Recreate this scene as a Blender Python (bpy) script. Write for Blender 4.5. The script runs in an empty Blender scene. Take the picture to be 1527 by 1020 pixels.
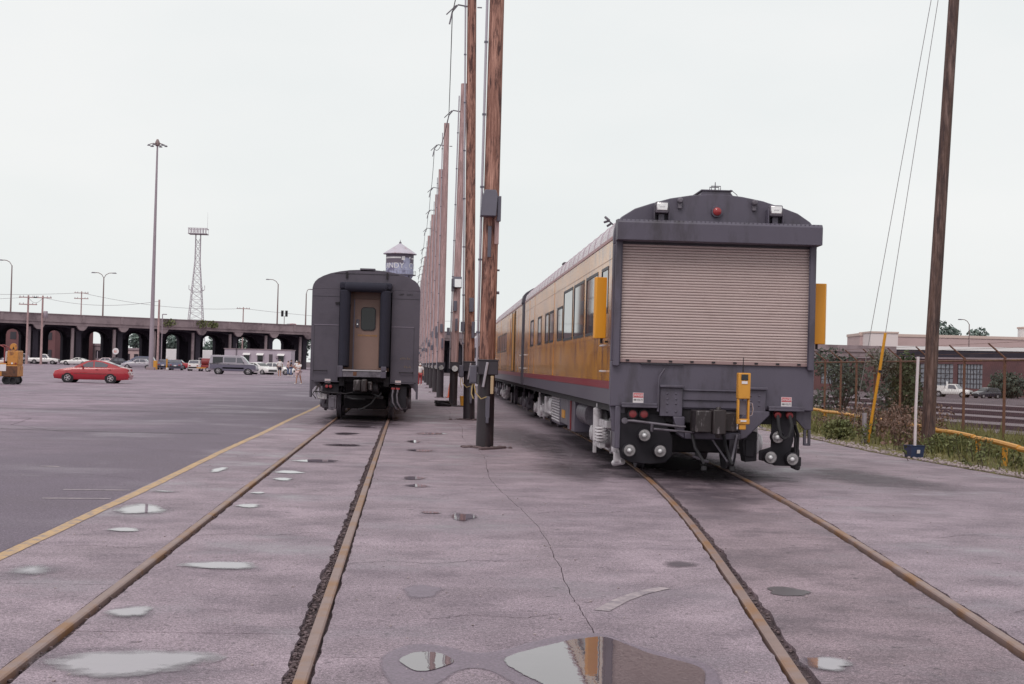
import bpy, bmesh, math, random
from mathutils import Vector, Matrix, Euler
import numpy as np
R = math.radians
S = bpy.context.scene
COL = S.collection
rng = random.Random(7)

# ------------------------------------------------------------------ camera
cd = bpy.data.cameras.new('camera')
cam = bpy.data.objects.new('camera', cd)
COL.objects.link(cam)
S.camera = cam
cd.sensor_width = 36.0
cd.lens = 54.22
cd.clip_start = 0.1
cd.clip_end = 6000
cam.location = (0, 0, 1.63)
cam.matrix_world = (Matrix.Translation((0, 0, 1.63)) @ Matrix.Rotation(-R(3.870), 4, 'Z')
                    @ Matrix.Rotation(R(90 + 0.922), 4, 'X') @ Matrix.Rotation(R(1.5), 4, 'Z'))

# ------------------------------------------------------------------ world: overcast over a Nishita sky
SUN_EL, SUN_AZ = 52.0, 205.0          # azimuth clockwise from +Y: behind the camera, a little to its left
W = bpy.data.worlds.new('World')
S.world = W
W.use_nodes = True
nt = W.node_tree
nt.nodes.clear()
n_out = nt.nodes.new('ShaderNodeOutputWorld')
n_bg = nt.nodes.new('ShaderNodeBackground')
n_bg.inputs['Strength'].default_value = 0.10
n_sky = nt.nodes.new('ShaderNodeTexSky')
n_sky.sky_type = 'NISHITA'
n_sky.sun_disc = False
n_sky.sun_elevation = R(SUN_EL)
n_sky.sun_rotation = R(SUN_AZ)
n_sky.dust_density = 3.0
n_tc = nt.nodes.new('ShaderNodeTexCoord')
n_map = nt.nodes.new('ShaderNodeMapping')
n_map.inputs['Scale'].default_value = (1.0, 1.0, 2.6)
n_noise = nt.nodes.new('ShaderNodeTexNoise')
n_noise.inputs['Scale'].default_value = 2.1
n_noise.inputs['Detail'].default_value = 5
n_noise.inputs['Roughness'].default_value = 0.5
n_ramp = nt.nodes.new('ShaderNodeValToRGB')
n_ramp.color_ramp.elements[0].position = 0.38
n_ramp.color_ramp.elements[0].color = (8.55, 8.85, 8.82, 1)
n_ramp.color_ramp.elements[1].position = 0.62
n_ramp.color_ramp.elements[1].color = (9.3, 9.38, 9.3, 1)
n_mix = nt.nodes.new('ShaderNodeMixRGB')
n_mix.inputs['Fac'].default_value = 0.94
lk = nt.links.new
lk(n_tc.outputs['Generated'], n_map.inputs['Vector'])
lk(n_map.outputs['Vector'], n_noise.inputs['Vector'])
lk(n_noise.outputs['Fac'], n_ramp.inputs['Fac'])
lk(n_sky.outputs['Color'], n_mix.inputs['Color1'])
lk(n_ramp.outputs['Color'], n_mix.inputs['Color2'])
lk(n_mix.outputs['Color'], n_bg.inputs['Color'])
lk(n_bg.outputs['Background'], n_out.inputs['Surface'])

# ------------------------------------------------------------------ sun: veiled by the overcast
sd = bpy.data.lights.new('sun', 'SUN')
sd.energy = 1.2
sd.angle = R(25)
sd.color = (1.0, 0.95, 0.9)
sun = bpy.data.objects.new('sun', sd)
COL.objects.link(sun)
az = R(SUN_AZ)
to_sun = Vector((math.sin(az) * math.cos(R(SUN_EL)), math.cos(az) * math.cos(R(SUN_EL)), math.sin(R(SUN_EL))))
sun.rotation_euler = to_sun.to_track_quat('Z', 'Y').to_euler()

S.view_settings.view_transform = 'Standard'
S.view_settings.look = 'None'
S.view_settings.gamma = 1
S.view_settings.use_curve_mapping = False
S.view_settings.exposure = 0.0
S.cycles.max_bounces = 6
S.cycles.diffuse_bounces = 3
S.cycles.glossy_bounces = 3
S.cycles.caustics_reflective = False
S.cycles.caustics_refractive = False


# ------------------------------------------------------------------ materials
def lin(r, g, b):
    f = lambda c: (c / 12.92) if c <= 0.04045 else ((c + 0.055) / 1.055) ** 2.4
    return (f(r / 255), f(g / 255), f(b / 255))


def mul(c, k):
    return tuple(x * k for x in c)


def new_mat(name):
    m = bpy.data.materials.new(name)
    m.use_nodes = True
    t = m.node_tree
    p = t.nodes['Principled BSDF']
    return m, t, p


def noise(t, scale, detail=4, rough=0.55, vec=None, stretch=None, coord='Object'):
    n = t.nodes.new('ShaderNodeTexNoise')
    n.inputs['Scale'].default_value = scale
    n.inputs['Detail'].default_value = detail
    n.inputs['Roughness'].default_value = rough
    if vec is None:
        if coord == 'World':
            g = t.nodes.new('ShaderNodeNewGeometry')
            vec = g.outputs['Position']
        else:
            g = t.nodes.new('ShaderNodeTexCoord')
            vec = g.outputs['Object']
    if stretch:
        mp = t.nodes.new('ShaderNodeMapping')
        mp.inputs['Scale'].default_value = stretch
        t.links.new(vec, mp.inputs['Vector'])
        vec = mp.outputs['Vector']
    t.links.new(vec, n.inputs['Vector'])
    return n.outputs['Fac']


def ramp(t, fac, p0, p1, c0=(0, 0, 0), c1=(1, 1, 1)):
    r = t.nodes.new('ShaderNodeValToRGB')
    e = r.color_ramp.elements
    e[0].position, e[1].position = p0, p1
    e[0].color = (*c0, 1)
    e[1].color = (*c1, 1)
    t.links.new(fac, r.inputs['Fac'])
    return r.outputs['Color']


def mix(t, fac, a, b, mode='MIX'):
    n = t.nodes.new('ShaderNodeMixRGB')
    n.blend_type = mode
    for k, v in (('Fac', fac), ('Color1', a), ('Color2', b)):
        if hasattr(v, 'links') or hasattr(v, 'is_linked'):
            t.links.new(v, n.inputs[k])
        elif isinstance(v, (int, float)):
            n.inputs[k].default_value = v if k == 'Fac' else (v, v, v, 1)
        else:
            n.inputs[k].default_value = (*v, 1)
    return n.outputs['Color']


def bump(t, p, h, strength=0.3, dist=0.02):
    b = t.nodes.new('ShaderNodeBump')
    b.inputs['Strength'].default_value = strength
    b.inputs['Distance'].default_value = dist
    t.links.new(h, b.inputs['Height'])
    t.links.new(b.outputs['Normal'], p.inputs['Normal'])


def mat(name, c, rough=0.5, metal=0.0, var=0.25, scale=3.0, dirt=None, dirt_lo=0.55, dirt_hi=0.75, dscale=1.2,
        stretch=None, bmp=0.0, bscale=40.0, spec=0.5, coat=0.0, coord='Object'):
    m, t, p = new_mat(name)
    f = noise(t, scale, 5, 0.6, stretch=stretch, coord=coord)
    col = mix(t, f, mul(c, 1 - var), mul(c, 1 + var))
    if dirt is not None:
        d = ramp(t, noise(t, dscale, 6, 0.65, stretch=stretch, coord=coord), dirt_lo, dirt_hi)
        col = mix(t, d, col, dirt)
    t.links.new(col, p.inputs['Base Color'])
    p.inputs['Roughness'].default_value = rough
    p.inputs['Metallic'].default_value = metal
    p.inputs['Specular IOR Level'].default_value = spec
    if coat:
        p.inputs['Coat Weight'].default_value = coat
        p.inputs['Coat Roughness'].default_value = 0.06
    if bmp:
        bump(t, p, noise(t, bscale, 4, 0.6, stretch=stretch, coord=coord), bmp, 0.01)
    return m


M = {}
# pavement: rain-washed purplish concrete with stains, damp patches and aggregate
def ground_mat(name, c, stain, damp, speck=0.35, sc=1.0, rough=0.75, rough_wet=0.22, d_lo=0.52, d_hi=0.70, spec=0.4, light=1.28, zone=None):
    m, t, p = new_mat(name)
    big = noise(t, 0.16 * sc, 6, 0.62, coord='World')
    mid = noise(t, 1.1 * sc, 7, 0.68, coord='World')
    med = noise(t, 4.2 * sc, 7, 0.72, coord='World')
    streak = noise(t, 1.3 * sc, 6, 0.66, coord='World')
    fine = noise(t, 95, 3, 0.75, coord='World')
    grit = noise(t, 34, 4, 0.8, coord='World')
    base = mix(t, ramp(t, mid, 0.38, 0.62), mul(c, 0.80), mul(c, light))
    if zone:            # newer, darker surfacing laid beside the apron edge
        g = t.nodes.new('ShaderNodeNewGeometry')
        sx = t.nodes.new('ShaderNodeSeparateXYZ')
        t.links.new(g.outputs['Position'], sx.inputs['Vector'])
        ma = t.nodes.new('ShaderNodeMath')
        ma.operation = 'MULTIPLY_ADD'
        t.links.new(noise(t, 0.12, 4, 0.6, coord='World'), ma.inputs[0])
        ma.inputs[1].default_value = 14
        t.links.new(sx.outputs['X'], ma.inputs[2])
        mr = t.nodes.new('ShaderNodeMapRange')
        mr.inputs['From Min'].default_value = zone[0]
        mr.inputs['From Max'].default_value = zone[1]
        t.links.new(ma.outputs['Value'], mr.inputs['Value'])
        base = mix(t, mr.outputs['Result'], base, mix(t, mid, mul(zone[2], 0.8), mul(zone[2], 1.2)))
    col = mix(t, ramp(t, big, 0.44, 0.60, (0, 0, 0), (0.85, 0.85, 0.85)), base, mix(t, 0.5, base, stain))
    col = mix(t, ramp(t, streak, 0.50, 0.66, (0, 0, 0), (0.6, 0.6, 0.6)), col, stain)
    col = mix(t, ramp(t, med, 0.56, 0.68, (0, 0, 0), (0.34, 0.34, 0.34)), col, mul(stain, 0.8))
    wet = ramp(t, noise(t, 0.5 * sc, 6, 0.62, coord='World'), d_lo, d_hi, (0, 0, 0), (0.85, 0.85, 0.85))
    col = mix(t, wet, col, damp)
    spall = ramp(t, noise(t, 7.5, 5, 0.75, coord='World'), 0.615, 0.645, (0, 0, 0), (0.8, 0.8, 0.8))
    col = mix(t, spall, col, mul(stain, 0.62))
    pale = ramp(t, noise(t, 11, 5, 0.75, coord='World'), 0.59, 0.66, (0, 0, 0), (0.4, 0.4, 0.4))
    col = mix(t, pale, col, mul(c, 1.5))
    sp = ramp(t, fine, 0.40, 0.60, (1 - speck,) * 3, (1 + speck,) * 3)
    col = mix(t, 1.0, col, sp, 'MULTIPLY')
    sp2 = ramp(t, grit, 0.40, 0.58, (0.55, 0.55, 0.55), (1.2, 1.2, 1.2))
    col = mix(t, 0.85, col, sp2, 'MULTIPLY')
    t.links.new(col, p.inputs['Base Color'])
    rr = mix(t, wet, (rough,) * 3, (rough_wet,) * 3)
    t.links.new(rr, p.inputs['Roughness'])
    p.inputs['Specular IOR Level'].default_value = spec
    h = mix(t, 0.5, grit, fine)
    bump(t, p, h, 0.5, 0.006)
    return m


M['concrete'] = ground_mat('worn_concrete', (0.312, 0.239, 0.280), (0.158, 0.118, 0.148), (0.205, 0.158, 0.198), light=1.2, speck=.45)
M['oily'] = ground_mat('oily_concrete', (0.245, 0.18, 0.208), (0.095, 0.07, 0.088), (0.14, 0.108, 0.135), light=1.3, speck=.45)
M['asphalt'] = ground_mat('lot_asphalt', (0.285, 0.21, 0.262), (0.14, 0.105, 0.135), (0.2, 0.155, 0.195), speck=0.4, sc=0.5, rough=0.7, rough_wet=0.4, spec=0.3, zone=(-4.0, 1.0, (0.155, 0.118, 0.157)))
M['far_ground'] = ground_mat('gravel_ground', (0.16, 0.125, 0.14), (0.1, 0.08, 0.09), (0.13, 0.1, 0.12), sc=0.4, rough=0.95, rough_wet=0.9, spec=0.05)
M['ballast'] = ground_mat('dark_ballast', (0.07, 0.046, 0.054), (0.04, 0.027, 0.033), (0.048, 0.034, 0.04), speck=0.8, sc=0.6, rough=1, rough_wet=1, spec=0.0)
M['earth'] = ground_mat('verge_earth', (0.19, 0.165, 0.085), (0.12, 0.105, 0.05), (0.14, 0.12, 0.07), rough=0.95, rough_wet=0.95, spec=0.05)
M['trench'] = ground_mat('rail_trench_dirt', (0.12, 0.088, 0.096), (0.035, 0.027, 0.03), (0.04, 0.03, 0.035), rough=0.9, rough_wet=0.7, spec=0.1)


def soft_mat(name, c, rough, lo, hi, nsc=7.0, ior=1.45, spec=0.5, bstr=0.0, speck=0.0, amp=0.8, amax=1.0):
    """a thin layer whose edge frays out: opacity from the painted-on 'fade' attribute plus noise"""
    m, t, p = new_mat(name)
    col = mix(t, noise(t, 3, 5, 0.65, coord='World'), mul(c, 0.8), mul(c, 1.2))
    if speck:
        col = mix(t, 1.0, col, ramp(t, noise(t, 60, 4, 0.75, coord='World'), 0.34, 0.66, (1 - speck,) * 3, (1 + speck,) * 3), 'MULTIPLY')
    t.links.new(col, p.inputs['Base Color'])
    p.inputs['Roughness'].default_value = rough
    p.inputs['IOR'].default_value = ior
    p.inputs['Specular IOR Level'].default_value = spec
    at = t.nodes.new('ShaderNodeAttribute')
    at.attribute_name = 'fade'
    ma = t.nodes.new('ShaderNodeMath')
    ma.operation = 'MULTIPLY_ADD'
    t.links.new(noise(t, nsc, 5, 0.65, coord='World'), ma.inputs[0])
    ma.inputs[1].default_value = amp
    t.links.new(at.outputs['Fac'], ma.inputs[2])
    hf = t.nodes.new('ShaderNodeMath')
    hf.operation = 'MULTIPLY'
    t.links.new(ma.outputs['Value'], hf.inputs[0])
    hf.inputs[1].default_value = 0.5
    r = ramp(t, hf.outputs['Value'], lo / 2, hi / 2, (0, 0, 0), (amax,) * 3)
    tr_ = t.nodes.new('ShaderNodeBsdfTransparent')
    mx = t.nodes.new('ShaderNodeMixShader')
    t.links.new(r, mx.inputs['Fac'])
    t.links.new(tr_.outputs['BSDF'], mx.inputs[1])
    t.links.new(p.outputs['BSDF'], mx.inputs[2])
    t.links.new(mx.outputs['Shader'], t.nodes['Material Output'].inputs['Surface'])
    if bstr:
        bump(t, p, noise(t, 9, 2, 0.5, coord='World'), bstr, 0.02)
    return m


M['damp_margin'] = soft_mat('damp_margin', (0.205, 0.152, 0.2), 0.42, 0.5, 1.05, speck=0.4, amax=.8)
M['damp_halo'] = soft_mat('damp_halo', (0.17, 0.13, 0.168), 0.42, 0.6, 1.5, speck=0.4, amax=.6, amp=1.2)
M['wet_film'] = soft_mat('wet_film', (0.18, 0.14, 0.18), 0.14, 0.6, 1.3, 4.0)
M['water'] = soft_mat('puddle_water', (0.115, 0.088, 0.1), 0.015, 0.6, 0.75, 6.0, 1.6, 0.5, 0.012)
M['shallow'] = soft_mat('shallow_water', (0.2, 0.155, 0.19), 0.03, 0.55, 1.1, 5.0, 1.7, 0.5, 0.012, amp=1.2)
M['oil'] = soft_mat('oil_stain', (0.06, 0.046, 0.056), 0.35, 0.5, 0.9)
M['grease_and_shade'] = soft_mat('grease_and_shade', (0.055, 0.042, 0.05), 0.6, 0.6, 1.3, 3.0, speck=.4, amp=1.2, amax=.85, spec=.25)  # track grease, darkened to carry the shade under the rail cars too
M['stain'] = soft_mat('stain_and_shade', (0.10, 0.074, 0.094), 0.6, 0.85, 1.7, 2.2, speck=0.4, amp=1.6, amax=.75)  # oil stain tone, also laid down as painted shade around the rail cars


def worn_paint(name, c, keep_lo, keep_hi, under=None):
    m, t, p = new_mat(name)
    f = noise(t, 7, 7, 0.75, coord='World')
    col = mix(t, noise(t, 2, 4, coord='World'), mul(c, 0.8), mul(c, 1.15))
    col = mix(t, ramp(t, f, keep_lo, keep_hi), under or (0.2, 0.16, 0.19), col)
    t.links.new(col, p.inputs['Base Color'])
    p.inputs['Roughness'].default_value = 0.6
    return m


M['yellow_line'] = worn_paint('worn_yellow_paint', (0.5, 0.31, 0.15), 0.36, 0.52)
M['faded_white'] = worn_paint('faded_white_paint', (0.42, 0.34, 0.36), 0.4, 0.6)
M['rail'] = mat('rail_steel', (0.25, 0.165, 0.15), 0.5, 0.1, 0.3, 6, (0.26, 0.125, 0.055), 0.46, 0.62, 1.2, spec=.35, bmp=0.1, coord='World')
M['far_rail'] = mat('far_rail_steel', (0.34, 0.28, 0.31), 0.5, 0.0, 0.2, 1, coord='World')
M['crack_dirt'] = mat('crack_dirt', (0.10, 0.075, 0.088), 0.9, 0, 0.4, 20, coord='World', spec=.1)
M['rubble'] = mat('dark_rubble', (0.145, 0.105, 0.112), 0.9, 0, 0.6, 30, (0.18, 0.13, 0.14), 0.55, 0.65, 22, spec=.2)
M['pale_stone'] = mat('pale_gravel', (0.36, 0.29, 0.3), 0.85, 0, 0.5, 6, coord='World')

GREY = (0.098, 0.084, 0.117)
M['car_grey'] = mat('harbor_grey_paint', GREY, 0.5, 0, 0.14, 3.0, (0.058, 0.048, 0.062), 0.50, 0.66, 2.2, stretch=(1, 1, .35), bmp=0.06, bscale=9)
M['car_grey_old'] = mat('weathered_grey_paint', (0.086, 0.072, 0.097), 0.55, 0, 0.13, 2.0, (0.06, 0.05, 0.07), 0.5, 0.75, 1.5, bmp=0.05, bscale=14)
M['seam_light'] = mat('pale_seam', (0.2, 0.17, 0.22), 0.6)
M['shutter'] = mat('shutter_slat', (0.54, 0.425, 0.41), 0.5, 0.05, 0.08, 2.5, (0.40, 0.29, 0.275), 0.55, 0.85, 1.4)
M['shutter_bar'] = mat('shutter_bottom_bar', (0.3, 0.2, 0.2), 0.5)
M['gold'] = mat('armour_yellow', (0.72, 0.30, 0.02), 0.16, 0, 0.16, 1.2, (0.27, 0.105, 0.045), 0.47, 0.62, 2.6, stretch=(1, 1, 0.45), spec=0.5, bmp=.05, bscale=4, coat=0.1)
M['gold_flat'] = mat('yellow_shield_paint', (0.74, 0.31, 0.018), 0.4, 0, 0.08, 2)
M['red_stripe'] = mat('red_stripe_paint', (0.26, 0.02, 0.035), 0.3, 0, 0.1, 2)
M['sill_grey'] = mat('sill_grey_paint', (0.11, 0.095, 0.13), 0.35, 0, 0.12, 2)
M['roof_silver'] = mat('roof_silver_paint', (0.58, 0.49, 0.54), 0.25, 0.2, 0.15, 1.0, (0.22, 0.15, 0.17), 0.55, 0.75, 1.5)
M['dark_glass'] = mat('coach_glass', (0.012, 0.012, 0.016), 0.04, 0, 0.1, 1, spec=0.5)
M['frame_dark'] = mat('window_gasket', (0.03, 0.025, 0.035), 0.45)
M['black'] = mat('underframe_black', (0.018, 0.014, 0.019), 0.75, 0, 0.4, 5, (0.045, 0.035, 0.04), 0.5, 0.8, 4)
M['black_gloss'] = mat('black_enamel', (0.018, 0.015, 0.021), 0.6, 0, 0.3, 5, spec=.3)
M['rubber'] = mat('rubber', (0.016, 0.014, 0.018), 0.75)
M['cushion'] = mat('diaphragm_rubber', (0.02, 0.0185, 0.033), 0.9, 0, 0.2, 4)
M['silver'] = mat('truck_silver_paint', (0.56, 0.52, 0.55), 0.45, 0.1, 0.2, 5, (0.2, 0.16, 0.17), 0.55, 0.7, 3)
M['steel_grey'] = mat('greyed_steel', (0.16, 0.14, 0.17), 0.5, 0.2, 0.3, 6, (0.05, 0.04, 0.05), 0.5, 0.7, 4)
M['chrome'] = mat('chrome', (0.72, 0.70, 0.72), 0.12, 1.0, 0.05, 3)
M['bright_metal'] = mat('polished_reflector', (0.8, 0.76, 0.77), 0.22, 0.92, 0.3, 25)
M['lens'] = mat('lamp_lens', (0.75, 0.74, 0.76), 0.08, 0.0, 0.1, 20, spec=0.9)
M['red_lens'] = mat('red_lens', (0.32, 0.035, 0.04), 0.15, 0, 0.1, 5)
M['dull_red'] = mat('dull_red_paint', (0.22, 0.03, 0.035), 0.5, 0, 0.2, 5)
M['white_placard'] = mat('white_placard', (0.72, 0.66, 0.68), 0.5, 0, 0.05, 5)
M['placard_red'] = mat('placard_red', (0.55, 0.1, 0.12), 0.5)
M['ink'] = mat('black_ink', (0.02, 0.02, 0.025), 0.6)
M['white_ink'] = mat('white_ink', (0.75, 0.72, 0.74), 0.6)
M['gold_ink'] = mat('gold_leaf', (0.62, 0.3, 0.06), 0.5)
M['dull_gold_ink'] = mat('faded_gold_leaf', (0.2, 0.14, 0.085), 0.6)
M['door_tan'] = mat('door_brown_paint', (0.31, 0.19, 0.16), 0.5, 0, 0.12, 3)
M['door_frame'] = mat('door_frame_brown', (0.19, 0.11, 0.09), 0.5, 0, 0.2, 3)
M['greasy'] = mat('greasy_casting', (0.035, 0.026, 0.028), 0.42, 0.2, 0.5, 7, (0.26, 0.23, 0.245), 0.55, 0.66, 6, stretch=(1.6, 1, 0.45))
M['rust'] = mat('rusted_steel', (0.14, 0.06, 0.035), 0.75, 0.1, 0.4, 8, (0.05, 0.03, 0.025), 0.5, 0.7, 3)
M['unit_yellow'] = mat('unit_yellow_paint', (0.62, 0.28, 0.035), 0.45, 0, 0.12, 5, (0.3, 0.14, 0.05), 0.58, 0.75, 6)


def wood_mat(name, c, dark, lo, hi, vs=0.12, lightc=None):
    m, t, p = new_mat(name)
    s1 = ramp(t, noise(t, 9, 6, 0.7, stretch=(1, 1, vs), coord='World'), .3, .7)
    s2 = noise(t, 30, 4, 0.75, stretch=(1, 1, 0.05), coord='World')
    blot = noise(t, 8, 7, 0.75, stretch=(1, 1, 0.16), coord='World')
    col = mix(t, s1, mul(c, 0.62), mul(lightc or c, 1.35))
    col = mix(t, ramp(t, s2, 0.40, 0.60), mul(c, 0.55), col)
    col = mix(t, ramp(t, blot, lo, hi), col, dark)
    t.links.new(col, p.inputs['Base Color'])
    p.inputs['Roughness'].default_value = 0.8
    bump(t, p, mix(t, 0.5, s2, blot), 0.6, 0.02)
    return m


M['wood_red'] = wood_mat('red_brown_pole_wood', (0.37, 0.162, 0.122), (0.075, 0.032, 0.03), 0.50, 0.60, lightc=(0.46, 0.25, 0.2))
M['wood_pink'] = wood_mat('greyed_pink_pole_wood', (0.54, 0.35, 0.35), (0.25, 0.14, 0.14), 0.56, 0.75)
M['wood_dark'] = wood_mat('creosoted_pole_wood', (0.15, 0.078, 0.062), (0.045, 0.026, 0.028), 0.45, 0.62, lightc=(0.2, 0.13, 0.12))
M['tar'] = mat('tarred_butt', (0.028, 0.02, 0.026), 0.5, 0, 0.35, 6, (0.07, 0.04, 0.04), 0.55, 0.75, 5, stretch=(1, 1, 0.3), bmp=0.3)
M['box_grey'] = mat('switch_box_grey', (0.12, 0.11, 0.145), 0.4, 0.1, 0.15, 5)
M['cabinet_dark'] = mat('cabinet_dark_paint', (0.05, 0.042, 0.055), 0.5, 0.1, 0.3, 5)
M['conduit'] = mat('galvanised_conduit', (0.42, 0.38, 0.43), 0.35, 0.4, 0.12, 5)
M['tag_cream'] = mat('cream_switch_handle', (0.52, 0.38, 0.24), 0.6)
M['cable'] = mat('black_cable', (0.03, 0.025, 0.03), 0.6)
M['wire_tan'] = mat('tan_cable', (0.4, 0.28, 0.12), 0.6)
M['wire_grey'] = mat('grey_wire', (0.3, 0.27, 0.29), 0.6)
M['fence_rust'] = mat('rusty_fence_steel', (0.16, 0.075, 0.055), 0.7, 0.2, 0.35, 6, (0.24, 0.12, 0.06), 0.5, 0.7, 3)
M['guard_yellow'] = mat('guardrail_yellow', (0.66, 0.3, 0.035), 0.5, 0, 0.12, 3, (0.4, 0.2, 0.06), 0.58, 0.75, 4)
M['guard_guy'] = mat('guy_guard_yellow', (0.72, 0.33, 0.03), 0.45, 0, 0.1, 3)
M['pvc'] = mat('white_plastic_pipe', (0.68, 0.6, 0.64), 0.45, 0, 0.06, 3)
M['tub_blue'] = mat('dark_blue_tub', (0.03, 0.045, 0.11), 0.45, 0, 0.15, 4)
M['lamp_post'] = mat('lamp_post_steel', (0.24, 0.17, 0.17), 0.5, 0.2, 0.12, 2)
M['mast_grey'] = mat('mast_galvanised', (0.34, 0.275, 0.315), 0.45, 0.3, 0.15, 1)
M['tower_pale'] = mat('radio_tower_paint', (0.50, 0.44, 0.49), 0.5, 0.1, 0.1, 1)
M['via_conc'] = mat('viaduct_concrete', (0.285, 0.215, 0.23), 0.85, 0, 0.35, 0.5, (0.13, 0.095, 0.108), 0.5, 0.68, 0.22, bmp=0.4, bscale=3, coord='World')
M['via_shaded'] = mat('viaduct_shaded_concrete', (0.034, 0.027, 0.040), 0.95, 0, 0.35, 0.6, (0.055, 0.043, 0.055), 0.55, 0.72, 0.3, bmp=0.4, bscale=3, coord='World')  # concrete coloured dark for the deep shade beneath the deck
M['brick_wall'] = mat('brick_red', (0.15, 0.065, 0.07), 0.85, 0, 0.3, 0.4, (0.09, 0.05, 0.06), 0.5, 0.7, 0.15, coord='World')
M['coping'] = mat('stone_coping', (0.3, 0.23, 0.25), 0.8)
M['pane_grey'] = mat('dusty_pane', (0.26, 0.27, 0.31), 0.25, 0, 0.35, 2.2, (0.07, 0.07, 0.085), 0.58, 0.66, 1.3, coord='World')
M['trailer_wall'] = mat('trailer_siding', (0.44, 0.37, 0.43), 0.5, 0, 0.05, 1)
M['white_wall'] = mat('white_siding', (0.76, 0.72, 0.73), 0.5, 0, 0.05, 1)
M['pink_wall'] = mat('pink_stucco', (0.50, 0.36, 0.36), 0.7, 0, 0.1, 0.3, coord='World')
M['beige_wall'] = mat('beige_stucco', (0.58, 0.44, 0.4), 0.7, 0, 0.08, 0.3, coord='World')
M['pale_wall'] = mat('pale_stucco', (0.72, 0.62, 0.62), 0.7, 0, 0.05, 0.3, coord='World')
M['roof_dark'] = mat('dark_roofing', (0.09, 0.07, 0.085), 0.8, 0, 0.2, 1)
M['bark'] = mat('bark', (0.07, 0.05, 0.045), 0.9, 0, 0.3, 5)
M['skin'] = mat('skin', (0.42, 0.22, 0.16), 0.55, 0, 0.05, 5)
M['hair'] = mat('dark_hair', (0.05, 0.03, 0.025), 0.6)
M['cloth_white'] = mat('white_cotton', (0.72, 0.66, 0.66), 0.8, 0, 0.05, 5)
M['cloth_dark'] = mat('dark_cotton', (0.035, 0.03, 0.045), 0.85)
M['cloth_blue'] = mat('blue_denim', (0.13, 0.16, 0.27), 0.85)
M['cloth_red'] = mat('red_cotton', (0.35, 0.05, 0.055), 0.8)
M['cloth_pink'] = mat('pale_pink_cotton', (0.62, 0.45, 0.45), 0.8)
M['orange'] = mat('cone_orange', (0.65, 0.11, 0.04), 0.5)
M['wt_blue'] = mat('tank_blue_paint', (0.38, 0.38, 0.53), 0.6, 0, 0.3, 0.6, (0.17, 0.15, 0.25), 0.5, 0.65, 0.5)
M['wt_dark'] = mat('tank_dark_paint', (0.14, 0.112, 0.15), 0.6, 0, 0.2, 0.6)
M['wt_roof'] = mat('tank_roof_metal', (0.5, 0.45, 0.52), 0.5, 0.1, 0.15, 0.6, (0.38, 0.22, 0.25), 0.55, 0.7, 0.5)


def leaf_mat(name, a, b, sc=1.3):
    m, t, p = new_mat(name)
    f = ramp(t, noise(t, sc, 4, 0.7, coord='World'), 0.32, 0.68)
    g = noise(t, 18, 2, 0.6, coord='World')
    col = mix(t, f, a, b)
    col = mix(t, 0.7, col, ramp(t, g, 0.3, 0.7, (0.6, 0.6, 0.6), (1.35, 1.35, 1.35)), 'MULTIPLY')
    t.links.new(col, p.inputs['Base Color'])
    p.inputs['Roughness'].default_value = 0.65
    p.inputs['Specular IOR Level'].default_value = 0.25
    return m


M['leaf_dark'] = leaf_mat('leaf_dark', (0.045, 0.056, 0.048), (0.1, 0.115, 0.09), 0.8)
M['leaf_far'] = leaf_mat('leaf_far', (0.11, 0.145, 0.14), (0.2, 0.25, 0.215), 0.5)
M['leaf_ivy'] = leaf_mat('leaf_ivy', (0.032, 0.045, 0.022), (0.09, 0.105, 0.05), 2)
M['leaf_weed'] = leaf_mat('leaf_weed', (0.085, 0.105, 0.04), (0.2, 0.2, 0.09), 3)
M['leaf_dock'] = leaf_mat('dry_weed', (0.12, 0.07, 0.055), (0.27, 0.17, 0.14), 5)
M['leaf_grey'] = leaf_mat('grey_vine', (0.12, 0.12, 0.095), (0.22, 0.2, 0.17), 4)
M['grass'] = leaf_mat('verge_grass', (0.11, 0.115, 0.04), (0.24, 0.215, 0.09), 0.9)


# ------------------------------------------------------------------ mesh helpers
def V(*a):
    return Vector(a)


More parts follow.
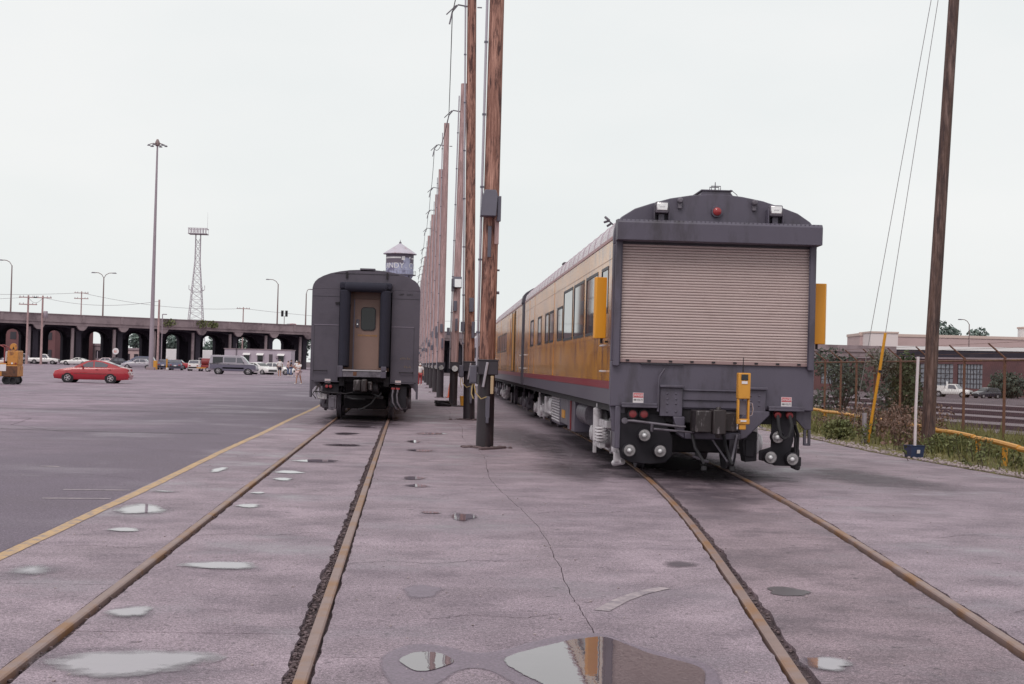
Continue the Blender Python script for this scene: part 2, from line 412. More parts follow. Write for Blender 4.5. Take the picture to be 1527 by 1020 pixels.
class MB:
    def __init__(s):
        s.v, s.f, s.m = [], [], []

    def add(s, vs, fs, m=0):
        o = len(s.v)
        s.v += [tuple(v) for v in vs]
        s.f += [tuple(i + o for i in f) for f in fs]
        s.m += [m] * len(fs)
        return s

    def box(s, c, d, m=0, rot=None, taper=(1, 1)):
        hx, hy, hz = d[0] / 2, d[1] / 2, d[2] / 2
        vs = []
        for z, tx, ty in ((-hz, 1, 1), (hz, *taper)):
            vs += [V(-hx * tx, -hy * ty, z), V(hx * tx, -hy * ty, z), V(hx * tx, hy * ty, z), V(-hx * tx, hy * ty, z)]
        if rot is not None:
            q = Euler(rot).to_matrix()
            vs = [q @ v for v in vs]
        cc = V(*c)
        return s.add([v + cc for v in vs], [(0, 3, 2, 1), (4, 5, 6, 7), (0, 1, 5, 4), (1, 2, 6, 5), (2, 3, 7, 6), (3, 0, 4, 7)], m)

    def b2(s, x0, x1, y0, y1, z0, z1, m=0):
        return s.box(((x0 + x1) / 2, (y0 + y1) / 2, (z0 + z1) / 2), (abs(x1 - x0), abs(y1 - y0), abs(z1 - z0)), m)

    def poly(s, pts, m=0):
        return s.add(pts, [tuple(range(len(pts)))], m)

    def prism(s, pts, vec, m=0):
        n = len(pts)
        vec = V(*vec)
        p = [V(*q) for q in pts]
        fs = [tuple(range(n))[::-1], tuple(range(n, 2 * n))]
        fs += [(i, (i + 1) % n, n + (i + 1) % n, n + i) for i in range(n)]
        return s.add(p + [q + vec for q in p], fs, m)

    def tube(s, a, b, r0, r1=None, n=8, m=0, cap=True):
        r1 = r0 if r1 is None else r1
        a, b = V(*a), V(*b)
        d = (b - a)
        if d.length < 1e-9:
            return s
        d.normalize()
        u = d.orthogonal().normalized()
        w = d.cross(u)
        vs = []
        for c, r in ((a, r0), (b, r1)):
            vs += [c + (u * math.cos(2 * math.pi * i / n) + w * math.sin(2 * math.pi * i / n)) * r for i in range(n)]
        fs = [(i, (i + 1) % n, n + (i + 1) % n, n + i) for i in range(n)]
        if cap:
            fs += [tuple(range(n))[::-1], tuple(range(n, 2 * n))]
        return s.add(vs, fs, m)

    def path(s, pts, r, n=6, m=0, closed=False):
        P = [V(*p) for p in pts]
        k = len(P)
        rs = r if isinstance(r, (list, tuple)) else [r] * k
        vs, u = [], None
        for i in range(k):
            if closed:
                d = P[(i + 1) % k] - P[i - 1]
            else:
                d = P[min(i + 1, k - 1)] - P[max(i - 1, 0)]
            d.normalize()
            if u is None:
                u = d.orthogonal().normalized()
            else:
                u = (u - d * u.dot(d))
                u = u.normalized() if u.length > 1e-6 else d.orthogonal().normalized()
            w = d.cross(u)
            vs += [P[i] + (u * math.cos(2 * math.pi * j / n) + w * math.sin(2 * math.pi * j / n)) * rs[i] for j in range(n)]
        fs = []
        for i in range(k if closed else k - 1):
            a, b = i * n, ((i + 1) % k) * n
            fs += [(a + j, a + (j + 1) % n, b + (j + 1) % n, b + j) for j in range(n)]
        if not closed:
            fs += [tuple(range(n))[::-1], tuple(range((k - 1) * n, k * n))]
        return s.add(vs, fs, m)

    def lathe(s, prof, o=(0, 0, 0), d=(0, 0, 1), n=16, m=0, caps=True):
        o, d = V(*o), V(*d).normalized()
        u = d.orthogonal().normalized()
        w = d.cross(u)
        vs = []
        for r, z in prof:
            vs += [o + d * z + (u * math.cos(2 * math.pi * j / n) + w * math.sin(2 * math.pi * j / n)) * r for j in range(n)]
        fs = []
        for i in range(len(prof) - 1):
            a, b = i * n, (i + 1) * n
            fs += [(a + j, a + (j + 1) % n, b + (j + 1) % n, b + j) for j in range(n)]
        if caps:
            fs += [tuple(range(n))[::-1], tuple(range((len(prof) - 1) * n, len(prof) * n))]
        return s.add(vs, fs, m)

    def loft(s, secs, m=0, closed=True, caps=True):
        n = len(secs[0])
        vs = [V(*p) for sec in secs for p in sec]
        fs = []
        for i in range(len(secs) - 1):
            a, b = i * n, (i + 1) * n
            rngj = range(n) if closed else range(n - 1)
            fs += [(a + j, a + (j + 1) % n, b + (j + 1) % n, b + j) for j in rngj]
        if caps:
            fs += [tuple(range(n))[::-1], tuple(range((len(secs) - 1) * n, len(secs) * n))]
        return s.add(vs, fs, m)

    def blob(s, c, r, m=0, seg=8, ring=5, jit=0.0, rg=None):
        rg = rg or rng
        rx, ry, rz = r if isinstance(r, (list, tuple)) else (r, r, r)
        vs = [V(c[0], c[1], c[2] + rz)]
        for i in range(1, ring):
            ph = math.pi * i / ring
            for j in range(seg):
                th = 2 * math.pi * j / seg
                k = 1 + rg.uniform(-jit, jit)
                vs.append(V(c[0] + rx * k * math.sin(ph) * math.cos(th), c[1] + ry * k * math.sin(ph) * math.sin(th), c[2] + rz * k * math.cos(ph)))
        vs.append(V(c[0], c[1], c[2] - rz))
        fs = [(0, 1 + j, 1 + (j + 1) % seg) for j in range(seg)]
        for i in range(ring - 2):
            a, b = 1 + i * seg, 1 + (i + 1) * seg
            fs += [(a + j, b + j, b + (j + 1) % seg, a + (j + 1) % seg) for j in range(seg)]
        a, e = 1 + (ring - 2) * seg, len(vs) - 1
        fs += [(a + (j + 1) % seg, a + j, e) for j in range(seg)]
        return s.add(vs, fs, m)

    def mesh(s, name, mats, smooth=True):
        me = bpy.data.meshes.new(name)
        me.from_pydata(s.v, [], s.f)
        for k in (mats if isinstance(mats, (list, tuple)) else [mats]):
            me.materials.append(M[k] if isinstance(k, str) else k)
        me.polygons.foreach_set('material_index', s.m)
        if len(s.f) < 60000:
            b = bmesh.new()
            b.from_mesh(me)
            bmesh.ops.recalc_face_normals(b, faces=b.faces)
            b.to_mesh(me)
            b.free()
        if smooth:
            me.polygons.foreach_set('use_smooth', [True] * len(me.polygons))
            me.set_sharp_from_angle(angle=R(38))
        me.update()
        return me

    def build(s, name, mats, parent=None, bevel=0.0, smooth=True, kind=None):
        return put(name, s.mesh(name, mats, smooth), parent, bevel, kind)


def put(name, me, parent=None, bevel=0.0, kind=None):
    o = bpy.data.objects.new(name, me)
    COL.objects.link(o)
    if parent is not None:
        o.parent = parent
    if bevel:
        b = o.modifiers.new('bevel', 'BEVEL')
        b.width = bevel
        b.segments = 2
        b.limit_method = 'ANGLE'
        b.angle_limit = R(40)
    if kind:
        o['kind'] = kind
    return o


def tag(o, label, cat, group=None):
    o['label'] = label
    o['category'] = cat
    if group:
        o['group'] = group
    return o


def thing(name, label, cat, loc=(0, 0, 0), rz=0.0, group=None):
    o = bpy.data.objects.new(name, None)
    COL.objects.link(o)
    o.empty_display_size = 0.2
    o.location = loc
    o.rotation_euler = (0, 0, rz)
    return tag(o, label, cat, group)


def dup(root, loc=None, rz=None, label=None, group=None):
    def rec(o, parent):
        c = o.copy()
        COL.objects.link(c)
        if parent is not None:
            c.parent = parent
        for ch in list(o.children):
            rec(ch, c)
        return c
    r = rec(root, None)
    if loc is not None:
        r.location = loc
    if rz is not None:
        r.rotation_euler = (0, 0, rz)
    if label:
        r['label'] = label
    if group:
        r['group'] = group
    return r


def text(name, body, size, loc, rot, m, parent=None, ext=0.001, align='CENTER', sx=1.0):
    cu = bpy.data.curves.new(name, 'FONT')
    cu.body = body
    cu.size = size
    cu.extrude = ext
    cu.align_x = align
    cu.align_y = 'CENTER'
    tmp = bpy.data.objects.new(name, cu)
    COL.objects.link(tmp)
    bpy.context.view_layer.update()
    me = bpy.data.meshes.new_from_object(tmp.evaluated_get(bpy.context.evaluated_depsgraph_get()))
    bpy.data.objects.remove(tmp)
    me.materials.clear()
    me.materials.append(M[m])
    o = put(name, me, parent)
    o.location = loc
    o.rotation_euler = rot
    o.scale = (sx, 1, 1)
    return o


def structure(o):
    o['kind'] = 'structure'
    return o


def empty_structure(name):
    o = bpy.data.objects.new(name, None)
    COL.objects.link(o)
    return structure(o)
# ------------------------------------------------------------------ ground, lot, apron with embedded rails
def strip_x(y, xs):           # x as a smooth function of y
    return float(np.interp(y, [p[0] for p in xs], [p[1] for p in xs]))


RC_PTS = [(-12, 1.25), (-6, 1.5), (0, 2.02), (4, 2.41), (8, 2.86), (11, 3.23), (14, 3.58), (17, 3.90), (20, 4.18), (23, 4.42), (26, 4.63),
          (30, 4.81), (36, 4.98), (43, 5.12), (52, 5.3), (70, 5.68), (120, 6.73), (230, 9.03)]
_ys = np.linspace(-12, 230, 970)
_xs = np.interp(_ys, [p[0] for p in RC_PTS], [p[1] for p in RC_PTS])
for _ in range(3):
    _xs[4:-4] = np.convolve(_xs, np.ones(9) / 9, 'same')[4:-4]


def rc(y):
    return float(np.interp(y, _ys, _xs))


LX = -1.25
G2 = 0.7525


def ys_for(y0, y1):
    out, y = [], y0
    while y < y1 - 1e-6:
        out.append(y)
        y += 0.12 if y < 22 else (0.5 if y < 60 else 4)
    return out + [y1]


gr = MB()
xsec = [(-3500, -0.07), (-300, -0.07), (16.9, -0.07), (21.5, -0.95), (60, -0.95), (3500, -0.95)]
ysec = [-60, 0, 60, 200, 600, 4000]
gv = [(x, y, z) for y in ysec for x, z in xsec]
n = len(xsec)
gr.add(gv, [(j * n + i, j * n + i + 1, (j + 1) * n + i + 1, (j + 1) * n + i) for j in range(len(ysec) - 1) for i in range(n - 1)])
structure(gr.build('ground', 'far_ground', smooth=False))

lot = MB()
lot.prism([(-260, -12, 0), (-3.285, -12, 0), (-3.285, 420, 0), (-260, 420, 0)], (0, 0, -0.06))
structure(lot.build('asphalt_lot', 'asphalt', smooth=False))

apron = empty_structure('concrete_apron')


def slab(y0, y1, fl, fr, m):
    ys = ys_for(y0, y1)
    L = [(fl(y), y, 0) for y in ys]
    Rr = [(fr(y), y, 0) for y in ys]
    k = len(ys)
    mb = MB()
    vs = L + Rr + [(x, y, -0.06) for x, y, z in L] + [(x, y, -0.06) for x, y, z in Rr]
    fs = []
    for i in range(k - 1):
        fs += [(i, k + i, k + i + 1, i + 1), (i, i + 1, 2 * k + i + 1, 2 * k + i), (k + i, 3 * k + i, 3 * k + i + 1, k + i + 1)]
    fs += [(0, 2 * k, 3 * k, k), (k - 1, 2 * k - 1, 4 * k - 1, 3 * k - 1)]
    mb.add(vs, fs)
    return mb.build('slab', m, apron, smooth=False)


def jit(seed, amp, chunk=0.35):
    r = random.Random(seed)
    tab = [r.uniform(-1, 1) for _ in range(4000)]
    def f(y):
        a = (y + 20) / chunk
        i = int(a)
        t = a - i
        v = tab[i] * (1 - t) + tab[i + 1] * t
        a2 = (y + 20) / 0.12
        return amp * (0.7 * v + 0.45 * tab[int(a2) + 700])
    return f


j1, j2, j3, j4, j5, j6 = [jit(i, a) for i, a in ((1, .006), (2, .012), (3, .024), (4, .014), (5, .022), (6, .02))]
strips = [
    (lambda y: -3.28, lambda y: LX - G2 - 0.05 + j1(y), 'concrete', [-12, 4.5, 11.2, 20, 29, 38, 60, 100, 230]),
    (lambda y: LX - G2 + 0.085 + j2(y), lambda y: LX + G2 - 0.105 + j3(y), 'concrete', [-12, 3.2, 9.3, 18.4, 27.5, 36.5, 60, 100, 230]),
    (lambda y: LX + G2 + 0.055 + j1(y) * 2, lambda y: 1.285 + 0.08 * math.sin(y * 0.5) + (y - 12) * 0.004 + j4(y), 'concrete', [-12, 2.5, 8.6, 17.6, 26.8, 36, 60, 100, 230]),
    (lambda y: 1.291 + 0.08 * math.sin(y * 0.5) + (y - 12) * 0.004 + j4(y), lambda y: rc(y) - G2 - 0.055 + j2(y + 3), 'concrete', [-12, 5.1, 14, 23.5, 32, 44, 60, 100, 230]),
    (lambda y: rc(y) - G2 + 0.10 + j5(y), lambda y: rc(y) + G2 - 0.09 + j4(y + 5), 'oily', [-12, 6.5, 15.2, 24, 34, 60, 100, 230]),
    (lambda y: rc(y) + G2 + 0.075 + j6(y), lambda y: 10.15 + 0.14 * math.sin(y * 0.35) + 5 * j4(y), 'concrete', [-12, 7, 19, 31, 60, 100, 230]),
]
for fl, fr, m, cuts in strips:
    for a, b in zip(cuts[:-1], cuts[1:]):
        slab(a + 0.006, b - 0.006, fl, fr, m)

tr = MB()
ty = ys_for(-12, 230)
for fl, fr in ((lambda y: LX - 0.95, lambda y: LX + 0.95), (lambda y: rc(y) - 0.95, lambda y: rc(y) + 0.95), (lambda y: 1.1, lambda y: 1.6)):
    L = [(fl(y), y, -0.03) for y in ty]
    Q = [(fr(y), y, -0.03) for y in ty]
    k = len(ty)
    tr.add(L + Q, [(i, k + i, k + i + 1, i + 1) for i in range(k - 1)])
tr.b2(-3.4, 10.6, -12, 230, -0.066, -0.062)
structure(tr.build('joint_dirt', 'trench', smooth=False))


def rail_obj(name, fx, y0, y1, z0, m, hw=0.036, top=0.012, deep=0.06, joints=()):
    mb = MB()
    ys = [y for y in np.arange(y0, min(y1, 60), 0.6)] + [y for y in np.arange(60, y1, 5)] + [y1]
    secs = []
    for y in ys:
        x = fx(y)
        secs.append([(x - hw, y, z0 - deep), (x - hw, y, z0 + top - 0.008), (x - hw + 0.01, y, z0 + top), (x + hw - 0.01, y, z0 + top), (x + hw, y, z0 + top - 0.008), (x + hw, y, z0 - deep)])
    mb.loft(secs)
    return structure(mb.build(name, m))


rail_obj('rail', lambda y: LX - G2, -12, 230, 0, 'rail', top=0.016)
rail_obj('rail', lambda y: LX + G2, -12, 230, 0, 'rail', top=0.014)
rail_obj('rail', lambda y: rc(y) - G2, -12, 230, 0, 'rail', top=0.016)
rail_obj('rail', lambda y: rc(y) + G2, -12, 230, 0, 'rail', top=0.020)

# broken asphalt crumbs in the flangeways
rb = MB()
for k in range(2600):
    y = 6.5 + 33 * rng.random() ** 1.8
    w = rng.random()
    if w < 0.55:
        x = LX + G2 - 0.072 + rng.gauss(0, 0.018)
    elif w < 0.7:
        x = LX - G2 + 0.062 + rng.gauss(0, 0.018)
    elif w < 0.9:
        x = rc(y) - G2 + 0.07 + rng.gauss(0, 0.018)
    else:
        x = rc(y) + G2 + 0.055 + rng.gauss(0, 0.02)
    r = rng.uniform(0.004, 0.015)
    rb.blob((x, y, -0.03 + r * 0.3 + rng.uniform(0, 0.022)), (r, r * rng.uniform(.7, 1.6), r * .6), seg=5, ring=3, jit=0.3)
rb.build('track_rubble', 'rubble', kind='stuff')
# loose pebbles on the apron
pb = MB()
for k in range(420):
    y = 7 + 26 * rng.random() ** 1.7
    x = rng.uniform(-3, 9)
    r = rng.uniform(0.004, 0.011)
    pb.blob((x, y, r * 0.4), (r, r * 1.3, r * .6), seg=5, ring=3, jit=0.3)
pb.build('pavement_pebbles', 'pale_stone', kind='stuff')


def sheet(name, pts, z, m, smooth_n=3, ins=0.1, radial=0.0):
    P = [V(x, y, z) for x, y in pts]
    for _ in range(smooth_n):       # Chaikin
        Q = []
        for i in range(len(P)):
            a, b = P[i], P[(i + 1) % len(P)]
            Q += [a * .75 + b * .25, a * .25 + b * .75]
        P = Q
    n = len(P)
    area = sum(P[i].x * P[(i + 1) % n].y - P[(i + 1) % n].x * P[i].y for i in range(n))
    sg = 1 if area > 0 else -1
    N = []
    for i in range(n):
        d = (P[(i + 1) % n] - P[i - 1]).normalized()
        N.append(V(-d.y, d.x, 0) * sg)
    vs, fs, fade = [], [], []
    cen = sum(P, V(0, 0, 0)) / n
    for k, (d, f) in enumerate(((0, 0.0), (ins * .5, .5), (ins, 1.0))):
        if radial:
            vs += [tuple(cen + (P[i] - cen) * (1 - radial * k / 2)) for i in range(n)]
        else:
            vs += [tuple(P[i] + N[i] * d) for i in range(n)]
        fade += [f] * n
        if k:
            fs += [((k - 1) * n + i, (k - 1) * n + (i + 1) % n, k * n + (i + 1) % n, k * n + i) for i in range(n)]
    fs.append(tuple(range(2 * n, 3 * n)))
    me = bpy.data.meshes.new(name)
    me.from_pydata(vs, [], fs)
    at = me.attributes.new('fade', 'FLOAT', 'POINT')
    at.data.foreach_set('value', fade)
    me.materials.append(M[m])
    o = bpy.data.objects.new(name, me)
    COL.objects.link(o)
    return structure(o)


def blobby(cx, cy, rx, ry, seed, k=1.0, n=18, skew=0.0):
    r = random.Random(seed)
    ph = [r.uniform(0, 6.28) for _ in range(4)]
    out = []
    for i in range(n):
        a = 2 * math.pi * i / n
        q = 1 + 0.13 * math.sin(2 * a + ph[0]) + 0.11 * math.sin(3 * a + ph[1]) + 0.07 * math.sin(5 * a + ph[2]) + 0.04 * math.sin(8 * a + ph[3])
        out.append((cx + rx * k * q * math.cos(a), cy + ry * k * q * math.sin(a)))
    return out


BIG = [(0.53, 8.54), (0.64, 8.75), (0.91, 9.10), (1.03, 9.24), (1.23, 9.38), (1.31, 9.22), (1.43, 8.81), (1.54, 8.65), (1.66, 8.46), (1.67, 8.27), (1.61, 8.00), (1.49, 7.53), (1.24, 7.22), (0.94, 7.45), (0.70, 7.94)]
SMALL = [(-0.02, 8.51), (0.05, 8.71), (0.12, 8.78), (0.23, 8.76), (0.30, 8.59), (0.31, 8.46), (0.26, 8.36), (0.17, 8.20), (0.09, 8.18), (0.03, 8.32)]
MARGIN = [(-0.13, 8.56), (-0.03, 8.91), (0.10, 9.07), (0.29, 8.97), (0.42, 8.77), (0.54, 8.82), (0.72, 9.08), (0.90, 9.32), (1.18, 9.55), (1.31, 9.36), (1.46, 8.95), (1.70, 8.66), (1.76, 8.33), (1.62, 7.53), (1.26, 7.04), (0.86, 7.20), (0.62, 7.59), (0.55, 8.08), (0.42, 8.34), (0.33, 8.24), (0.23, 7.92), (0.11, 7.66), (-0.04, 7.76), (-0.10, 8.16)]
sheet('damp_patch', MARGIN, 0.004, 'damp_margin', 2, .05)
sheet('puddle', BIG, 0.008, 'water', 3, .035, .10)
sheet('puddle', SMALL, 0.008, 'water', 3, .03, .2)
PUD = [(-2.80, 16.74, 0.25, 0.47, 1), (-2.79, 11.86, 0.19, 0.33, 2), (-2.61, 14.73, 0.13, 0.17, 1), (-1.42, 12.32, 0.25, 0.24, 1), (-1.72, 10.00, 0.12, 0.21, 1),
       (-1.42, 8.35, 0.40, 0.34, 1), (-1.68, 22.75, 0.18, 0.31, 1), (-1.66, 21.39, 0.12, 0.24, 1), (-1.78, 19.10, 0.07, 0.14, 1), (-1.72, 17.38, 0.13, 0.20, 1),
       (-1.45, 25.47, 0.36, 0.34, 1), (-1.2, 30.5, 0.3, 0.4, 1), (-1.35, 35.5, 0.25, 0.5, 1), (-2.72, 22.94, 0.09, 0.48, 1), (0.19, 32.56, 0.14, 0.49, 1), (0.3, 29.2, 0.2, 0.4, 1),
       (0.14, 22.10, 0.16, 0.29, 1), (0.18, 20.72, 0.15, 0.23, 1), (0.65, 16.59, 0.12, 0.40, 1), (0.3, 17.0, 0.1, 0.12, 1), (-2.9, 19.04, 0.15, 0.14, 2), (2.41, 8.57, 0.12, 0.19, 1),
       (0.6, 36.5, 0.3, 0.5, 1), (-1.2, 39.5, 0.4, 0.5, 1)]
for i, (cx, cy, rx, ry, kd) in enumerate(PUD):
    q = min(rx, ry)
    sheet('damp_patch', blobby(cx, cy, rx, ry, i + 30, 1.5), 0.004, 'damp_halo', 2, 0, .9)
    if kd == 1:
        sheet('puddle', blobby(cx, cy, rx, ry, i + 10, 1.15), 0.008, 'shallow', 2, 0, .75)
    else:
        sheet('wet_film', blobby(cx, cy, rx, ry, i + 10, 1.1), 0.008, 'wet_film', 2, 0, .9)
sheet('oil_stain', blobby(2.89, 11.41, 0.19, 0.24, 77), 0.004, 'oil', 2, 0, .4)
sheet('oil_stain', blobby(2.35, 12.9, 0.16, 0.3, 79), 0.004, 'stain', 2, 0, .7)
sheet('damp_patch', blobby(0.15, 11.13, 0.18, 0.36, 78), 0.004, 'damp_margin', 2, 0, .5)
STAIN_SHADE = [(2.75, 24.6, 0.6, 2.8), (4.0, 20.2, 0.7, 2.2), (7.4, 24, 0.8, 2.6), (4.62, 26.5, 1.5, 5.5), (4.7, 24.5, 1.1, 3.0), (3.4, 31, 1.0, 6), (2.6, 36, 0.8, 7), (-1.2, 42, 1.4, 4), (-1.2, 42, 1.0, 2.6)]  # ground stains plus painted shade around and in front of the cars
for i, (cx, cy, rx, ry) in enumerate([(4.62, 26.0, .8, 3.2), (4.62, 27.5, 1.3, 4.2), (-1.25, 45.5, 1.2, 3.0), (-1.25, 44.2, .7, 1.6)]):  # greasy track bed with the shade below the car ends painted in
    sheet('grease_shade_patch', blobby(cx, cy, rx, ry, 140 + i), 0.0055 + i * .0004, 'grease_and_shade', 2, 0, .8)
for i, (cx, cy, rx, ry) in enumerate(STAIN_SHADE):
    sheet('stain_and_shade', blobby(cx, cy, rx * 1.2, ry * 1.2, 90 + i), 0.0035, 'stain', 2, 0, .9)


def line_sheet(name, pts, w, z, m):
    L, Q = [], []
    for i, (x, y) in enumerate(pts):
        a = V(*pts[max(i - 1, 0)], 0)
        b = V(*pts[min(i + 1, len(pts) - 1)], 0)
        d = (b - a).normalized()
        nrm = V(-d.y, d.x, 0) * w / 2
        jx = rng.uniform(-0.008, 0.008)
        L.append((x + nrm.x + jx, y + nrm.y, z))
        Q.append((x - nrm.x + jx, y - nrm.y, z))
    k = len(pts)
    mb = MB().add(L + Q, [(i, i + 1, k + i + 1, k + i) for i in range(k - 1)])
    return structure(mb.build(name, m, smooth=False))


line_sheet('yellow_line', [(-3.2 + 0.015 * math.sin(y * .4), y) for y in np.arange(4, 61, 0.5)], 0.125, 0.0045, 'yellow_line')
line_sheet('worn_paint_mark', [(1.36, 10.36), (1.55, 10.82), (1.75, 11.2), (1.97, 11.5)], 0.11, 0.004, 'faded_white')
for pts in ([(-4.11, 19.02), (-3.33, 19.12)], [(-4.09, 17.82), (-3.33, 17.93)], [(-5.3, 22.94), (-5.01, 22.92)], [(-6.91, 52.6), (-6.0, 52.9)],
            [(-12, 100), (-8.5, 101)], [(-16, 70), (-13, 70.6)], [(-10, 84), (-8, 84.5)]):
    line_sheet('worn_paint_mark', [(pts[0][0] + (pts[1][0] - pts[0][0]) * t / 4, pts[0][1] + (pts[1][1] - pts[0][1]) * t / 4) for t in range(5)], 0.1, 0.004, 'faded_white')
CRACKS = [[(-.42, 12.6), (-.1, 12.8), (.25, 12.65), (.6, 12.95), (.95, 12.9), (1.25, 13.1)], [(-1.9, 14.4), (-1.6, 14.6), (-1.2, 14.5), (-.9, 14.8), (-.68, 14.75)], [(1.5, 17.2), (1.8, 17.5), (2.2, 17.3), (2.6, 17.7), (3.0, 17.6)],
          [(4.3, 10.6), (4.7, 10.9), (5.1, 10.75), (5.5, 11.2)], [(5.4, 15.4), (6.0, 15.8), (6.5, 15.6), (7.2, 16.1), (8.0, 16.0)],
          [(-2.9, 13.4), (-2.6, 13.5), (-2.35, 13.35), (-2.1, 13.5)], [(.2, 9.9), (.45, 10.1), (.8, 10.0), (1.1, 10.25)]]
LOTC = [[(-3.6, 21), (-4.4, 21.6), (-5.4, 21.2), (-6.6, 22)], [(-3.5, 27), (-5, 28.2), (-6.2, 27.8), (-8, 29)], [(-4.2, 15.2), (-5, 16.4), (-5.2, 18)], [(-7, 33), (-9, 36), (-9.5, 40), (-12, 44)], [(-4, 40), (-6, 41), (-9, 40.4), (-13, 43)], [(-5, 55), (-12, 57), (-18, 56), (-26, 60)]]
for ck in CRACKS + LOTC:
    P_ = []
    for (xa, ya), (xb, yb) in zip(ck[:-1], ck[1:]):
        for i in range(8):
            t_ = i / 8
            P_.append((xa + (xb - xa) * t_ + rng.uniform(-.018, .018), ya + (yb - ya) * t_ + rng.uniform(-.03, .03)))
    line_sheet('crack', P_, 0.003 + .00035 * ck[0][1], 0.0035, 'crack_dirt')
# patch of newer, darker asphalt seams across the lot
for y in (34, 47, 63, 85, 118, 150):
    line_sheet('asphalt_seam', [(x, y + 0.25 * math.sin(x * .7 + y)) for x in np.arange(-60, -3.4, 2.0)], 0.05 + y * 0.001, 0.004, 'tar')

# ------------------------------------------------------------------ verge, ballast bed and the main tracks beyond the fence
vg = MB()
vy = list(np.arange(-12, 130, 1.5))
va, vb, vc = [], [], []
for y in vy:
    va.append((10.15 + 0.14 * math.sin(y * 0.35) + rng.uniform(-.05, .05), y, 0.004))
    vb.append((12.5, y, 0.03 + rng.uniform(0, .06)))
    vc.append((17.2, y, 0.03 + rng.uniform(-.03, .06)))
k = len(vy)
vg.add(va + vb + vc, [(c * k + i, (c + 1) * k + i, (c + 1) * k + i + 1, c * k + i + 1) for c in range(2) for i in range(k - 1)])
structure(vg.build('verge', 'earth'))
bl = MB()
bl.prism([(17.6, -20, -0.9), (140, -20, -0.9), (140, 210, -0.9), (17.6, 330, -0.9)], (0, 0, -0.045))
structure(bl.build('ballast_bed', 'ballast', smooth=False))

# tracks run away to the far side of the yard
dv = V(-0.25, 1, 0).normalized()
nv = V(dv.y, -dv.x, 0)
tie_me = MB().box((0, 0, 0), (2.5, 0.24, 0.14)).mesh('tie', 'rust', False)
for ci, c in enumerate((46.0, 54.0, 63.5, 76.0, 92.0)):
    base = V(c, 0, 0)
    mbb = MB()
    p0, p1 = base + dv * 20, base + dv * 290
    prof = [(-1.9, -0.9), (-1.3, -0.86), (1.3, -0.86), (1.9, -0.9)]
    mbb.loft([[(p + nv * a + V(0, 0, z)) for a, z in prof] for p in (p0, p1)], closed=False, caps=False)
    structure(mbb.build('track_ballast', 'ballast', smooth=False))
    for s in (-G2, G2):
        mr = MB()
        q0, q1 = p0 + nv * s, p1 + nv * s
        pr = [(-0.05, -0.86), (-0.038, -0.79), (0.038, -0.79), (0.05, -0.86)]
        mr.loft([[(p + nv * a + V(0, 0, z)) for a, z in pr] for p in (q0, q1)])
        structure(mr.build('rail', 'far_rail', smooth=False))
# a pale service road in front of the brick warehouse
sr = MB().prism([(56, 150, -0.89), (110, 150, -0.89), (110, 218, -0.89), (62, 262, -0.89), (40, 262, -0.89)], (0, 0, -0.02))
structure(sr.build('service_road', 'far_ground', smooth=False))

# grass on the verge
gs = MB()
for k in range(26000):
    y = 20 + 75 * rng.random() ** 1.6
    x = 10.35 + 6.6 * rng.random() ** (1.0 if y < 45 else .8)
    cl = 0.5 + 0.5 * math.sin(x * 2.3 + 1.7 * math.sin(y * .8)) * math.sin(y * 1.1 + x)
    if x < 10.9 and rng.random() < 0.72 or rng.random() > 0.45 + 0.6 * cl:
        continue
    h = rng.uniform(0.07, 0.2) * (0.7 + 1.1 * cl) * (1.75 if x > 11.2 else .9)
    a = rng.uniform(0, 6.28)
    w = 0.008 + 0.00022 * y
    lx, ly = rng.uniform(-.5, .5) * h, rng.uniform(-.5, .5) * h
    z = 0.02
    gs.add([(x - w * math.cos(a), y - w * math.sin(a), z), (x + w * math.cos(a), y + w * math.sin(a), z), (x + lx, y + ly, z + h)], [(0, 1, 2)])
gs.build('verge_grass', 'grass', kind='stuff', smooth=False)
# pale gravel along the pavement edge
gp = MB()
for k in range(1500):
    y = 24 + 30 * rng.random() ** 1.3
    x = 10.25 + 0.14 * math.sin(y * .35) + abs(rng.gauss(0, 0.28)) - 0.08
    r = rng.uniform(0.012, 0.035)
    gp.blob((x, y, 0.02), (r, r * 1.2, r * .7), seg=5, ring=3, jit=.3)
gp.build('edge_gravel', 'pale_stone', kind='stuff')


# ------------------------------------------------------------------ foliage helpers
def leaves(mb, c, r, n, size, rg, shell=0.55, flat=0.0, m=0):
    for k in range(n):
        while True:
            p = V(rg.uniform(-1, 1), rg.uniform(-1, 1), rg.uniform(-1, 1))
            if shell * shell < p.length_squared <= 1:
                break
        q = V(c[0] + p.x * r[0], c[1] + p.y * r[1], c[2] + p.z * r[2])
        s = size * rg.uniform(0.6, 1.4)
        a = V(rg.gauss(0, 1), rg.gauss(0, 1), rg.gauss(0, 1) * (1 - flat)).normalized()
        b = a.orthogonal().normalized()
        b = (b * math.cos(rg.uniform(0, 6.28)) + a.cross(b) * math.sin(rg.uniform(0, 6.28))).normalized()
        mb.add([q - a * s * .5, q + b * s * .3, q + a * s * .6, q - b * s * .3], [(0, 1, 2, 3)], m)


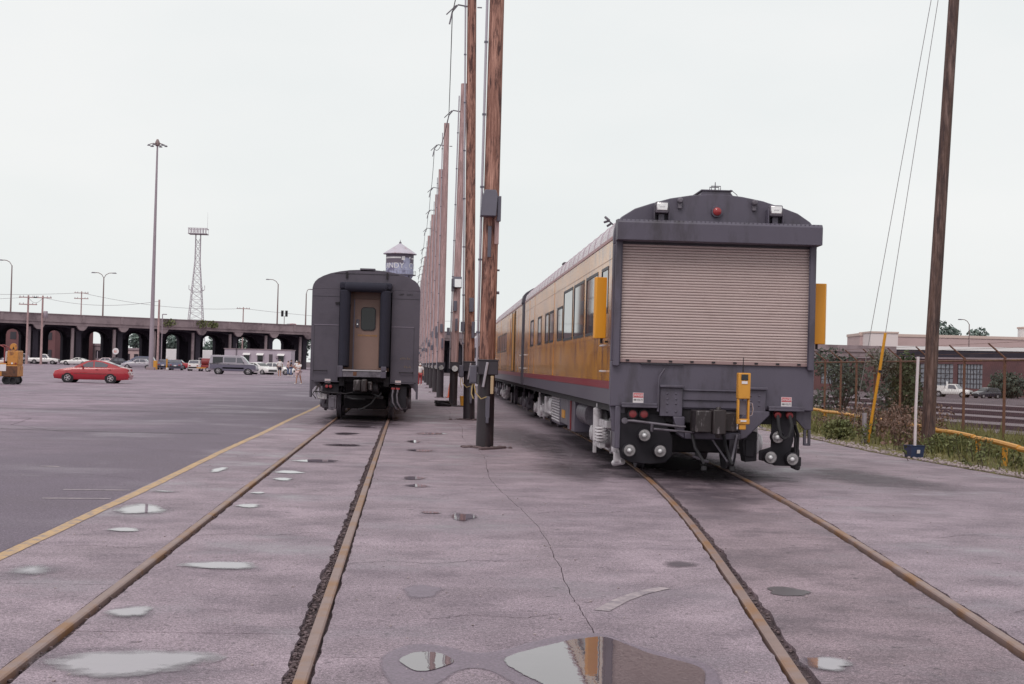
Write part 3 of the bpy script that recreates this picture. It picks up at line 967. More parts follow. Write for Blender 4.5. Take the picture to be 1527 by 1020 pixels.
def tree(name, label, x, y, z0, h, rad, leafm, seed, n=1500, size=0.35, group=None, trunk=0.35, cat='tree'):
    rg = random.Random(seed)
    t = thing(name, label, cat, (x, y, z0), 0, group)
    tk = MB()
    tk.path([(0, 0, -0.05), (0.05 * h * .2, 0, h * .2), (0.03 * h, 0.02 * h, h * trunk * 1.2), (0, 0, h * .8)], [h * .032, h * .025, h * .02, h * .006], 8)
    cr = MB()
    k = 11
    for i in range(k):
        a = 6.28 * i / k + rg.uniform(-.4, .4)
        f = rg.uniform(.25, .72)
        zc = h * (trunk + (1 - trunk) * rg.uniform(.12, .9))
        sh = 1 - 0.55 * ((zc / h - .55) / .45) ** 2 if zc > .55 * h else 1
        c = (rad * f * math.cos(a) * sh, rad * f * math.sin(a) * sh, zc)
        rr = rad * rg.uniform(.34, .55)
        tk.path([(0.02 * h, 0.01 * h, h * trunk * .95), (c[0] * .5, c[1] * .5, (h * trunk + zc) / 2), c], [h * .012, h * .008, h * .003], 5)
        leaves(cr, c, (rr, rr, rr * .75), n // k, size, rg, 0.35)
    tk.build('trunk', 'bark', t)
    cr.build('crown', leafm, t, smooth=False)
    return t


# ------------------------------------------------------------------ viaduct across the far side of the lot
A, B = V(-80.0, 264.0, 0), V(36, 357, 0)
vd = (B - A)
VL = vd.length
vd.normalize()
vn = V(-vd.y, vd.x, 0)       # away from the camera


def vp(s, d, z):
    p = A + vd * s + vn * d
    return (p.x, p.y, z)


via = thing('viaduct', 'long weathered concrete road viaduct on arched piers across the far side of the lot', 'viaduct')


def vbox(mb, s0, s1, d0, d1, z0, z1, m=0):
    vs = [vp(s, d, z) for z in (z0, z1) for s, d in ((s0, d0), (s1, d0), (s1, d1), (s0, d1))]
    mb.add(vs, [(0, 3, 2, 1), (4, 5, 6, 7), (0, 1, 5, 4), (1, 2, 6, 5), (2, 3, 7, 6), (3, 0, 4, 7)], m)


zf = lambda s: 0.0
mb = MB()
vbox(mb, -6, VL, -0.5, 13.5, 6.95, 7.45)
mb.build('deck', 'via_conc', via)
mb = MB()
vbox(mb, -6, VL, -0.62, -0.32, 7.45, 8.78)
vbox(mb, -6, VL, -0.72, -0.30, 8.78, 8.92)
for s in np.arange(-3, VL, 7.6):
    vbox(mb, s, s + .5, -0.7, -0.63, 7.5, 8.75)
mb.build('parapet', 'via_conc', via)
mb = MB()
vbox(mb, -6, VL, 13.2, 13.5, 7.45, 8.8)
mb.build('parapet', 'via_conc', via)
BAY = 8.2
nb = int(VL / BAY) + 1
ARCH = MB()


def arcade(d, th, half, spring, crown, pier_w, off, m):
    # arched spandrel panels between piers, one per bay
    for b in range(-1, nb):
        s0, s1 = b * BAY + off, (b + 1) * BAY + off
        mid = (s0 + s1) / 2
        pts = [(s0, 6.94), (s0, spring), (mid - half, spring)]
        for i in range(1, 10):
            a = math.pi * (1 - i / 10)
            pts.append((mid + half * math.cos(a), spring + (crown - spring) * math.sin(a) ** .8))
        pts += [(mid + half, spring), (s1, spring), (s1, 6.94)]
        mb = MB()
        mb.prism([vp(s, d, z) for s, z in pts], tuple(vn * th))
        mb.build('arch', m, via, smooth=False)
    for b in range(-1, nb + 1):
        s = b * BAY + off
        mb = MB()
        vbox(mb, s - pier_w / 2, s + pier_w / 2, d - .08, d + th + .08, -0.06, spring + .3)
        mb.build('pier', m, via)


arcade(0.9, 0.7, 3.3, 5.75, 6.7, 1.0, 2.95, 'via_shaded')
arcade(6.2, 0.9, 2.3, 4.9, 6.4, 2.4, 5.18, 'via_shaded')
arcade(12.2, 0.9, 1.35, 5.2, 6.2, 5.3, 0.0, 'via_shaded')
for b in range(-1, nb + 1):      # paler round columns patched against every second pier line
    x, y, z = vp(b * BAY + 1.6, .5, 0)
    MB().tube((x, y, -.1), (x, y, 6.5), .3, .3, 10).build('column', 'via_conc', via)
for b in range(-1, nb + 1):
    mb = MB()
    s = b * BAY + 2.95
    mb.prism([vp(s + a, -0.45, z) for a, z in ((-1.1, 6.95), (-.75, 6.4), (-.35, 6.1), (.35, 6.1), (.75, 6.4), (1.1, 6.95))], tuple(vn * .42))
    mb.build('corbel', 'via_conc', via)
# crack-rooted shrubs growing out of the parapet
for i, (s, w) in enumerate(((44.5, 1.7), (51.8, 2.0), (54.3, 1.2), (86.5, 1.0))):
    mb = MB()
    leaves(mb, (0, 0, 0), (w, 0.6, 0.75), 160, 0.4, random.Random(i), 0.2)
    o = mb.build('parapet_shrub', 'leaf_weed', smooth=False)
    o.location = vp(s, -0.9, 8.2)
    tag(o, ['small green shrub rooted in the parapet just past the light mast', 'broadest green shrub hanging from the viaduct parapet below the radio tower',
            'thin green sprig on the parapet beside the broad shrub', 'small weed on the parapet close to the grey coach'][i], 'shrub', 'shrubs growing on the viaduct')


def on_via(px_x, y, z):
    return (px_x, y, z)


def street_lamp(x, y, z0, z1, arms, label, group='street lamps along the viaduct', reach=1.6):
    t = thing('street_lamp', label, 'street lamp', (x, y, z0), 0, group)
    h = z1 - z0
    MB().tube((0, 0, -0.1), (0, 0, h - .9), 0.16, 0.10, 8).build('pole', 'lamp_post', t)
    for sx in arms:
        p = [(0, 0, h - 1.0), (sx * reach * .25, 0, h - .35), (sx * reach * .6, 0, h - .05), (sx * reach, 0, h)]
        MB().path(p, 0.07, 6).build('arm', 'lamp_post', t)
        MB().box((sx * (reach + .35), 0, h - .02), (0.8, .35, .2), taper=(.6, .7)).build('lamp_head', 'steel_grey', t, bevel=.03)
    return t


street_lamp(-70.3, 278.5, 8.9, 18.2, (-1,), 'single-arm street lamp on the viaduct nearest the picture edge above the yellow machine')
street_lamp(-56.9, 292.3, 8.9, 17.2, (-1, 1), 'double-arm street lamp standing on the viaduct deck')
street_lamp(-26.7, 317.5, 8.9, 18.2, (-1,), 'single-arm street lamp on the viaduct beside the traffic signal', reach=1.8)
street_lamp(-21.2, 321.5, 8.9, 16.6, (1,), 'single-arm street lamp on the viaduct just behind the grey coach', reach=.6)
sg = thing('traffic_signal', 'pair of black traffic signal heads seen from behind on the viaduct', 'traffic signal', (-25.3, 317.8, 8.9))
MB().tube((0, 0, -.1), (0, 0, 1.9), .07, .07, 6).build('pole', 'lamp_post', sg)
for sx in (-.42, .42):
    MB().box((sx, 0, 2.4), (.5, .3, 1.25)).tube((sx, -.2, 2.75), (sx, -.35, 2.75), .18, .18, 8).build('signal_head', 'black', sg, bevel=.05)
# ------------------------------------------------------------------ beyond the viaduct
def house_box(name, label, cat, c, d, wallm, roofm, rz=0, wins=0, winm='frame_dark', rows=1, group=None, par=0.5):
    t = thing(name, label, cat, c, rz, group)
    MB().box((0, 0, d[2] / 2 - .04), d).build('wall', wallm, t, bevel=.05)
    MB().box((0, 0, d[2] + par / 2 - .05), (d[0] + .4, d[1] + .4, par)).build('roof', roofm, t, bevel=.04)
    if wins:
        me = MB().box((0, 0, 0), (d[0] / wins * .5, .12, d[2] / rows * .42)).mesh('window', winm, False)
        for r in range(rows):
            for i in range(wins):
                w = put('window', me, t)
                w.location = (-d[0] / 2 + (i + .5) * d[0] / wins, -d[1] / 2 - .02, d[2] * (r + .52) / rows)
    return t


house_box('brick_building', 'red brick building seen through the viaduct arches above the white pickup', 'building', (-80, 347, -.05), (17, 12, 7.5), 'brick_wall', 'coping', R(-30), 5, rows=2)
house_box('low_building', 'low grey stone building seen through the arch above the red sedan', 'building', (-69, 353, -.05), (7, 8, 4.0), 'via_conc', 'coping', R(-25), 3)
house_box('low_building', 'low pink stone building under the tree seen through the arch beside the light mast', 'building', (-60.5, 352, -.05), (7, 7, 3.2), 'pink_wall', 'coping', R(-28), 3)


def box_trailer(loc, rz, label):
    t = thing('box_trailer', label, 'trailer', loc, rz, 'white box trailers beyond the viaduct')
    MB().box((0, 0, 2.3), (12, 2.5, 2.7)).build('body', 'white_wall', t, bevel=.06)
    MB().box((0, 0, .85), (11.5, 1.0, .25)).build('chassis', 'black', t)
    me = MB().lathe([(.2, -1.2), (.5, -1.2), (.52, -1.1), (.52, 1.1), (.5, 1.2), (.2, 1.2)], (0, 0, .5), (0, 1, 0), 14).mesh('wheel', 'rubber')
    for x in (-4.8, -3.6):
        put('wheel', me, t).location = (x, 0, 0)
    MB().b2(4.2, 4.5, -.8, .8, 0, .85).build('landing_leg', 'black', t)
    return t


box_trailer((-51.5, 346, -.05), R(4), 'white box trailer parked under the trees behind the viaduct, nearer the light mast')
box_trailer((-45.0, 353, -.05), R(4), 'white box trailer parked under the trees behind the viaduct, behind the van')
for i, (x, y, h, r, lb) in enumerate([(-62.0, 368, 8, 4.2, 'round green tree seen through the arch just before the light mast'), (-54.5, 372, 9.2, 4.6, 'big green tree filling the arch just past the light mast'),
                                      (-46, 377, 9.2, 4.8, 'big green tree filling the arch above the small white hatchback'), (-38, 381, 9, 4.5, 'green tree behind the viaduct over the office trailer'),
                                      (-27, 388, 9, 4.5, 'green tree behind the viaduct close to the grey coach'), (6, 392, 9, 5, 'green tree beyond the viaduct behind the row of poles')]):
    tree('broadleaf_tree', lb, x, y, -.05, h, r, 'leaf_far', 40 + i, 1700, 0.8, 'trees beyond the viaduct', .2)


def utility_pole(x, y, z0, z1, label, arms=1, transformer=False, m='wood_pink', r=.16, grp='utility poles along the viaduct'):
    t = thing('utility_pole', label, 'utility pole', (x, y, z0), 0, grp)
    h = z1 - z0
    MB().tube((0, 0, -.1), (0, 0, h), r, r * .7, 8).build('post', m, t)
    for a in range(arms):
        MB().box((0, -.15, h - .35 - a * 1.15), (2.9, .12, .16)).build('crossarm', m, t)
        for q in (-1.3, -.75, .75, 1.3):
            MB().lathe([(.05, 0), (.07, .1), (.04, .22)], (q, -.15, h - .27 - a * 1.15), n=6).build('insulator', 'mast_grey', t)
    if transformer:
        MB().lathe([(.3, 0), (.34, .05), (.34, 1.0), (.28, 1.1)], (.55, -.1, h - 3.6), n=12).build('transformer', 'mast_grey', t)
    return t


utility_pole(-61.6, 255, 0, 11.2, 'wooden utility pole in front of the viaduct with two crossarms, behind the pickup bed', 2, r=.2)
utility_pole(-59.3, 255, 0, 11.2, 'wooden utility pole in front of the viaduct carrying a grey transformer can', 1, True, r=.2)
utility_pole(-67.5, 324, 0, 14.9, 'utility pole behind the viaduct with double crossarm between two street lamps', 2)
utility_pole(-36.2, 342, 0, 13.2, 'short utility pole top showing over the viaduct right of the radio tower', 1)
pp = thing('bare_pole', 'bare wooden pole standing right against the steel light mast', 'pole', (-34.25, 215, 0))
MB().tube((0, 0, -.1), (0, 0, 9.6), .17, .13, 8).build('post', 'wood_pink', pp)
pp = thing('bare_pole', 'slim steel pole with small lamp just past the bare wooden pole', 'pole', (-33.75, 215, 0))
MB().tube((0, 0, -.1), (0, 0, 7.6), .07, .06, 8).build('post', 'mast_grey', pp)
MB().box((.3, 0, 7.6), (.6, .2, .12)).build('lamp_head', 'mast_grey', pp)


def cable(name, pts, sag, r, m, label, cat='cable', group=None):
    P = []
    for a, b in zip(pts[:-1], pts[1:]):
        a, b = V(*a), V(*b)
        for i in range(12):
            t = i / 12
            p = a.lerp(b, t)
            p.z -= sag * 4 * t * (1 - t)
            P.append(p)
    P.append(V(*pts[-1]))
    o = MB().path(P, r, 5).build(name, m)
    return tag(o, label, cat, group)


cable('power_line', [(-110, 300, 14.5), (-67.5, 324, 14.6), (-36.2, 342, 12.9), (20, 380, 13)], 1.2, .035, 'wire_grey', 'thin power line strung between the utility poles behind the viaduct', 'power line')
cable('power_line', [(-90, 252, 11.2), (-61.6, 255, 10.9), (-59.3, 255, 10.9), (-34.2, 215, 9.4)], .9, .028, 'wire_grey', 'thin power line from the twin poles to the bare pole beside the mast', 'power line')

# high-mast light
mast = thing('light_mast', 'very tall tapered steel light mast with ring of floodlights over the parking lot', 'light mast', (-33.5, 205, 0))
MB().tube((0, 0, -.1), (0, 0, 29.6), .32, .11, 12).build('pole', 'mast_grey', mast)
MB().lathe([(.2, 0), (.3, .1), (.3, .5), (.12, .9)], (0, 0, 29.4), n=10).build('head_ring', 'lamp_post', mast)
for i in range(6):
    a = 2 * math.pi * i / 6 + .3
    x, y = math.cos(a), math.sin(a)
    MB().path([(0, 0, 29.6), (x * .5, y * .5, 29.75), (x * 1.0, y * 1.0, 29.6)], .05, 5).build('arm', 'lamp_post', mast)
    MB().box((x * 1.1, y * 1.1, 29.48), (.42, .42, .18), rot=(0, 0, a), taper=(.6, .6)).build('floodlight', 'steel_grey', mast, bevel=.03)
MB().box((0, 0, .15), (1.1, 1.1, .4)).build('base', 'via_conc', mast, bevel=.03)

# radio tower
rt = thing('radio_tower', 'pale steel lattice radio tower with antenna platform far beyond the viaduct', 'radio tower', (-81.5, 600, 0))
legs = [(-1, -1), (1, -1), (1, 1), (-1, 1)]
def lw(z):
    return max(0.95, 3.9 - z * 0.075)
mb = MB()
for sx, sy in legs:
    mb.tube((sx * lw(0), sy * lw(0), -.3), (sx * lw(39), sy * lw(39), 39), .16, .13, 5)
    mb.tube((sx * lw(39), sy * lw(39), 39), (sx * .9, sy * .9, 50), .13, .12, 5)
mb.build('leg', 'tower_pale', rt)
mb = MB()
zs = list(np.arange(1, 50, 2.6))
for z0, z1 in zip(zs[:-1], zs[1:]):
    for (ax, ay), (bx, by) in zip(legs, legs[1:] + legs[:1]):
        mb.tube((ax * lw(z0), ay * lw(z0), z0), (bx * lw(z1), by * lw(z1), z1), .07, n=4, cap=False)
        mb.tube((bx * lw(z0), by * lw(z0), z0), (ax * lw(z1), ay * lw(z1), z1), .07, n=4, cap=False)
        mb.tube((ax * lw(z0), ay * lw(z0), z0), (bx * lw(z0), by * lw(z0), z0), .06, n=4, cap=False)
mb.build('lattice_brace', 'tower_pale', rt)
mb = MB()
for zz in (49.6, 51.6):
    mb.box((0, -3, zz), (7.2, .18, .25)).box((0, 3, zz), (7.2, .18, .25)).box((-3.5, 0, zz), (.18, 6, .25)).box((3.5, 0, zz), (.18, 6, .25))
mb.box((0, 0, 49.5), (7, 6, .15))
for i in range(8):
    mb.box((-3.4 + i * .97, -3, 50.6), (.12, .12, 2)).box((-3.4 + i * .97, 3, 50.6), (.12, .12, 2))
mb.build('platform', 'tower_pale', rt)
ar = MB().box((0, 0, 0), (.45, .2, 1.7)).mesh('antenna_panel', 'tower_pale', False)
for i in range(7):
    put('antenna_panel', ar, rt).location = (-3.2 + i * 1.07, -3.2, 50.7)
for sx in (-1, 1):
    MB().path([(sx * 1.2, 0, 27), (sx * 3.0, 0, 28.2), (sx * 3.0, 0, 29.8)], .12, 5).path([(sx * 2.1, 0, 27.2), (sx * 2.1, 0, 29.2)], .1, 5).tube((0, 0, 27.2), (sx * 3, 0, 28.2), .1, n=5).build('antenna_arm', 'tower_pale', rt)
MB().tube((3.4, 0, 51), (3.4, 0, 58), .06, .03, 5).build('whip_antenna', 'tower_pale', rt)

# water tower
WTY = 420.0
k_ = WTY / 260.0
wz0, wz1, wz2 = 1.63 + (16.6 - 1.63) * k_, 1.63 + (20.2 - 1.63) * k_, 1.63 + (22.0 - 1.63) * k_
wx, wr = -1.68 * k_, 2.33 * k_
wt = thing('water_tower', 'blue and dark water tower with conical roof and white lettering behind the grey coach', 'water tower', (wx, WTY, 0))
MB().lathe([(wr, wz0), (wr, wz0 + (wz1 - wz0) * .52)], n=36, caps=False).build('lower_tank', 'wt_blue', wt)
MB().lathe([(wr + .003, wz0 + (wz1 - wz0) * .52), (wr + .003, wz1)], n=36, caps=False).build('upper_tank', 'wt_dark', wt)
MB().lathe([(wr * 1.02, wz0), (wr * .85, wz0 - 1.2), (wr * .45, wz0 - 2.3), (.4, wz0 - 2.8), (.35, 3)], n=28).build('bowl', 'wt_blue', wt)
MB().lathe([(wr * 1.24, wz1 - .25), (wr * 1.24, wz1 - .1), (.35, wz2 - .2), (.1, wz2 - .1)], n=12).build('roof', 'wt_roof', wt, smooth=False)
MB().lathe([(.3, 0), (.34, .3), (.06, .7), (.05, 1.1)], (0, 0, wz2 - .25), n=8).build('finial', 'steel_grey', wt)
MB().lathe([(wr, wz0 - .12), (wr * 1.18, wz0 - .12), (wr * 1.18, wz0 + .05), (wr, wz0 + .05)], n=28, caps=False).build('walkway', 'steel_grey', wt)
mb = MB()
for i in range(36):
    a0, a1 = 2 * math.pi * i / 36, 2 * math.pi * (i + 1) / 36
    r_ = wr * 1.17
    mb.tube((r_ * math.cos(a0), r_ * math.sin(a0), wz0 + 1.0), (r_ * math.cos(a1), r_ * math.sin(a1), wz0 + 1.0), .03, n=4)
    mb.tube((r_ * math.cos(a0), r_ * math.sin(a0), wz0), (r_ * math.cos(a0), r_ * math.sin(a0), wz0 + 1.0), .03, n=4)
mb.build('railing', 'steel_grey', wt)
for i in range(4):
    a = math.pi / 4 + i * math.pi / 2
    MB().tube((wr * .98 * math.cos(a), wr * .98 * math.sin(a), wz0 - .3), (wr * 1.5 * math.cos(a), wr * 1.5 * math.sin(a), -.3), .22, .26, 6).build('leg', 'steel_grey', wt)
mb = MB()     # faded white band with broken patches
def arcpatch(mb, a0, a1, z0, z1, rr):
    n = max(2, int(abs(a1 - a0) / 6))
    pts = []
    vs = []
    for i in range(n + 1):
        a = R(a0 + (a1 - a0) * i / n - 90)
        vs += [(rr * math.cos(a), rr * math.sin(a), z0), (rr * math.cos(a), rr * math.sin(a), z1)]
    mb.add(vs, [(2 * i, 2 * i + 2, 2 * i + 3, 2 * i + 1) for i in range(n)])
hh = wz1 - wz0
arcpatch(mb, -85, 5, wz0 + hh * .74, wz0 + hh * .81, wr + .012)
arcpatch(mb, 8, 22, wz0 + hh * .66, wz0 + hh * .84, wr + .012)
arcpatch(mb, 42, 50, wz0 + hh * .74, wz0 + hh * .82, wr + .012)
arcpatch(mb, 56, 82, wz0 + hh * .72, wz0 + hh * .78, wr + .012)
mb.build('painted_band', 'white_ink', wt, smooth=False)
mb = MB()
arcpatch(mb, 15, 48, wz0 + hh * .3, wz0 + hh * .78, wr + .007)
mb.build('faded_patch', 'wt_blue', wt, smooth=False)
for ch, a in zip('CANDY.CO', (-82, -58, -37, -13, 9, 27, 52, 78)):
    aa = R(a - 90)
    text('letter', ch, 2.05, ((wr + .03) * math.cos(aa), (wr + .03) * math.sin(aa), wz0 + hh * .395), (R(90), 0, R(a)), 'white_ink', wt, .02)

# ------------------------------------------------------------------ right-hand background: overpass, warehouse, buildings
ov = thing('overpass', 'grey concrete road overpass crossing behind the brick warehouse', 'overpass')
def seg_box(mb, p, q, d0, d1, z0, z1):
    p, q = V(*p, 0), V(*q, 0)
    d = (q - p).normalized()
    nn = V(-d.y, d.x, 0)
    c = [p + nn * d0, q + nn * d0, q + nn * d1, p + nn * d1]
    mb.prism([(v.x, v.y, z0) for v in c], (0, 0, z1 - z0))
P0, P1, P2 = (36, 357), (118, 366), (200, 372)
for a, b in ((P0, P1), (P1, P2)):
    mb = MB()
    seg_box(mb, a, b, -.6, -.3, 7.4, 8.95)
    mb.build('parapet', 'via_conc', ov)
    mb = MB()
    seg_box(mb, a, b, -.3, 13, 6.3, 7.4)
    mb.build('deck', 'via_conc', ov)
for i in range(12):
    t = (i + .5) / 12
    x, y = P0[0] + (P2[0] - P0[0]) * t, P0[1] + (P2[1] - P0[1]) * t
    MB().b2(x - .7, x + .7, y + 1, y + 12, -1, 6.4).build('pier', 'via_conc', ov)
rp = thing('ramp', 'elevated road ramp with bright white parapet over a dark underside behind the warehouse', 'ramp')
Q0, Q1 = (93.5, 290), (160, 244)
mb = MB()
seg_box(mb, Q0, Q1, 0, .3, 6.9, 7.6)
mb.build('parapet', 'white_wall', rp)
mb = MB()
seg_box(mb, Q0, Q1, .1, 9, 4.7, 6.95)
mb.build('deck', 'via_shaded', rp)
for i in range(6):
    t = (i + .5) / 6
    MB().box((Q0[0] + (Q1[0] - Q0[0]) * t + 1.5, Q0[1] + (Q1[1] - Q0[1]) * t + 4, 2.2), (1.2, 1.2, 6.4)).build('pier', 'via_shaded', rp)

wh = thing('brick_warehouse', 'long low red brick warehouse with multi-pane windows beside the rail yard', 'warehouse')
WA, WB_ = V(58, 292, -.95), V(104, 186, -.95)
wd = (WB_ - WA)
WLn = wd.length
wd.normalize()
wn = V(-wd.y, wd.x, 0)
wins = []
def wpt(s, z, d=0.0):
    p = WA + wd * s + wn * d
    return V(p.x, p.y, z)
# window bays measured along the wall; the wall is built around the openings
WIN = []
for s in (14.0, 26.0):
    WIN.append((s, 7.2))
def s_of(px):      # distance along the wall seen at a bearing tan(px)
    return px
front = [(57.6, 7.4), (65.9, 5.3)]
WIN = [(20, 7.5), (33, 7.5)] + front + [(96, 8), (108, 6)]
z_s, z_h = .15, 3.85
mb = MB()
prev = 0.0
for s, w in WIN:
    mb.prism([wpt(prev, -1), wpt(s, -1), wpt(s, 4.6), wpt(prev, 4.6)], tuple(wn * 18))
    mb.prism([wpt(s, -1), wpt(s + w, -1), wpt(s + w, z_s), wpt(s, z_s)], tuple(wn * .5))
    mb.prism([wpt(s, z_h), wpt(s + w, z_h), wpt(s + w, 4.6), wpt(s, 4.6)], tuple(wn * .5))
    prev = s + w
mb.prism([wpt(prev, -1), wpt(WLn, -1), wpt(WLn, 4.6), wpt(prev, 4.6)], tuple(wn * 18))
mb.build('wall', 'brick_wall', wh, smooth=False)
mb = MB()
mb.prism([wpt(-.3, 4.6, -.15), wpt(WLn + .3, 4.6, -.15), wpt(WLn + .3, 4.85, -.15), wpt(-.3, 4.85, -.15)], tuple(wn * 18.3))
mb.build('coping', 'coping', wh, smooth=False)
for s, w in WIN:
    f = MB()
    nx, nz = 8, 5
    for i in range(nx + 1):
        f.prism([wpt(s + w * i / nx - .05, z_s, .12), wpt(s + w * i / nx + .05, z_s, .12), wpt(s + w * i / nx + .05, z_h, .12), wpt(s + w * i / nx - .05, z_h, .12)], tuple(wn * .1))
    for j in range(nz + 1):
        z = z_s + (z_h - z_s) * j / nz
        f.prism([wpt(s, z - .04, .115), wpt(s + w, z - .04, .115), wpt(s + w, z + .04, .115), wpt(s, z + .04, .115)], tuple(wn * .1))
    fo = f.build('window_frame', 'frame_dark', wh, smooth=False)
    g_ = MB()
    g_.prism([wpt(s, z_s, .18), wpt(s + w, z_s, .18), wpt(s + w, z_h, .18), wpt(s, z_h, .18)], tuple(wn * .03))
    g_.build('pane', 'pane_grey', fo, smooth=False)

house_box('commercial_building', 'long pink stucco building with flat roof above the overpass', 'building', (178, 432, -1), (100, 20, 14.0), 'pink_wall', 'beige_wall', R(-6), 12, rows=1, par=.8)
house_box('commercial_building', 'pale cream building end block above the overpass beside the pink one', 'building', (131.5, 424, -1), (7.5, 14, 14.6), 'pale_wall', 'beige_wall', R(-4), 2, rows=1, par=.5)
house_box('rooftop_block', 'small white plant room on the roof of the pink building', 'plant room', (183, 441, 13.6), (7, 6, 3.2), 'white_wall', 'beige_wall', 0, 2)
tree('rooftop_tree', 'grey-green tree clump showing over the roof of the pink building', 167, 470, 0, 19, 7, 'leaf_far', 91, 700, 1.3)
tree('rooftop_tree', 'smaller grey-green tree beside the clump over the pink building', 178, 472, 0, 17.5, 5, 'leaf_far', 92, 500, 1.2)
street_lamp(111.4, 300, -1, 13.4, (-1,), 'thin single-arm street lamp rising over the pink building roofline', group='street lamps on the ramp')


# ------------------------------------------------------------------ fence along the yard
def fence_x(y):
    return 15.0 + (y - 37) * 0.052 if y < 58 else 16.1 + (y - 58) * .02


fe = thing('security_fence', 'rusty chain-link security fence with angled barbed-wire arms along the rail yard', 'fence')
FY = [28.0, 31.3, 34.6, 38.0, 41.3, 44.6, 47.8, 51.0, 53.6, 56.0, 58.6, 62, 65.4, 69, 73, 77]
post_me = MB().tube((0, 0, -.1), (0, 0, 2.2), .04, .04, 8).mesh('post', 'fence_rust')
arm_me = MB().tube((0, 0, 0), (-.42, .05, .36), .026, .02, 6).mesh('barb_arm', 'fence_rust')
for y in FY:
    x = fence_x(y)
    p = put('post', post_me, fe)
    p.location = (x, y, 0)
    a = put('barb_arm', arm_me, fe)
    a.location = (x, y, 2.18)
MB().path([(fence_x(y), y, 2.12) for y in FY], .026, 6).build('top_rail', 'fence_rust', fe)
MB().path([(fence_x(y), y, .08) for y in FY], .018, 5).build('bottom_rail', 'fence_rust', fe)
for q in (.33, .66, 1):
    MB().path([(fence_x(y) - .42 * q, y + .05 * q, 2.18 + .36 * q) for y in FY], .005, 4).build('barbed_wire', 'fence_rust', fe)
mb = MB()
for y0, y1 in zip(FY[:-1], FY[1:]):
    n_ = int((y1 - y0) / .16)
    for i in range(-14, n_ + 1):
        ya, yb = y0 + i * .16, y0 + i * .16 + 2.1
        for sgn in (0, 1):
            a, b = max(ya, y0), min(yb, y1)
            if b <= a:
                continue
            za, zb = (a - ya), (b - ya)
            if sgn:
                za, zb = 2.1 - za, 2.1 - zb
            w = .0042
            mb.add([(fence_x(a), a, za - w), (fence_x(a), a, za + w), (fence_x(b), b, zb + w), (fence_x(b), b, zb - w)], [(0, 1, 2, 3)])
mb.build('chain_link', 'fence_rust', fe, smooth=False, kind='stuff')

# yellow guardrail of old pipe on stubby posts
gp_ = [(8.9 + 1.2, 21.6), (10.95, 26.9), (11.85, 31.5), (12.4, 35.4), (13.1, 41), (13.6, 46), (14.1, 51.5), (14.5, 58)]
gx = lambda y: float(np.interp(y, [p[1] for p in gp_], [p[0] for p in gp_]))
gu = thing('guardrail', 'yellow painted pipe guardrail on short posts along the grass verge', 'guardrail')
for (x0, y0), (x1, y1) in zip(gp_[:-1], gp_[1:]):
    MB().path([(x0, y0 + .01, .42), ((x0 + x1) / 2, (y0 + y1) / 2, .43), (x1, y1 - .01, .40)], .052, 8).build('pipe', 'guard_yellow', gu)
pm = MB().tube((0, 0, -.1), (0, 0, .36), .055, .055, 8).mesh('post', 'guard_yellow')
for y in (22.5, 25.3, 28.2, 31, 34, 37.4, 42, 46.5, 51, 55.5):
    put('post', pm, gu).location = (gx(y), y, 0)

# leaning creosoted pole with guy wires
lp = thing('utility_pole', 'dark creosoted wooden pole leaning over the verge by the blue tub', 'utility pole', (11.55, 33.5, 0))
MB().path([(0, 0, -.2), (.06, 0, 2.6), (.38, 0, 10), (.5, 0, 12.6)], [.155, .145, .12, .11], 14).build('post', 'wood_dark', lp)
cable('guy_wire', [(10.98, 36, .1), (12.1, 34.2, 12.3)], 0, .008, 'wire_grey', 'guy wire with the yellow guard stretching up to the leaning pole', 'guy wire')
g1 = MB().path([(10.97, 36, .06), (11.02, 35.9, .66), (11.13, 35.72, 1.8), (11.215, 35.63, 2.66)], .036, 8).path([(11.135, 35.72, 1.72), (11.14, 35.715, 1.78)], .045, 8, 1).build('guy_guard', ['guard_guy', 'black'])
tag(g1, 'long yellow plastic guard sleeve over the lower end of a guy wire', 'guy guard')
cable('guy_wire', [(11.2, 38.2, .0), (12.05, 34.4, 12.3)], 0, .008, 'wire_grey', 'bare guy wire running behind the one with the yellow guard', 'guy wire')
sp = MB().path([(10.29, 30.6, .22), (10.30, 30.62, 1.0), (10.325, 30.62, 2.05)], .03, 10).build('marker_pipe', 'pvc')
tag(sp, 'white plastic pipe standing upright in the blue tub', 'pipe')
tb = thing('tub', 'dark blue plastic tub with white sticker on the pavement edge', 'tub', (10.26, 30.55, 0), R(12))
MB().lathe([(.185, .01), (.215, .24), (.228, .25), (.228, .262), (.208, .262), (.17, .03)], n=4, d=(0, 0, 1)).build('bucket', 'tub_blue', tb, smooth=False)
MB().b2(-.1, .1, -.1, .1, .03, .2).build('ballast_fill', 'rubble', tb)
MB().box((.0, -.17, .14), (.07, .006, .07), rot=(R(8), 0, R(0))).build('sticker', 'white_placard', tb)
tb.scale = (1.0, 1, 1)
st = MB().tube((11.03, 36.5, -.05), (11.02, 36.5, .74), .055, .055, 10).build('stub_post', 'conduit')
tag(st, 'short grey metal stub post in the weeds beside the guy anchor', 'post')


# weeds and bushes

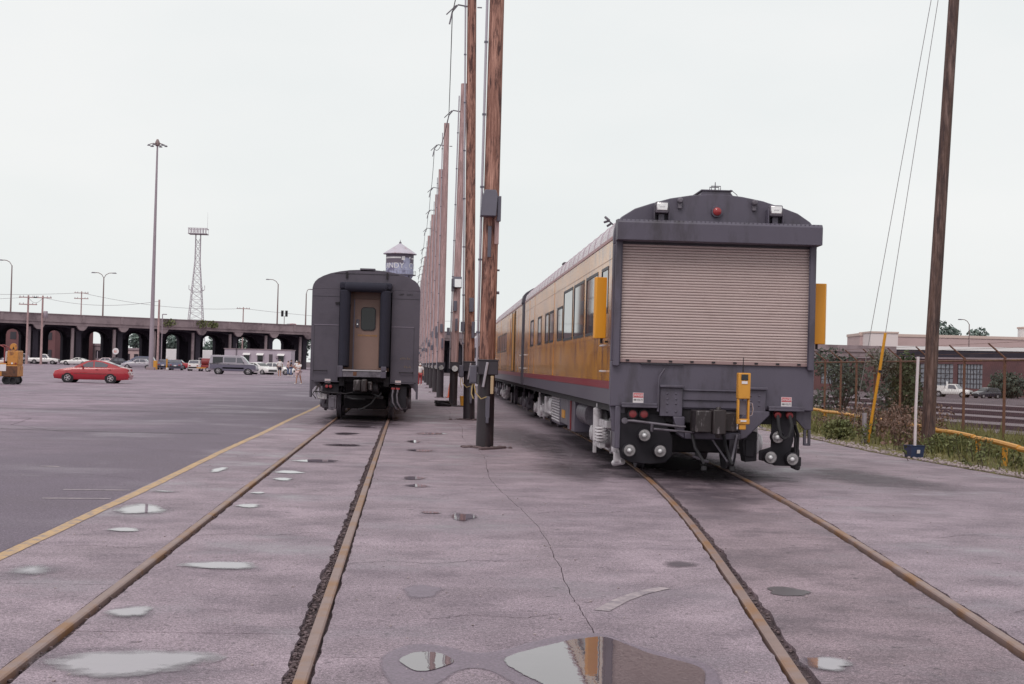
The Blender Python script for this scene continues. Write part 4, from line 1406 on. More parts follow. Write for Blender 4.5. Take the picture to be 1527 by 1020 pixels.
def bush(name, label, x, y, z0, r, n, size, m, seed, group, stems=True, cat='bush'):
    rg = random.Random(seed)
    t = thing(name, label, cat, (x, y, z0), 0, group)
    mb = MB()
    for i in range(6):
        c = (rg.uniform(-.5, .5) * r[0], rg.uniform(-.5, .5) * r[1], r[2] * rg.uniform(.35, 1.0))
        leaves(mb, c, (r[0] * .55, r[1] * .55, r[2] * .5), n // 6, size, rg, .1)
    mb.build('foliage', m, t, smooth=False)
    sm = MB()
    sm.blob((0, 0, -.03), (.05, .05, .05), seg=6, ring=4)
    for i in range(7):
        a = rg.uniform(0, 6.28)
        sm.path([(0, 0, -.05), (r[0] * .3 * math.cos(a), r[1] * .3 * math.sin(a), r[2] * .7), (r[0] * .7 * math.cos(a), r[1] * .7 * math.sin(a), r[2] * 1.3)], [.018, .012, .005], 4)
    sm.build('stem', 'bark', t)
    return t


def spikes(name, label, x, y, n, h, spread, m, seed, group, lm):
    rg = random.Random(seed)
    t = thing(name, label, 'weed', (x, y, 0.02), 0, group)
    st_, lf = MB(), MB()
    for i in range(n):
        a, b = rg.gauss(0, spread), rg.gauss(0, spread)
        hh_ = h * rg.uniform(.6, 1.15)
        tip = (a * 1.3 + rg.uniform(-.12, .12), b * 1.3 + rg.uniform(-.12, .12), hh_)
        st_.path([(a, b, -.02), ((a + tip[0]) / 2, (b + tip[1]) / 2, hh_ * .55), tip], [.008, .006, .002], 4)
        for k in range(20):
            f = rg.uniform(.2, 1)
            p = (a + (tip[0] - a) * f + rg.gauss(0, .035), b + (tip[1] - b) * f + rg.gauss(0, .035), hh_ * f)
            leaves(lf, p, (.03, .03, .03), 1, rg.uniform(.05, .1) * (1.2 - .5 * f), rg, 0)
    st_.build('stem', 'bark', t, kind='stuff')
    lf.build('foliage', lm, t, smooth=False)
    return t


tree('shrub_tree', 'dark bushy tree behind the fence nearest the gold coach', 22.8, 80, -.95, 3.9, 2.0, 'leaf_dark', 61, 1900, .2, 'bushes behind the fence', .08, 'bush')
tree('shrub_tree', 'dark bushy tree behind the fence post next to the guy guard', 24.2, 74, -.95, 3.1, 1.6, 'leaf_dark', 62, 1700, .2, 'bushes behind the fence', .08, 'bush')
bush('ivy', 'dense dark ivy climbing the fence beside the leaning pole', 16.0, 48.8, 0, (.62, 1.6, 1.75), 2400, .13, 'leaf_ivy', 63, 'climbers on the fence', cat='ivy')
bush('vine', 'grey half-dry vine draped over the fence top beside the ivy', 15.75, 50.2, 1.55, (.6, 1.9, .75), 1000, .09, 'leaf_grey', 64, 'climbers on the fence', cat='vine')
bush('shrub_tree', 'dark round bush in front of the warehouse window behind the white truck', 81.5, 206, -.95, (3.4, 3, 2.8), 1500, .5, 'leaf_dark', 65, 'bushes behind the fence')
bush('weed_clump', 'tall brown dock weeds crowding the foot of the leaning pole', 12.2, 36.6, 0, (.95, 1.6, .72), 1500, .07, 'leaf_dock', 66, 'weeds on the verge', cat='weed')
bush('weed_clump', 'brown dock weeds between the guy guard and the ivy', 12.9, 41, 0, (1.1, 2, .6), 1500, .075, 'leaf_dock', 67, 'weeds on the verge', cat='weed')
bush('weed_clump', 'low brown weeds along the guardrail nearest the gold coach', 13.1, 46.5, 0, (.9, 3, .28), 900, .07, 'leaf_dock', 68, 'weeds on the verge', cat='weed')
bush('weed_clump', 'fresh green weeds beside the short stub post', 10.95, 38.4, 0, (.45, .9, .4), 900, .085, 'leaf_weed', 69, 'weeds on the verge', cat='weed')
bush('weed_clump', 'green weeds around the foot of the leaning pole', 11.5, 32.6, 0, (.6, .8, .32), 1000, .06, 'leaf_weed', 70, 'weeds on the verge', cat='weed')
bush('weed_clump', 'low green weeds behind the leaning pole under the guardrail', 12.2, 32.4, 0, (.8, 1.0, .28), 800, .06, 'leaf_weed', 71, 'weeds on the verge', cat='weed')
spikes('weed_stalk', 'tall leafy stalks at the anchor of the yellow guy guard', 10.95, 35.9, 9, .62, .08, None, 1, 'weed stalks', 'leaf_weed')
spikes('weed_stalk', 'brown seed stalks rising beside the guy guard', 11.9, 38.8, 22, 1.15, .45, None, 2, 'weed stalks', 'leaf_dock')
spikes('weed_stalk', 'reddish seed stalks close behind the blue tub', 11.0, 33.2, 16, .6, .25, None, 3, 'weed stalks', 'leaf_dock')
spikes('weed_stalk', 'thin brown stalks in the grass close to the gold coach', 11.6, 43.5, 14, .75, .5, None, 4, 'weed stalks', 'leaf_dock')
for i, (x, y, n, h, lb) in enumerate([(11.0, 29.2, 14, .5, 'tall green grass stalks in front of the yellow guardrail, nearest the picture edge'), (11.3, 30.6, 13, .42, 'tall green grass stalks in front of the yellow guardrail, just behind the blue tub'),
                                      (10.9, 27.4, 11, .36, 'low green grass stalks on the gravel edge before the guardrail end')]):
    spikes('weed_stalk', lb, x, y, n, h, .4, None, 20 + i, 'weed stalks', 'leaf_weed')
# ------------------------------------------------------------------ row of shore-power poles between the tracks
def power_pole(x, y, h, lean, r, kind, label, seed, full=True, base=True, head=True):
    rg = random.Random(seed)
    t = thing('power_pole', label, 'power pole', (x, y, 0), 0, 'wooden power poles between the two tracks')
    lx = lambda z: lean * z / 13.0
    wood = {'red': 'wood_red', 'pink': 'wood_pink'}[kind]
    rt_ = r * .82
    butt_h = 1.72
    rad = lambda z: r + (rt_ - r) * z / h
    MB().path([(lx(z), 0, z) for z in np.linspace(butt_h - .05, h, 7)], [rad(z) for z in np.linspace(butt_h - .05, h, 7)], 18).build('post', wood, t)
    MB().path([(lx(z), 0, z) for z in (-.2, .6, butt_h)], [rad(0) + .012, rad(0) + .006, rad(butt_h) + .006], 18).build('tarred_butt', 'tar', t)
    # steel band and switch gear at chest height
    MB().box((lx(1.6) + .02, -.02, 1.60), (2 * r + .06, 2 * r + .08, .28)).box((lx(1.6) + .02, -.02, 1.75), (2 * r + .09, 2 * r + .11, .025)).build('switch_cabinet', 'cabinet_dark', t, bevel=.012)
    if not full:
        MB().lathe([(.02, 0), (.09, .02), (.12, .1)], (lx(1.7) + .02, -r - .06, 1.5), (0, -1, 0), 12).build('lamp', 'chrome', t)
    # conduit up the face of the pole, with straps
    cx = -r - .03
    mb = MB()
    mb.path([(cx + lx(z), -.06, z) for z in np.linspace(1.5, h - .5, 6)], .026, 8)
    mb.build('conduit', 'conduit', t)
    sm = MB()
    for z in np.arange(2.3, h - .6, 1.45):
        sm.box((cx + lx(z), -.06, z), (.075, .07, .035))
    sm.build('conduit_strap', 'box_grey', t, kind='stuff')
    if full:
        b = MB().box((-r - .10, -.12, 1.46), (.145, .13, .36)).build('junction_box', 'box_grey', t, bevel=.01)
        MB().box((-r - .10, -.19, 1.46), (.12, .012, .31)).build('box_lid', 'box_grey', b, bevel=.006)
        MB().box((-.035, -r - .07, 1.46), (.05, .05, .5), rot=(0, R(9), 0)).build('switch_lever', 'conduit', t, bevel=.008)
        MB().box((.105, -r - .05, 1.26), (.062, .05, .36)).build('switch_handle', 'tag_cream', t, bevel=.01)
        MB().box((.03, -r - .035, .82), (.085, .055, .42)).box((.03, -r - .04, .56), (.06, .05, .12)).build('plug_housing', 'box_grey', t, bevel=.01)
        MB().path([(-r - .08, -.14, 1.29), (-r - .05, -.2, 1.1), (-r + .06, -r - .1, .98), (.0, -r - .08, 1.02)], .012, 6).path([(-r - .11, -.14, 1.29), (-r - .13, -.19, 1.08), (-r - .09, -.22, .98)], .012, 6).build('lead', 'wire_tan', t)
    if full and head:
        # big weatherhead box up the pole
        z = 4.85
        hd = MB()
        hd.prism([(-.22, -r - .26, z - .26), (.09, -r - .26, z - .26), (.11, -r - .26, z + .16), (.08, -r - .2, z + .27), (-.14, -r - .2, z + .27), (-.2, -r - .26, z + .12)], (0, .3, 0))
        hd.build('transformer_box', 'box_grey', t, bevel=.015)
        MB().box((.15, -r - .10, z - .10), (.075, .14, .5)).build('box_bracket', 'box_grey', t, bevel=.01)
        MB().box((.12, -r - .03, z - .55), (.085, .06, .5)).build('upper_plug', 'wood_pink', t, bevel=.01)
        MB().box((-.02, -r - .03, z - .75), (.07, .05, .62)).build('breaker', 'box_grey', t, bevel=.01)
        MB().tube((r - .01, 0, 3.1), (r + .045, 0, 3.1), .03, n=6).tube((r - .02, 0, 3.55), (r + .04, 0, 3.55), .02, n=6).build('bolt', 'steel_grey', t)
    if not (full and head):
        z = rg.uniform(3.4, 4.2)
        MB().box((-.02, -r - .05, z), (.14, .09, .42)).build('breaker', 'box_grey', t, bevel=.01)
        MB().box((.05, -r - .05, z - .75), (.1, .07, .5)).build('breaker', 'box_grey', t, bevel=.01)
        MB().box((-r - .1, -.08, rg.uniform(2.6, 3.2)), (.12, .12, .3)).build('junction_box', 'box_grey', t, bevel=.01)
    # line bracket near the top
    mb = MB()
    zt = h - 1.15
    mb.path([(lx(zt), 0, zt), (lx(zt) - r - .25, 0, zt + .06), (lx(zt) - r - .42, -.02, zt - .15), (lx(zt) - r - .5, -.05, zt - .55)], .025, 5)
    mb.path([(lx(zt) - r - .3, 0, zt + .05), (lx(zt) - r - .6, 0, zt - .25)], .02, 5)
    mb.tube((lx(zt) + r, 0, zt), (lx(zt) + r + .14, 0, zt), .02, n=5)
    mb.build('line_bracket', 'steel_grey', t)
    if base:
        pm_ = MB()
        for k in range(46 if full else 14):
            a = rg.uniform(0, 6.28)
            d = (r + .03) + abs(rg.gauss(0, .13))
            q = rg.uniform(.02, .055)
            pm_.blob((d * math.cos(a), d * math.sin(a), q * .3), (q * 1.5, q, q * .6), seg=6, ring=4, jit=.3, rg=rg)
        pm_.build('base_rubble', 'rubble', t, kind='stuff')
    return t


PD = [(1.585, 30.73, 13.0, .02, .168, 'red', True, 'nearest wooden power pole, red-brown with grey switch boxes and dark butt'),
      (1.90, 46.4, 13.6, -.25, .165, 'red', True, 'second wooden power pole, red-brown, just behind the nearest one'),
      (1.88, 62.1, 13.0, .12, .16, 'pink', False, 'third wooden power pole, plain greyish pink with floodlight, beside the yellow bucket'),
      (1.68, 77.2, 13.75, -.02, .165, 'pink', False, 'fourth wooden power pole, greyish pink, with orange cone beside its foot'),
      (1.70, 92.0, 13.3, 0, .16, 'pink', False, 'fifth wooden power pole in the row, counted from the nearest'),
      (1.72, 107.5, 13.5, .05, .16, 'pink', False, 'sixth wooden power pole in the row, counted from the nearest'),
      (1.74, 123, 13.6, 0, .16, 'pink', False, 'seventh wooden power pole in the row, counted from the nearest'),
      (1.72, 138.5, 13.2, -.05, .16, 'pink', False, 'eighth wooden power pole in the row, counted from the nearest'),
      (1.72, 154, 13.4, .05, .16, 'pink', False, 'ninth wooden power pole in the row, counted from the nearest'),
      (1.70, 169.5, 13.5, 0, .16, 'pink', False, 'tenth wooden power pole in the row, counted from the nearest'),
      (1.70, 185, 13.5, 0, .16, 'pink', False, 'eleventh wooden power pole in the row, counted from the nearest'),
      (1.70, 201, 13.5, 0, .16, 'pink', False, 'twelfth wooden power pole in the row, counted from the nearest'),
      (1.70, 217, 13.5, 0, .16, 'pink', False, 'farthest wooden power pole in the row, close to the viaduct')]
for i, (x, y, h, ln, r, kd, full, lb) in enumerate(PD):
    power_pole(x, y, h, ln, r, kd, lb, 200 + i, full, True, i == 0)
cp = []
for x, y, h, ln, r, kd, full, lb in PD:
    zt = h - 1.15
    cp.append((x + ln * zt / 13 - r - .42, y, zt - .15))
cable('overhead_cable', cp, .55, .014, 'cable', 'slack black cable strung along the tops of the wooden power poles', 'cable')
# floodlight on the third pole
fl = thing('floodlight', 'small floodlight in dark housing clamped to the third power pole', 'floodlight', (1.93, 62.1 - .3, 4.95), 0)
MB().box((.0, 0, 0), (.34, .22, .44), rot=(R(-15), 0, 0)).build('housing', 'box_grey', fl, bevel=.02)
MB().box((.02, -.125, -.03), (.27, .02, .34), rot=(R(-15), 0, 0)).build('lens', 'lens', fl, bevel=.01)
MB().box((-.18, .1, -.1), (.12, .16, .5)).build('bracket', 'steel_grey', fl)

# yellow bucket, cable heap and cone near the poles
bk = thing('bucket', 'yellow bucket standing beside the third power pole', 'bucket', (2.33, 61.3, 0), .2)
MB().lathe([(.17, 0), (.2, .38), (.215, .39), (.215, .42), (.19, .42), (.16, .04)], n=18).build('pail', 'unit_yellow', bk)
MB().path([(-.205, 0, .36), (-.17, .1, .2), (0, .2, .12), (.17, .1, .2), (.205, 0, .36)], .007, 5).build('handle', 'steel_grey', bk)
ch = MB()
rg = random.Random(5)
for k in range(9):
    r_ = rg.uniform(.13, .26)
    ox, oy = rg.uniform(-.06, .06), rg.uniform(-.06, .06)
    ch.path([(ox + r_ * 1.3 * math.cos(a), oy + r_ * math.sin(a), .03 + .022 * k + .015 * math.sin(3 * a)) for a in np.linspace(0, 2 * math.pi, 15)[:-1]], .024, 6, closed=True)
ch.path([(.2, 0, .05), (.5, -.1, .025), (.75, .1, .025), (.9, 0, .025)], .022, 6)
o = ch.build('cable_coil', 'cable')
o.location = (1.45, 60.9, 0)
tag(o, 'heap of coiled black cable at the foot of the third power pole', 'cable coil')
cn = thing('traffic_cone', 'orange traffic cone at the foot of the fourth power pole', 'traffic cone', (2.2, 77.6, 0))
MB().lathe([(.14, .03), (.03, .9), (.015, .92)], n=14).build('cone', 'orange', cn)
MB().box((0, 0, .02), (.36, .36, .045)).build('base', 'orange', cn, bevel=.01)
o = MB().path([(2.05, 29.5, .015), (2.35, 29.9, .015), (2.6, 30.3, .02)], .03, 6).build('board_scrap', 'rubble')
o.location = (-.6, .4, 0)
tag(o, 'dark scrap of timber lying on the paving by the nearest power pole', 'timber scrap')

# ------------------------------------------------------------------ rail cars
WHEEL = MB().lathe([(.08, -.07), (.40, -.07), (.44, -.055), (.46, -.05), (.46, .05), (.485, .055), (.485, .075), (.44, .08), (.40, .055), (.12, .03), (.12, .1), (.0, .1)], (0, 0, 0), (1, 0, 0), 26).mesh('wheel', 'steel_grey')
COIL = MB().path([(.075 * math.cos(a), .075 * math.sin(a), .30 * a / (2 * math.pi * 5)) for a in np.linspace(0, 2 * math.pi * 5, 60)], .018, 5).mesh('coil_spring', 'silver')


def truck(parent, y, m, detail=True):
    """four-wheel passenger truck; children of the car"""
    half = 1.295
    for yy in (y - half, y + half):
        for s in (-1, 1):
            w = put('wheel', WHEEL, parent)
            w.location = (s * .76, yy, .46)
            w.rotation_euler = (0, 0, 0 if s < 0 else math.pi)
        MB().tube((-.7, yy, .46), (.7, yy, .46), .085, n=10).build('axle', 'black', parent)
    for s in (-1, 1):
        x = s * 1.02
        mb = MB()
        pts = [(x, y - 1.75, .62), (x, y - 1.75, .76), (x, y - 1.1, .86), (x, y - .55, .60), (x, y + .55, .60), (x, y + 1.1, .86), (x, y + 1.75, .76), (x, y + 1.75, .62), (x, y + 1.0, .60), (x, y + .5, .38), (x, y - .5, .38), (x, y - 1.0, .60)]
        mb.prism(pts, (s * .14, 0, 0))
        fr = mb.build('truck_frame', m, parent, bevel=.02)
        for yy in (y - half, y + half):
            MB().box((x + s * .12, yy, .46), (.22, .34, .34)).lathe([(.15, 0), (.14, .07), (.05, .09)], (x + s * .22, yy, .46), (s, 0, 0), 12).build('journal_box', m, fr, bevel=.02)
        if detail:
            for yy in (y - .25, y + .25):
                c = put('coil_spring', COIL, fr)
                c.location = (x + s * .13, yy, .30)
                c.scale = (1.2, 1.2, 1.1)
            MB().tube((x + s * .26, y - .62, .30), (x + s * .26, y - .62, .80), .06, n=10).tube((x + s * .26, y - .62, .80), (x + s * .26, y - .62, .95), .03, n=8).build('damper', m, fr)
            MB().box((x + s * .1, y, .28), (.14, 1.5, .09)).build('spring_plank', m, fr, bevel=.015)
            MB().path([(x + s * .14, y - 1.65, .58), (x + s * .16, y - 1.2, .25), (x + s * .14, y - .8, .22)], .03, 6).path([(x + s * .14, y + 1.65, .58), (x + s * .16, y + 1.2, .25), (x + s * .14, y + .8, .22)], .03, 6).build('brake_rigging', m, fr)
    MB().box((0, y, .62), (2.0, .5, .26)).build('bolster', 'black', parent)
    MB().b2(-.62, .62, y - 1.75, y + 1.75, .30, .60).build('truck_light_block', 'black', parent, bevel=.03)  # solid block added between the wheels to keep light from passing underneath


def holes_wall(x, th, y0, y1, z0, z1, holes, mb, m=0):
    """side wall at x with rectangular openings (ya, yb, za, zb), thickness th towards the inside"""
    ys = sorted({y0, y1} | {h[0] for h in holes} | {h[1] for h in holes})
    for a, b in zip(ys[:-1], ys[1:]):
        hs = sorted([h for h in holes if h[0] <= a + 1e-6 and h[1] >= b - 1e-6], key=lambda h: h[2])
        z = z0
        for h in hs + [(0, 0, z1, z1)]:
            if h[2] > z + 1e-6:
                mb.add([(x, a, z), (x, b, z), (x, b, h[2]), (x, a, h[2])], [(0, 1, 2, 3)], m)
            z = h[3]
    for ya, yb, za, zb in holes:
        c = [(x, ya, za), (x, yb, za), (x, yb, zb), (x, ya, zb)]
        d = [(x + th, p[1], p[2]) for p in c]
        mb.add(c + d, [(i, (i + 1) % 4, 4 + (i + 1) % 4, 4 + i) for i in range(4)], m)


ROOFP = [(1.0, 0.0), (.994, .16), (.98, .31), (.925, .46), (.80, .64), (.65, .755), (.455, .885), (.25, .965), (.08, 1.0)]
ROOFG = [(1.0, 0.0), (.985, .18), (.955, .34), (.90, .49), (.80, .645), (.67, .78), (.50, .885), (.32, .96), (.10, 1.0)]


def roof_section(hw, z0, z1, prof=None):
    right = [(hw * a, z0 + (z1 - z0) * b) for a, b in (prof or ROOFP)]
    return right + [(-x, z) for x, z in right[::-1]]


def side_windows(car, hw, wins, depth, sides=(-1, 1), frame='frame_dark'):
    for s in sides:
        for (ya, yb, za, zb) in wins:
            x = s * hw
            f = MB()
            t_ = .05
            x0, x1 = x - s * .05, x + s * .007
            f.b2(x0, x1, ya, yb, za, za + t_)
            f.b2(x0, x1, ya, yb, zb - t_, zb)
            f.b2(x0, x1, ya, ya + t_, za + t_, zb - t_)
            f.b2(x0, x1, yb - t_, yb, za + t_, zb - t_)
            fo = f.build('window', frame, car)
            MB().b2(x - s * .03, x - s * .003, ya + t_ * .9, yb - t_ * .9, za + t_ * .9, zb - t_ * .9).build('pane', 'dark_glass', fo, smooth=False)


def lamp_unit(parent, x, y, z, r, name='round_lamp', rim='black_gloss'):
    b = MB().lathe([(r * .85, .0), (r * 1.12, -.03), (r * 1.15, -.15), (r * 1.02, -.18), (r * .98, -.165)], (x, y, z), (0, 1, 0), 22, caps=False).lathe([(r * .9, .002), (.001, .003)], (x, y, z), (0, 1, 0), 22, caps=False).build(name, rim, parent)
    MB().lathe([(r * .98, -.165), (r * .84, -.145), (r * .45, -.12), (r * .18, -.11), (.001, -.11)], (x, y, z), (0, 1, 0), 22, caps=False).build('reflector', 'bright_metal', b)
    MB().lathe([(r * .42, -.11), (r * .36, -.155), (r * .2, -.17), (.001, -.175)], (x, y, z), (0, 1, 0), 14).build('bulb_lens', 'lens', b)
    return b


def placard(parent, x, y, z, w=.16, h=.15):
    p = MB().box((x, y, z), (w, .006, h)).build('danger_placard', 'white_placard', parent)
    MB().box((x, y - .005, z + h * .24), (w * .94, .004, h * .44)).build('red_band', 'placard_red', p)
    text('lettering', 'DANGER', h * .36, (x, y - .009, z + h * .24), (R(90), 0, 0), 'white_ink', p, .0008, sx=.78)
    text('lettering', '480 VOLTS', h * .25, (x, y - .006, z - h * .22), (R(90), 0, 0), 'ink', p, .0008, sx=.78)


def end_walls_far(car, hw, L, z0, zs, sec, m, mats):
    pts = [(-hw, z0), (hw, z0)] + sec
    mb = MB().prism([(x, L - .12, z) for x, z in pts], (0, .12, 0))
    mb.build('end_wall', m, car)
    MB().b2(-.75, .75, L, L + .38, 1.3, 3.7).build('diaphragm', 'cushion', car, bevel=.08)


def gold_coach(name, label, loc, heading, group, L, first, wins, roof_ribs=True):
    HW, Z0, ZE, ZT = 1.53, 1.08, 3.60, 4.30
    c = thing(name, label, 'rail car', loc, heading, group)
    sec = roof_section(HW, ZE, ZT)
    y0 = .16 if first else 1.0
    # sides
    for s in (-1, 1):
        mb = MB()
        holes_wall(s * HW, -s * .05, y0, L - .12, 1.455, ZE, wins, mb)
        sp_ = mb.build('side_panel', 'gold', c, smooth=False)
        MB().b2(s * (HW - .03), s * (HW + .006), y0, L - .12, 1.335, 1.453).build('stripe', 'red_stripe', c)
        MB().b2(s * (HW - .03), s * (HW + .012), y0, L - .12, 3.605, 3.655).build('stripe', 'red_stripe', c)
        MB().b2(s * (HW - .04), s * (HW + .003), y0, L - .12, Z0 + .02, 1.333).build('sill', 'sill_grey', c)
        for z in (2.13, 3.32):
            MB().b2(s * (HW - .02), s * (HW + .007), y0, L - .12, z, z + .018).build('seam_strip', 'gold', sp_)
        for yy in np.arange(y0 + 2.2, L - 1, 2.42):
            if not any(a - .03 < yy < b + .03 for a, b, _, _ in wins):
                MB().b2(s * (HW - .02), s * (HW + .004), yy, yy + .025, 1.46, 3.595).build('seam_strip', 'gold', sp_)
    side_windows(c, HW, wins, .05)
    # dark interior floor + underframe
    MB().b2(-HW + .08, HW - .08, .3, L - .3, .98, 1.12).b2(-.35, .35, .3, L - .3, .78, 1.0).build('underframe', 'black', c)
    MB().b2(-HW + .12, HW - .12, .4, L - .4, 1.12, 3.56).build('interior', 'black', c, smooth=False)
    # roof
    MB().loft([[(x, y, z) for x, z in sec] for y in (y0 - .02, L)], caps=False, closed=False).build('roof', 'roof_silver', c)
    if roof_ribs:
        rsec = [(x * 1.006, z + .012) for x, z in sec]
        rib = MB().loft([[(x, y, z) for x, z in rsec] for y in (0, .03)], caps=False, closed=False)
        k_ = len(rsec)
        rib.add([(x, y, z) for y in (0, .03) for x, z in sec] + [(x, y, z) for y in (0, .03) for x, z in rsec],
                [(i, i + 1, 2 * k_ + i + 1, 2 * k_ + i) for i in range(k_ - 1)] + [(k_ + i, k_ + i + 1, 3 * k_ + i + 1, 3 * k_ + i) for i in range(k_ - 1)])
        rm = rib.mesh('roof_rib', 'roof_silver')
        for yy in np.arange(y0 + .9, L - .4, 1.05):
            put('roof_rib', rm, c).location = (0, yy, 0)
    end_walls_far(c, HW, L, Z0, ZE, sec, 'car_grey', None)
    # grabs
    for s in (-1, 1):
        for z in (2.0, 1.6):
            for yy in (.75, L - 1.4):
                x = s * (HW + .002)
                MB().path([(x, yy, z), (x + s * .05, yy, z), (x + s * .05, yy + .5, z), (x, yy + .5, z)], .014, 6).build('grab_iron', 'silver', c)
    for ytr in (3.9, L - 3.6):
        truck(c, ytr, 'silver' if (first or ytr > 10) else 'steel_grey')
    return c, sec


def W_(a, b, zb=2.2, zt=3.24):
    return (a, b, zb, zt)


WINS = [W_(2.35, 4.35), W_(4.75, 6.85), W_(7.15, 9.35), W_(9.6, 11.05, 2.22, 2.96), W_(12.1, 13.5, 2.22, 2.96), W_(13.75, 14.95, 2.22, 2.96), W_(16.35, 17.8, 2.22, 2.96), W_(19.7, 21.1, 2.22, 2.96), W_(.75, 1.75, 2.5, 3.24)]
HEAD = R(-1.2)
LC = 24.3
gc, gsec = gold_coach('theater_coach', 'gold and grey business rail car with closed roller shutter end facing the camera', (4.60, 23.0, 0), HEAD, 'gold passenger cars', LC, True, WINS)
HW = 1.545
# --- shutter end
ew = MB()
ew.prism([(-HW, 0, 1.08), (HW, 0, 1.08), (HW, 0, 1.76), (-HW, 0, 1.76)], (0, .17, 0))
ew.b2(-HW, -1.42, 0, .17, 1.76, 3.52)
ew.b2(1.42, HW, 0, .17, 1.76, 3.52)
arc = [(x * 1.012, z + .015) for x, z in gsec]
ew.prism([(-HW, 0, 3.52), (HW, 0, 3.52)] + [(x, 0, z) for x, z in arc], (0, .17, 0))
ew.build('end_wall', 'car_grey', gc, bevel=.012)
sh = MB()
pitch = .0419
pr = []
nsl = 42
srg = random.Random(21)
for i in range(nsl):
    z = 3.53 - i * pitch
    q_ = srg.gauss(0, .0016)
    pr += [(.035, z), (-.003 + q_, z - .004), (-.012 + q_, z - pitch * .35), (-.010 + q_ + srg.gauss(0, .001), z - pitch * .7), (.0 + q_, z - pitch * .93)]
pr.append((.035, 3.53 - nsl * pitch))
sh.add([(-1.44, y, z) for y, z in pr] + [(1.44, y, z) for y, z in pr], [(i, i + 1, len(pr) + i + 1, len(pr) + i) for i in range(len(pr) - 1)])
sh.build('shutter_slat', 'shutter', gc, smooth=False, kind='stuff')
sb = MB().b2(-1.43, 1.43, -.035, .03, 1.745, 1.80).build('shutter_bar', 'shutter_bar', gc, bevel=.006)
clip_me = MB().box((0, 0, 0), (.05, .02, .025)).mesh('bar_clip', 'black')
for i in range(9):
    put('bar_clip', clip_me, sb).location = (-1.3 + i * .325, -.04, 1.775)
MB().b2(-1.1, -.45, -.045, .02, 1.722, 1.745).build('pull_handle', 'frame_dark', sb)
MB().b2(-1.42, 1.42, -.02, .03, 3.535, 3.58).build('shutter_shade_strip', 'frame_dark', gc)  # dark strip painting in the shade below the hood
for s in (-1, 1):
    MB().b2(s * 1.43, s * 1.52, -.09, 0, 1.69, 3.60).b2(s * 1.415, s * 1.43, -.09, -.06, 1.74, 3.56).build('shutter_guide', 'car_grey', gc, bevel=.008)
hb = MB()
hb.prism([(-1.525, 0, 3.56), (-1.525, -.30, 3.565), (-1.525, -.31, 3.83), (-1.525, -.27, 3.875), (-1.525, 0, 3.885)], (3.08, 0, 0))
hb.build('shutter_hood', 'car_grey', gc, bevel=.008)
mb = MB()
for i in range(46):
    mb.box((-1.46 + i * .0655, -.285, 3.866), (.014, .014, .01))
mb.build('hood_rivet', 'car_grey', gc, kind='stuff')
# lamps and fittings on the end dome
for s in (-1, 1):
    x = s * .86
    fl = MB().box((x, -.17, 4.07), (.20, .14, .17)).build('floodlight', 'steel_grey', gc, bevel=.02)
    MB().box((x, -.245, 4.08), (.165, .02, .115)).build('lens', 'bright_metal', fl, bevel=.01)
    MB().box((x + .0, -.249, 4.085), (.08, .022, .035)).build('bulb', 'lens', fl, bevel=.008)
    MB().box((x, -.12, 3.93), (.09, .1, .1)).b2(x - .12, x - .1, -.22, -.02, 3.88, 4.1).b2(x + .1, x + .12, -.22, -.02, 3.88, 4.1).b2(x - .12, x + .12, -.06, -.02, 3.88, 4.0).build('bracket', 'car_grey', fl, bevel=.006)
    x = s * .565
    MB().lathe([(.04, -.02), (.045, .08), (.03, .1)], (x, -.0, 4.2), (0, -1, 0), 12).b2(x - .03, x + .03, -.05, 0, 4.08, 4.2).build('step_bracket', 'steel_grey', gc, bevel=.006)
ml = MB().lathe([(.085, 0), (.09, .03), (.085, .05), (.07, .05)], (.0, .0, 4.05), (0, -1, 0), 22).build('marker_light', 'car_grey', gc)
MB().lathe([(.068, .03), (.06, .075), (.035, .095), (.001, .1)], (0, 0, 4.05), (0, -1, 0), 20).build('red_lens', 'red_lens', ml)
rv = MB().prism([(-.25, .02, 4.30), (-.21, .02, 4.365), (.2, .02, 4.365), (.25, .02, 4.30)], (0, .7, 0)).b2(-.24, .24, .0, .8, 4.365, 4.385).build('roof_vent', 'car_grey', gc, bevel=.005)
mb = MB()
mb.path([(-.07, .1, 4.38), (-.07, .1, 4.45), (.07, .1, 4.45), (.07, .1, 4.38)], .008, 5)
mb.path([(-.07, .25, 4.38), (-.07, .25, 4.45), (.07, .25, 4.45), (.07, .25, 4.38)], .008, 5)
mb.tube((0, .17, 4.38), (0, .17, 4.52), .012, .006, 6)
mb.path([(.14, .2, 4.38), (.25, .2, 4.41), (.34, .2, 4.34), (.37, .2, 4.26)], .006, 5)
mb.build('antenna', 'steel_grey', rv)
# yellow wind shields
for s in (-1, 1):
    mb = MB()
    mb.prism([(s * 1.60, .30, 2.10), (s * 1.76, .27, 2.10), (s * 1.785, .31, 2.10), (s * 1.785, .42, 2.10), (s * 1.60, .48, 2.10)], (0, 0, .93))
    w = mb.build('wind_shield', 'gold_flat', gc, bevel=.008)
    MB().tube((s * 1.66, .36, 2.02), (s * 1.66, .36, 2.1), .02, n=6).tube((s * 1.6, .40, 2.05), (s * 1.55, .40, 2.05), .015, n=6).build('hinge_pin', 'black', w)
# small roof-corner antenna on the left side
MB().tube((-1.40, 1.2, 3.90), (-1.50, 1.2, 3.98), .012, n=6).tube((-1.5, 1.14, 3.98), (-1.56, 1.2, 4.04), .02, n=6).tube((-1.5, 1.2, 3.98), (-1.57, 1.25, 3.96), .018, n=6).tube((-1.46, 1.2, 3.94), (-1.52, 1.25, 3.9), .018, n=6).build('side_antenna', 'steel_grey', gc)
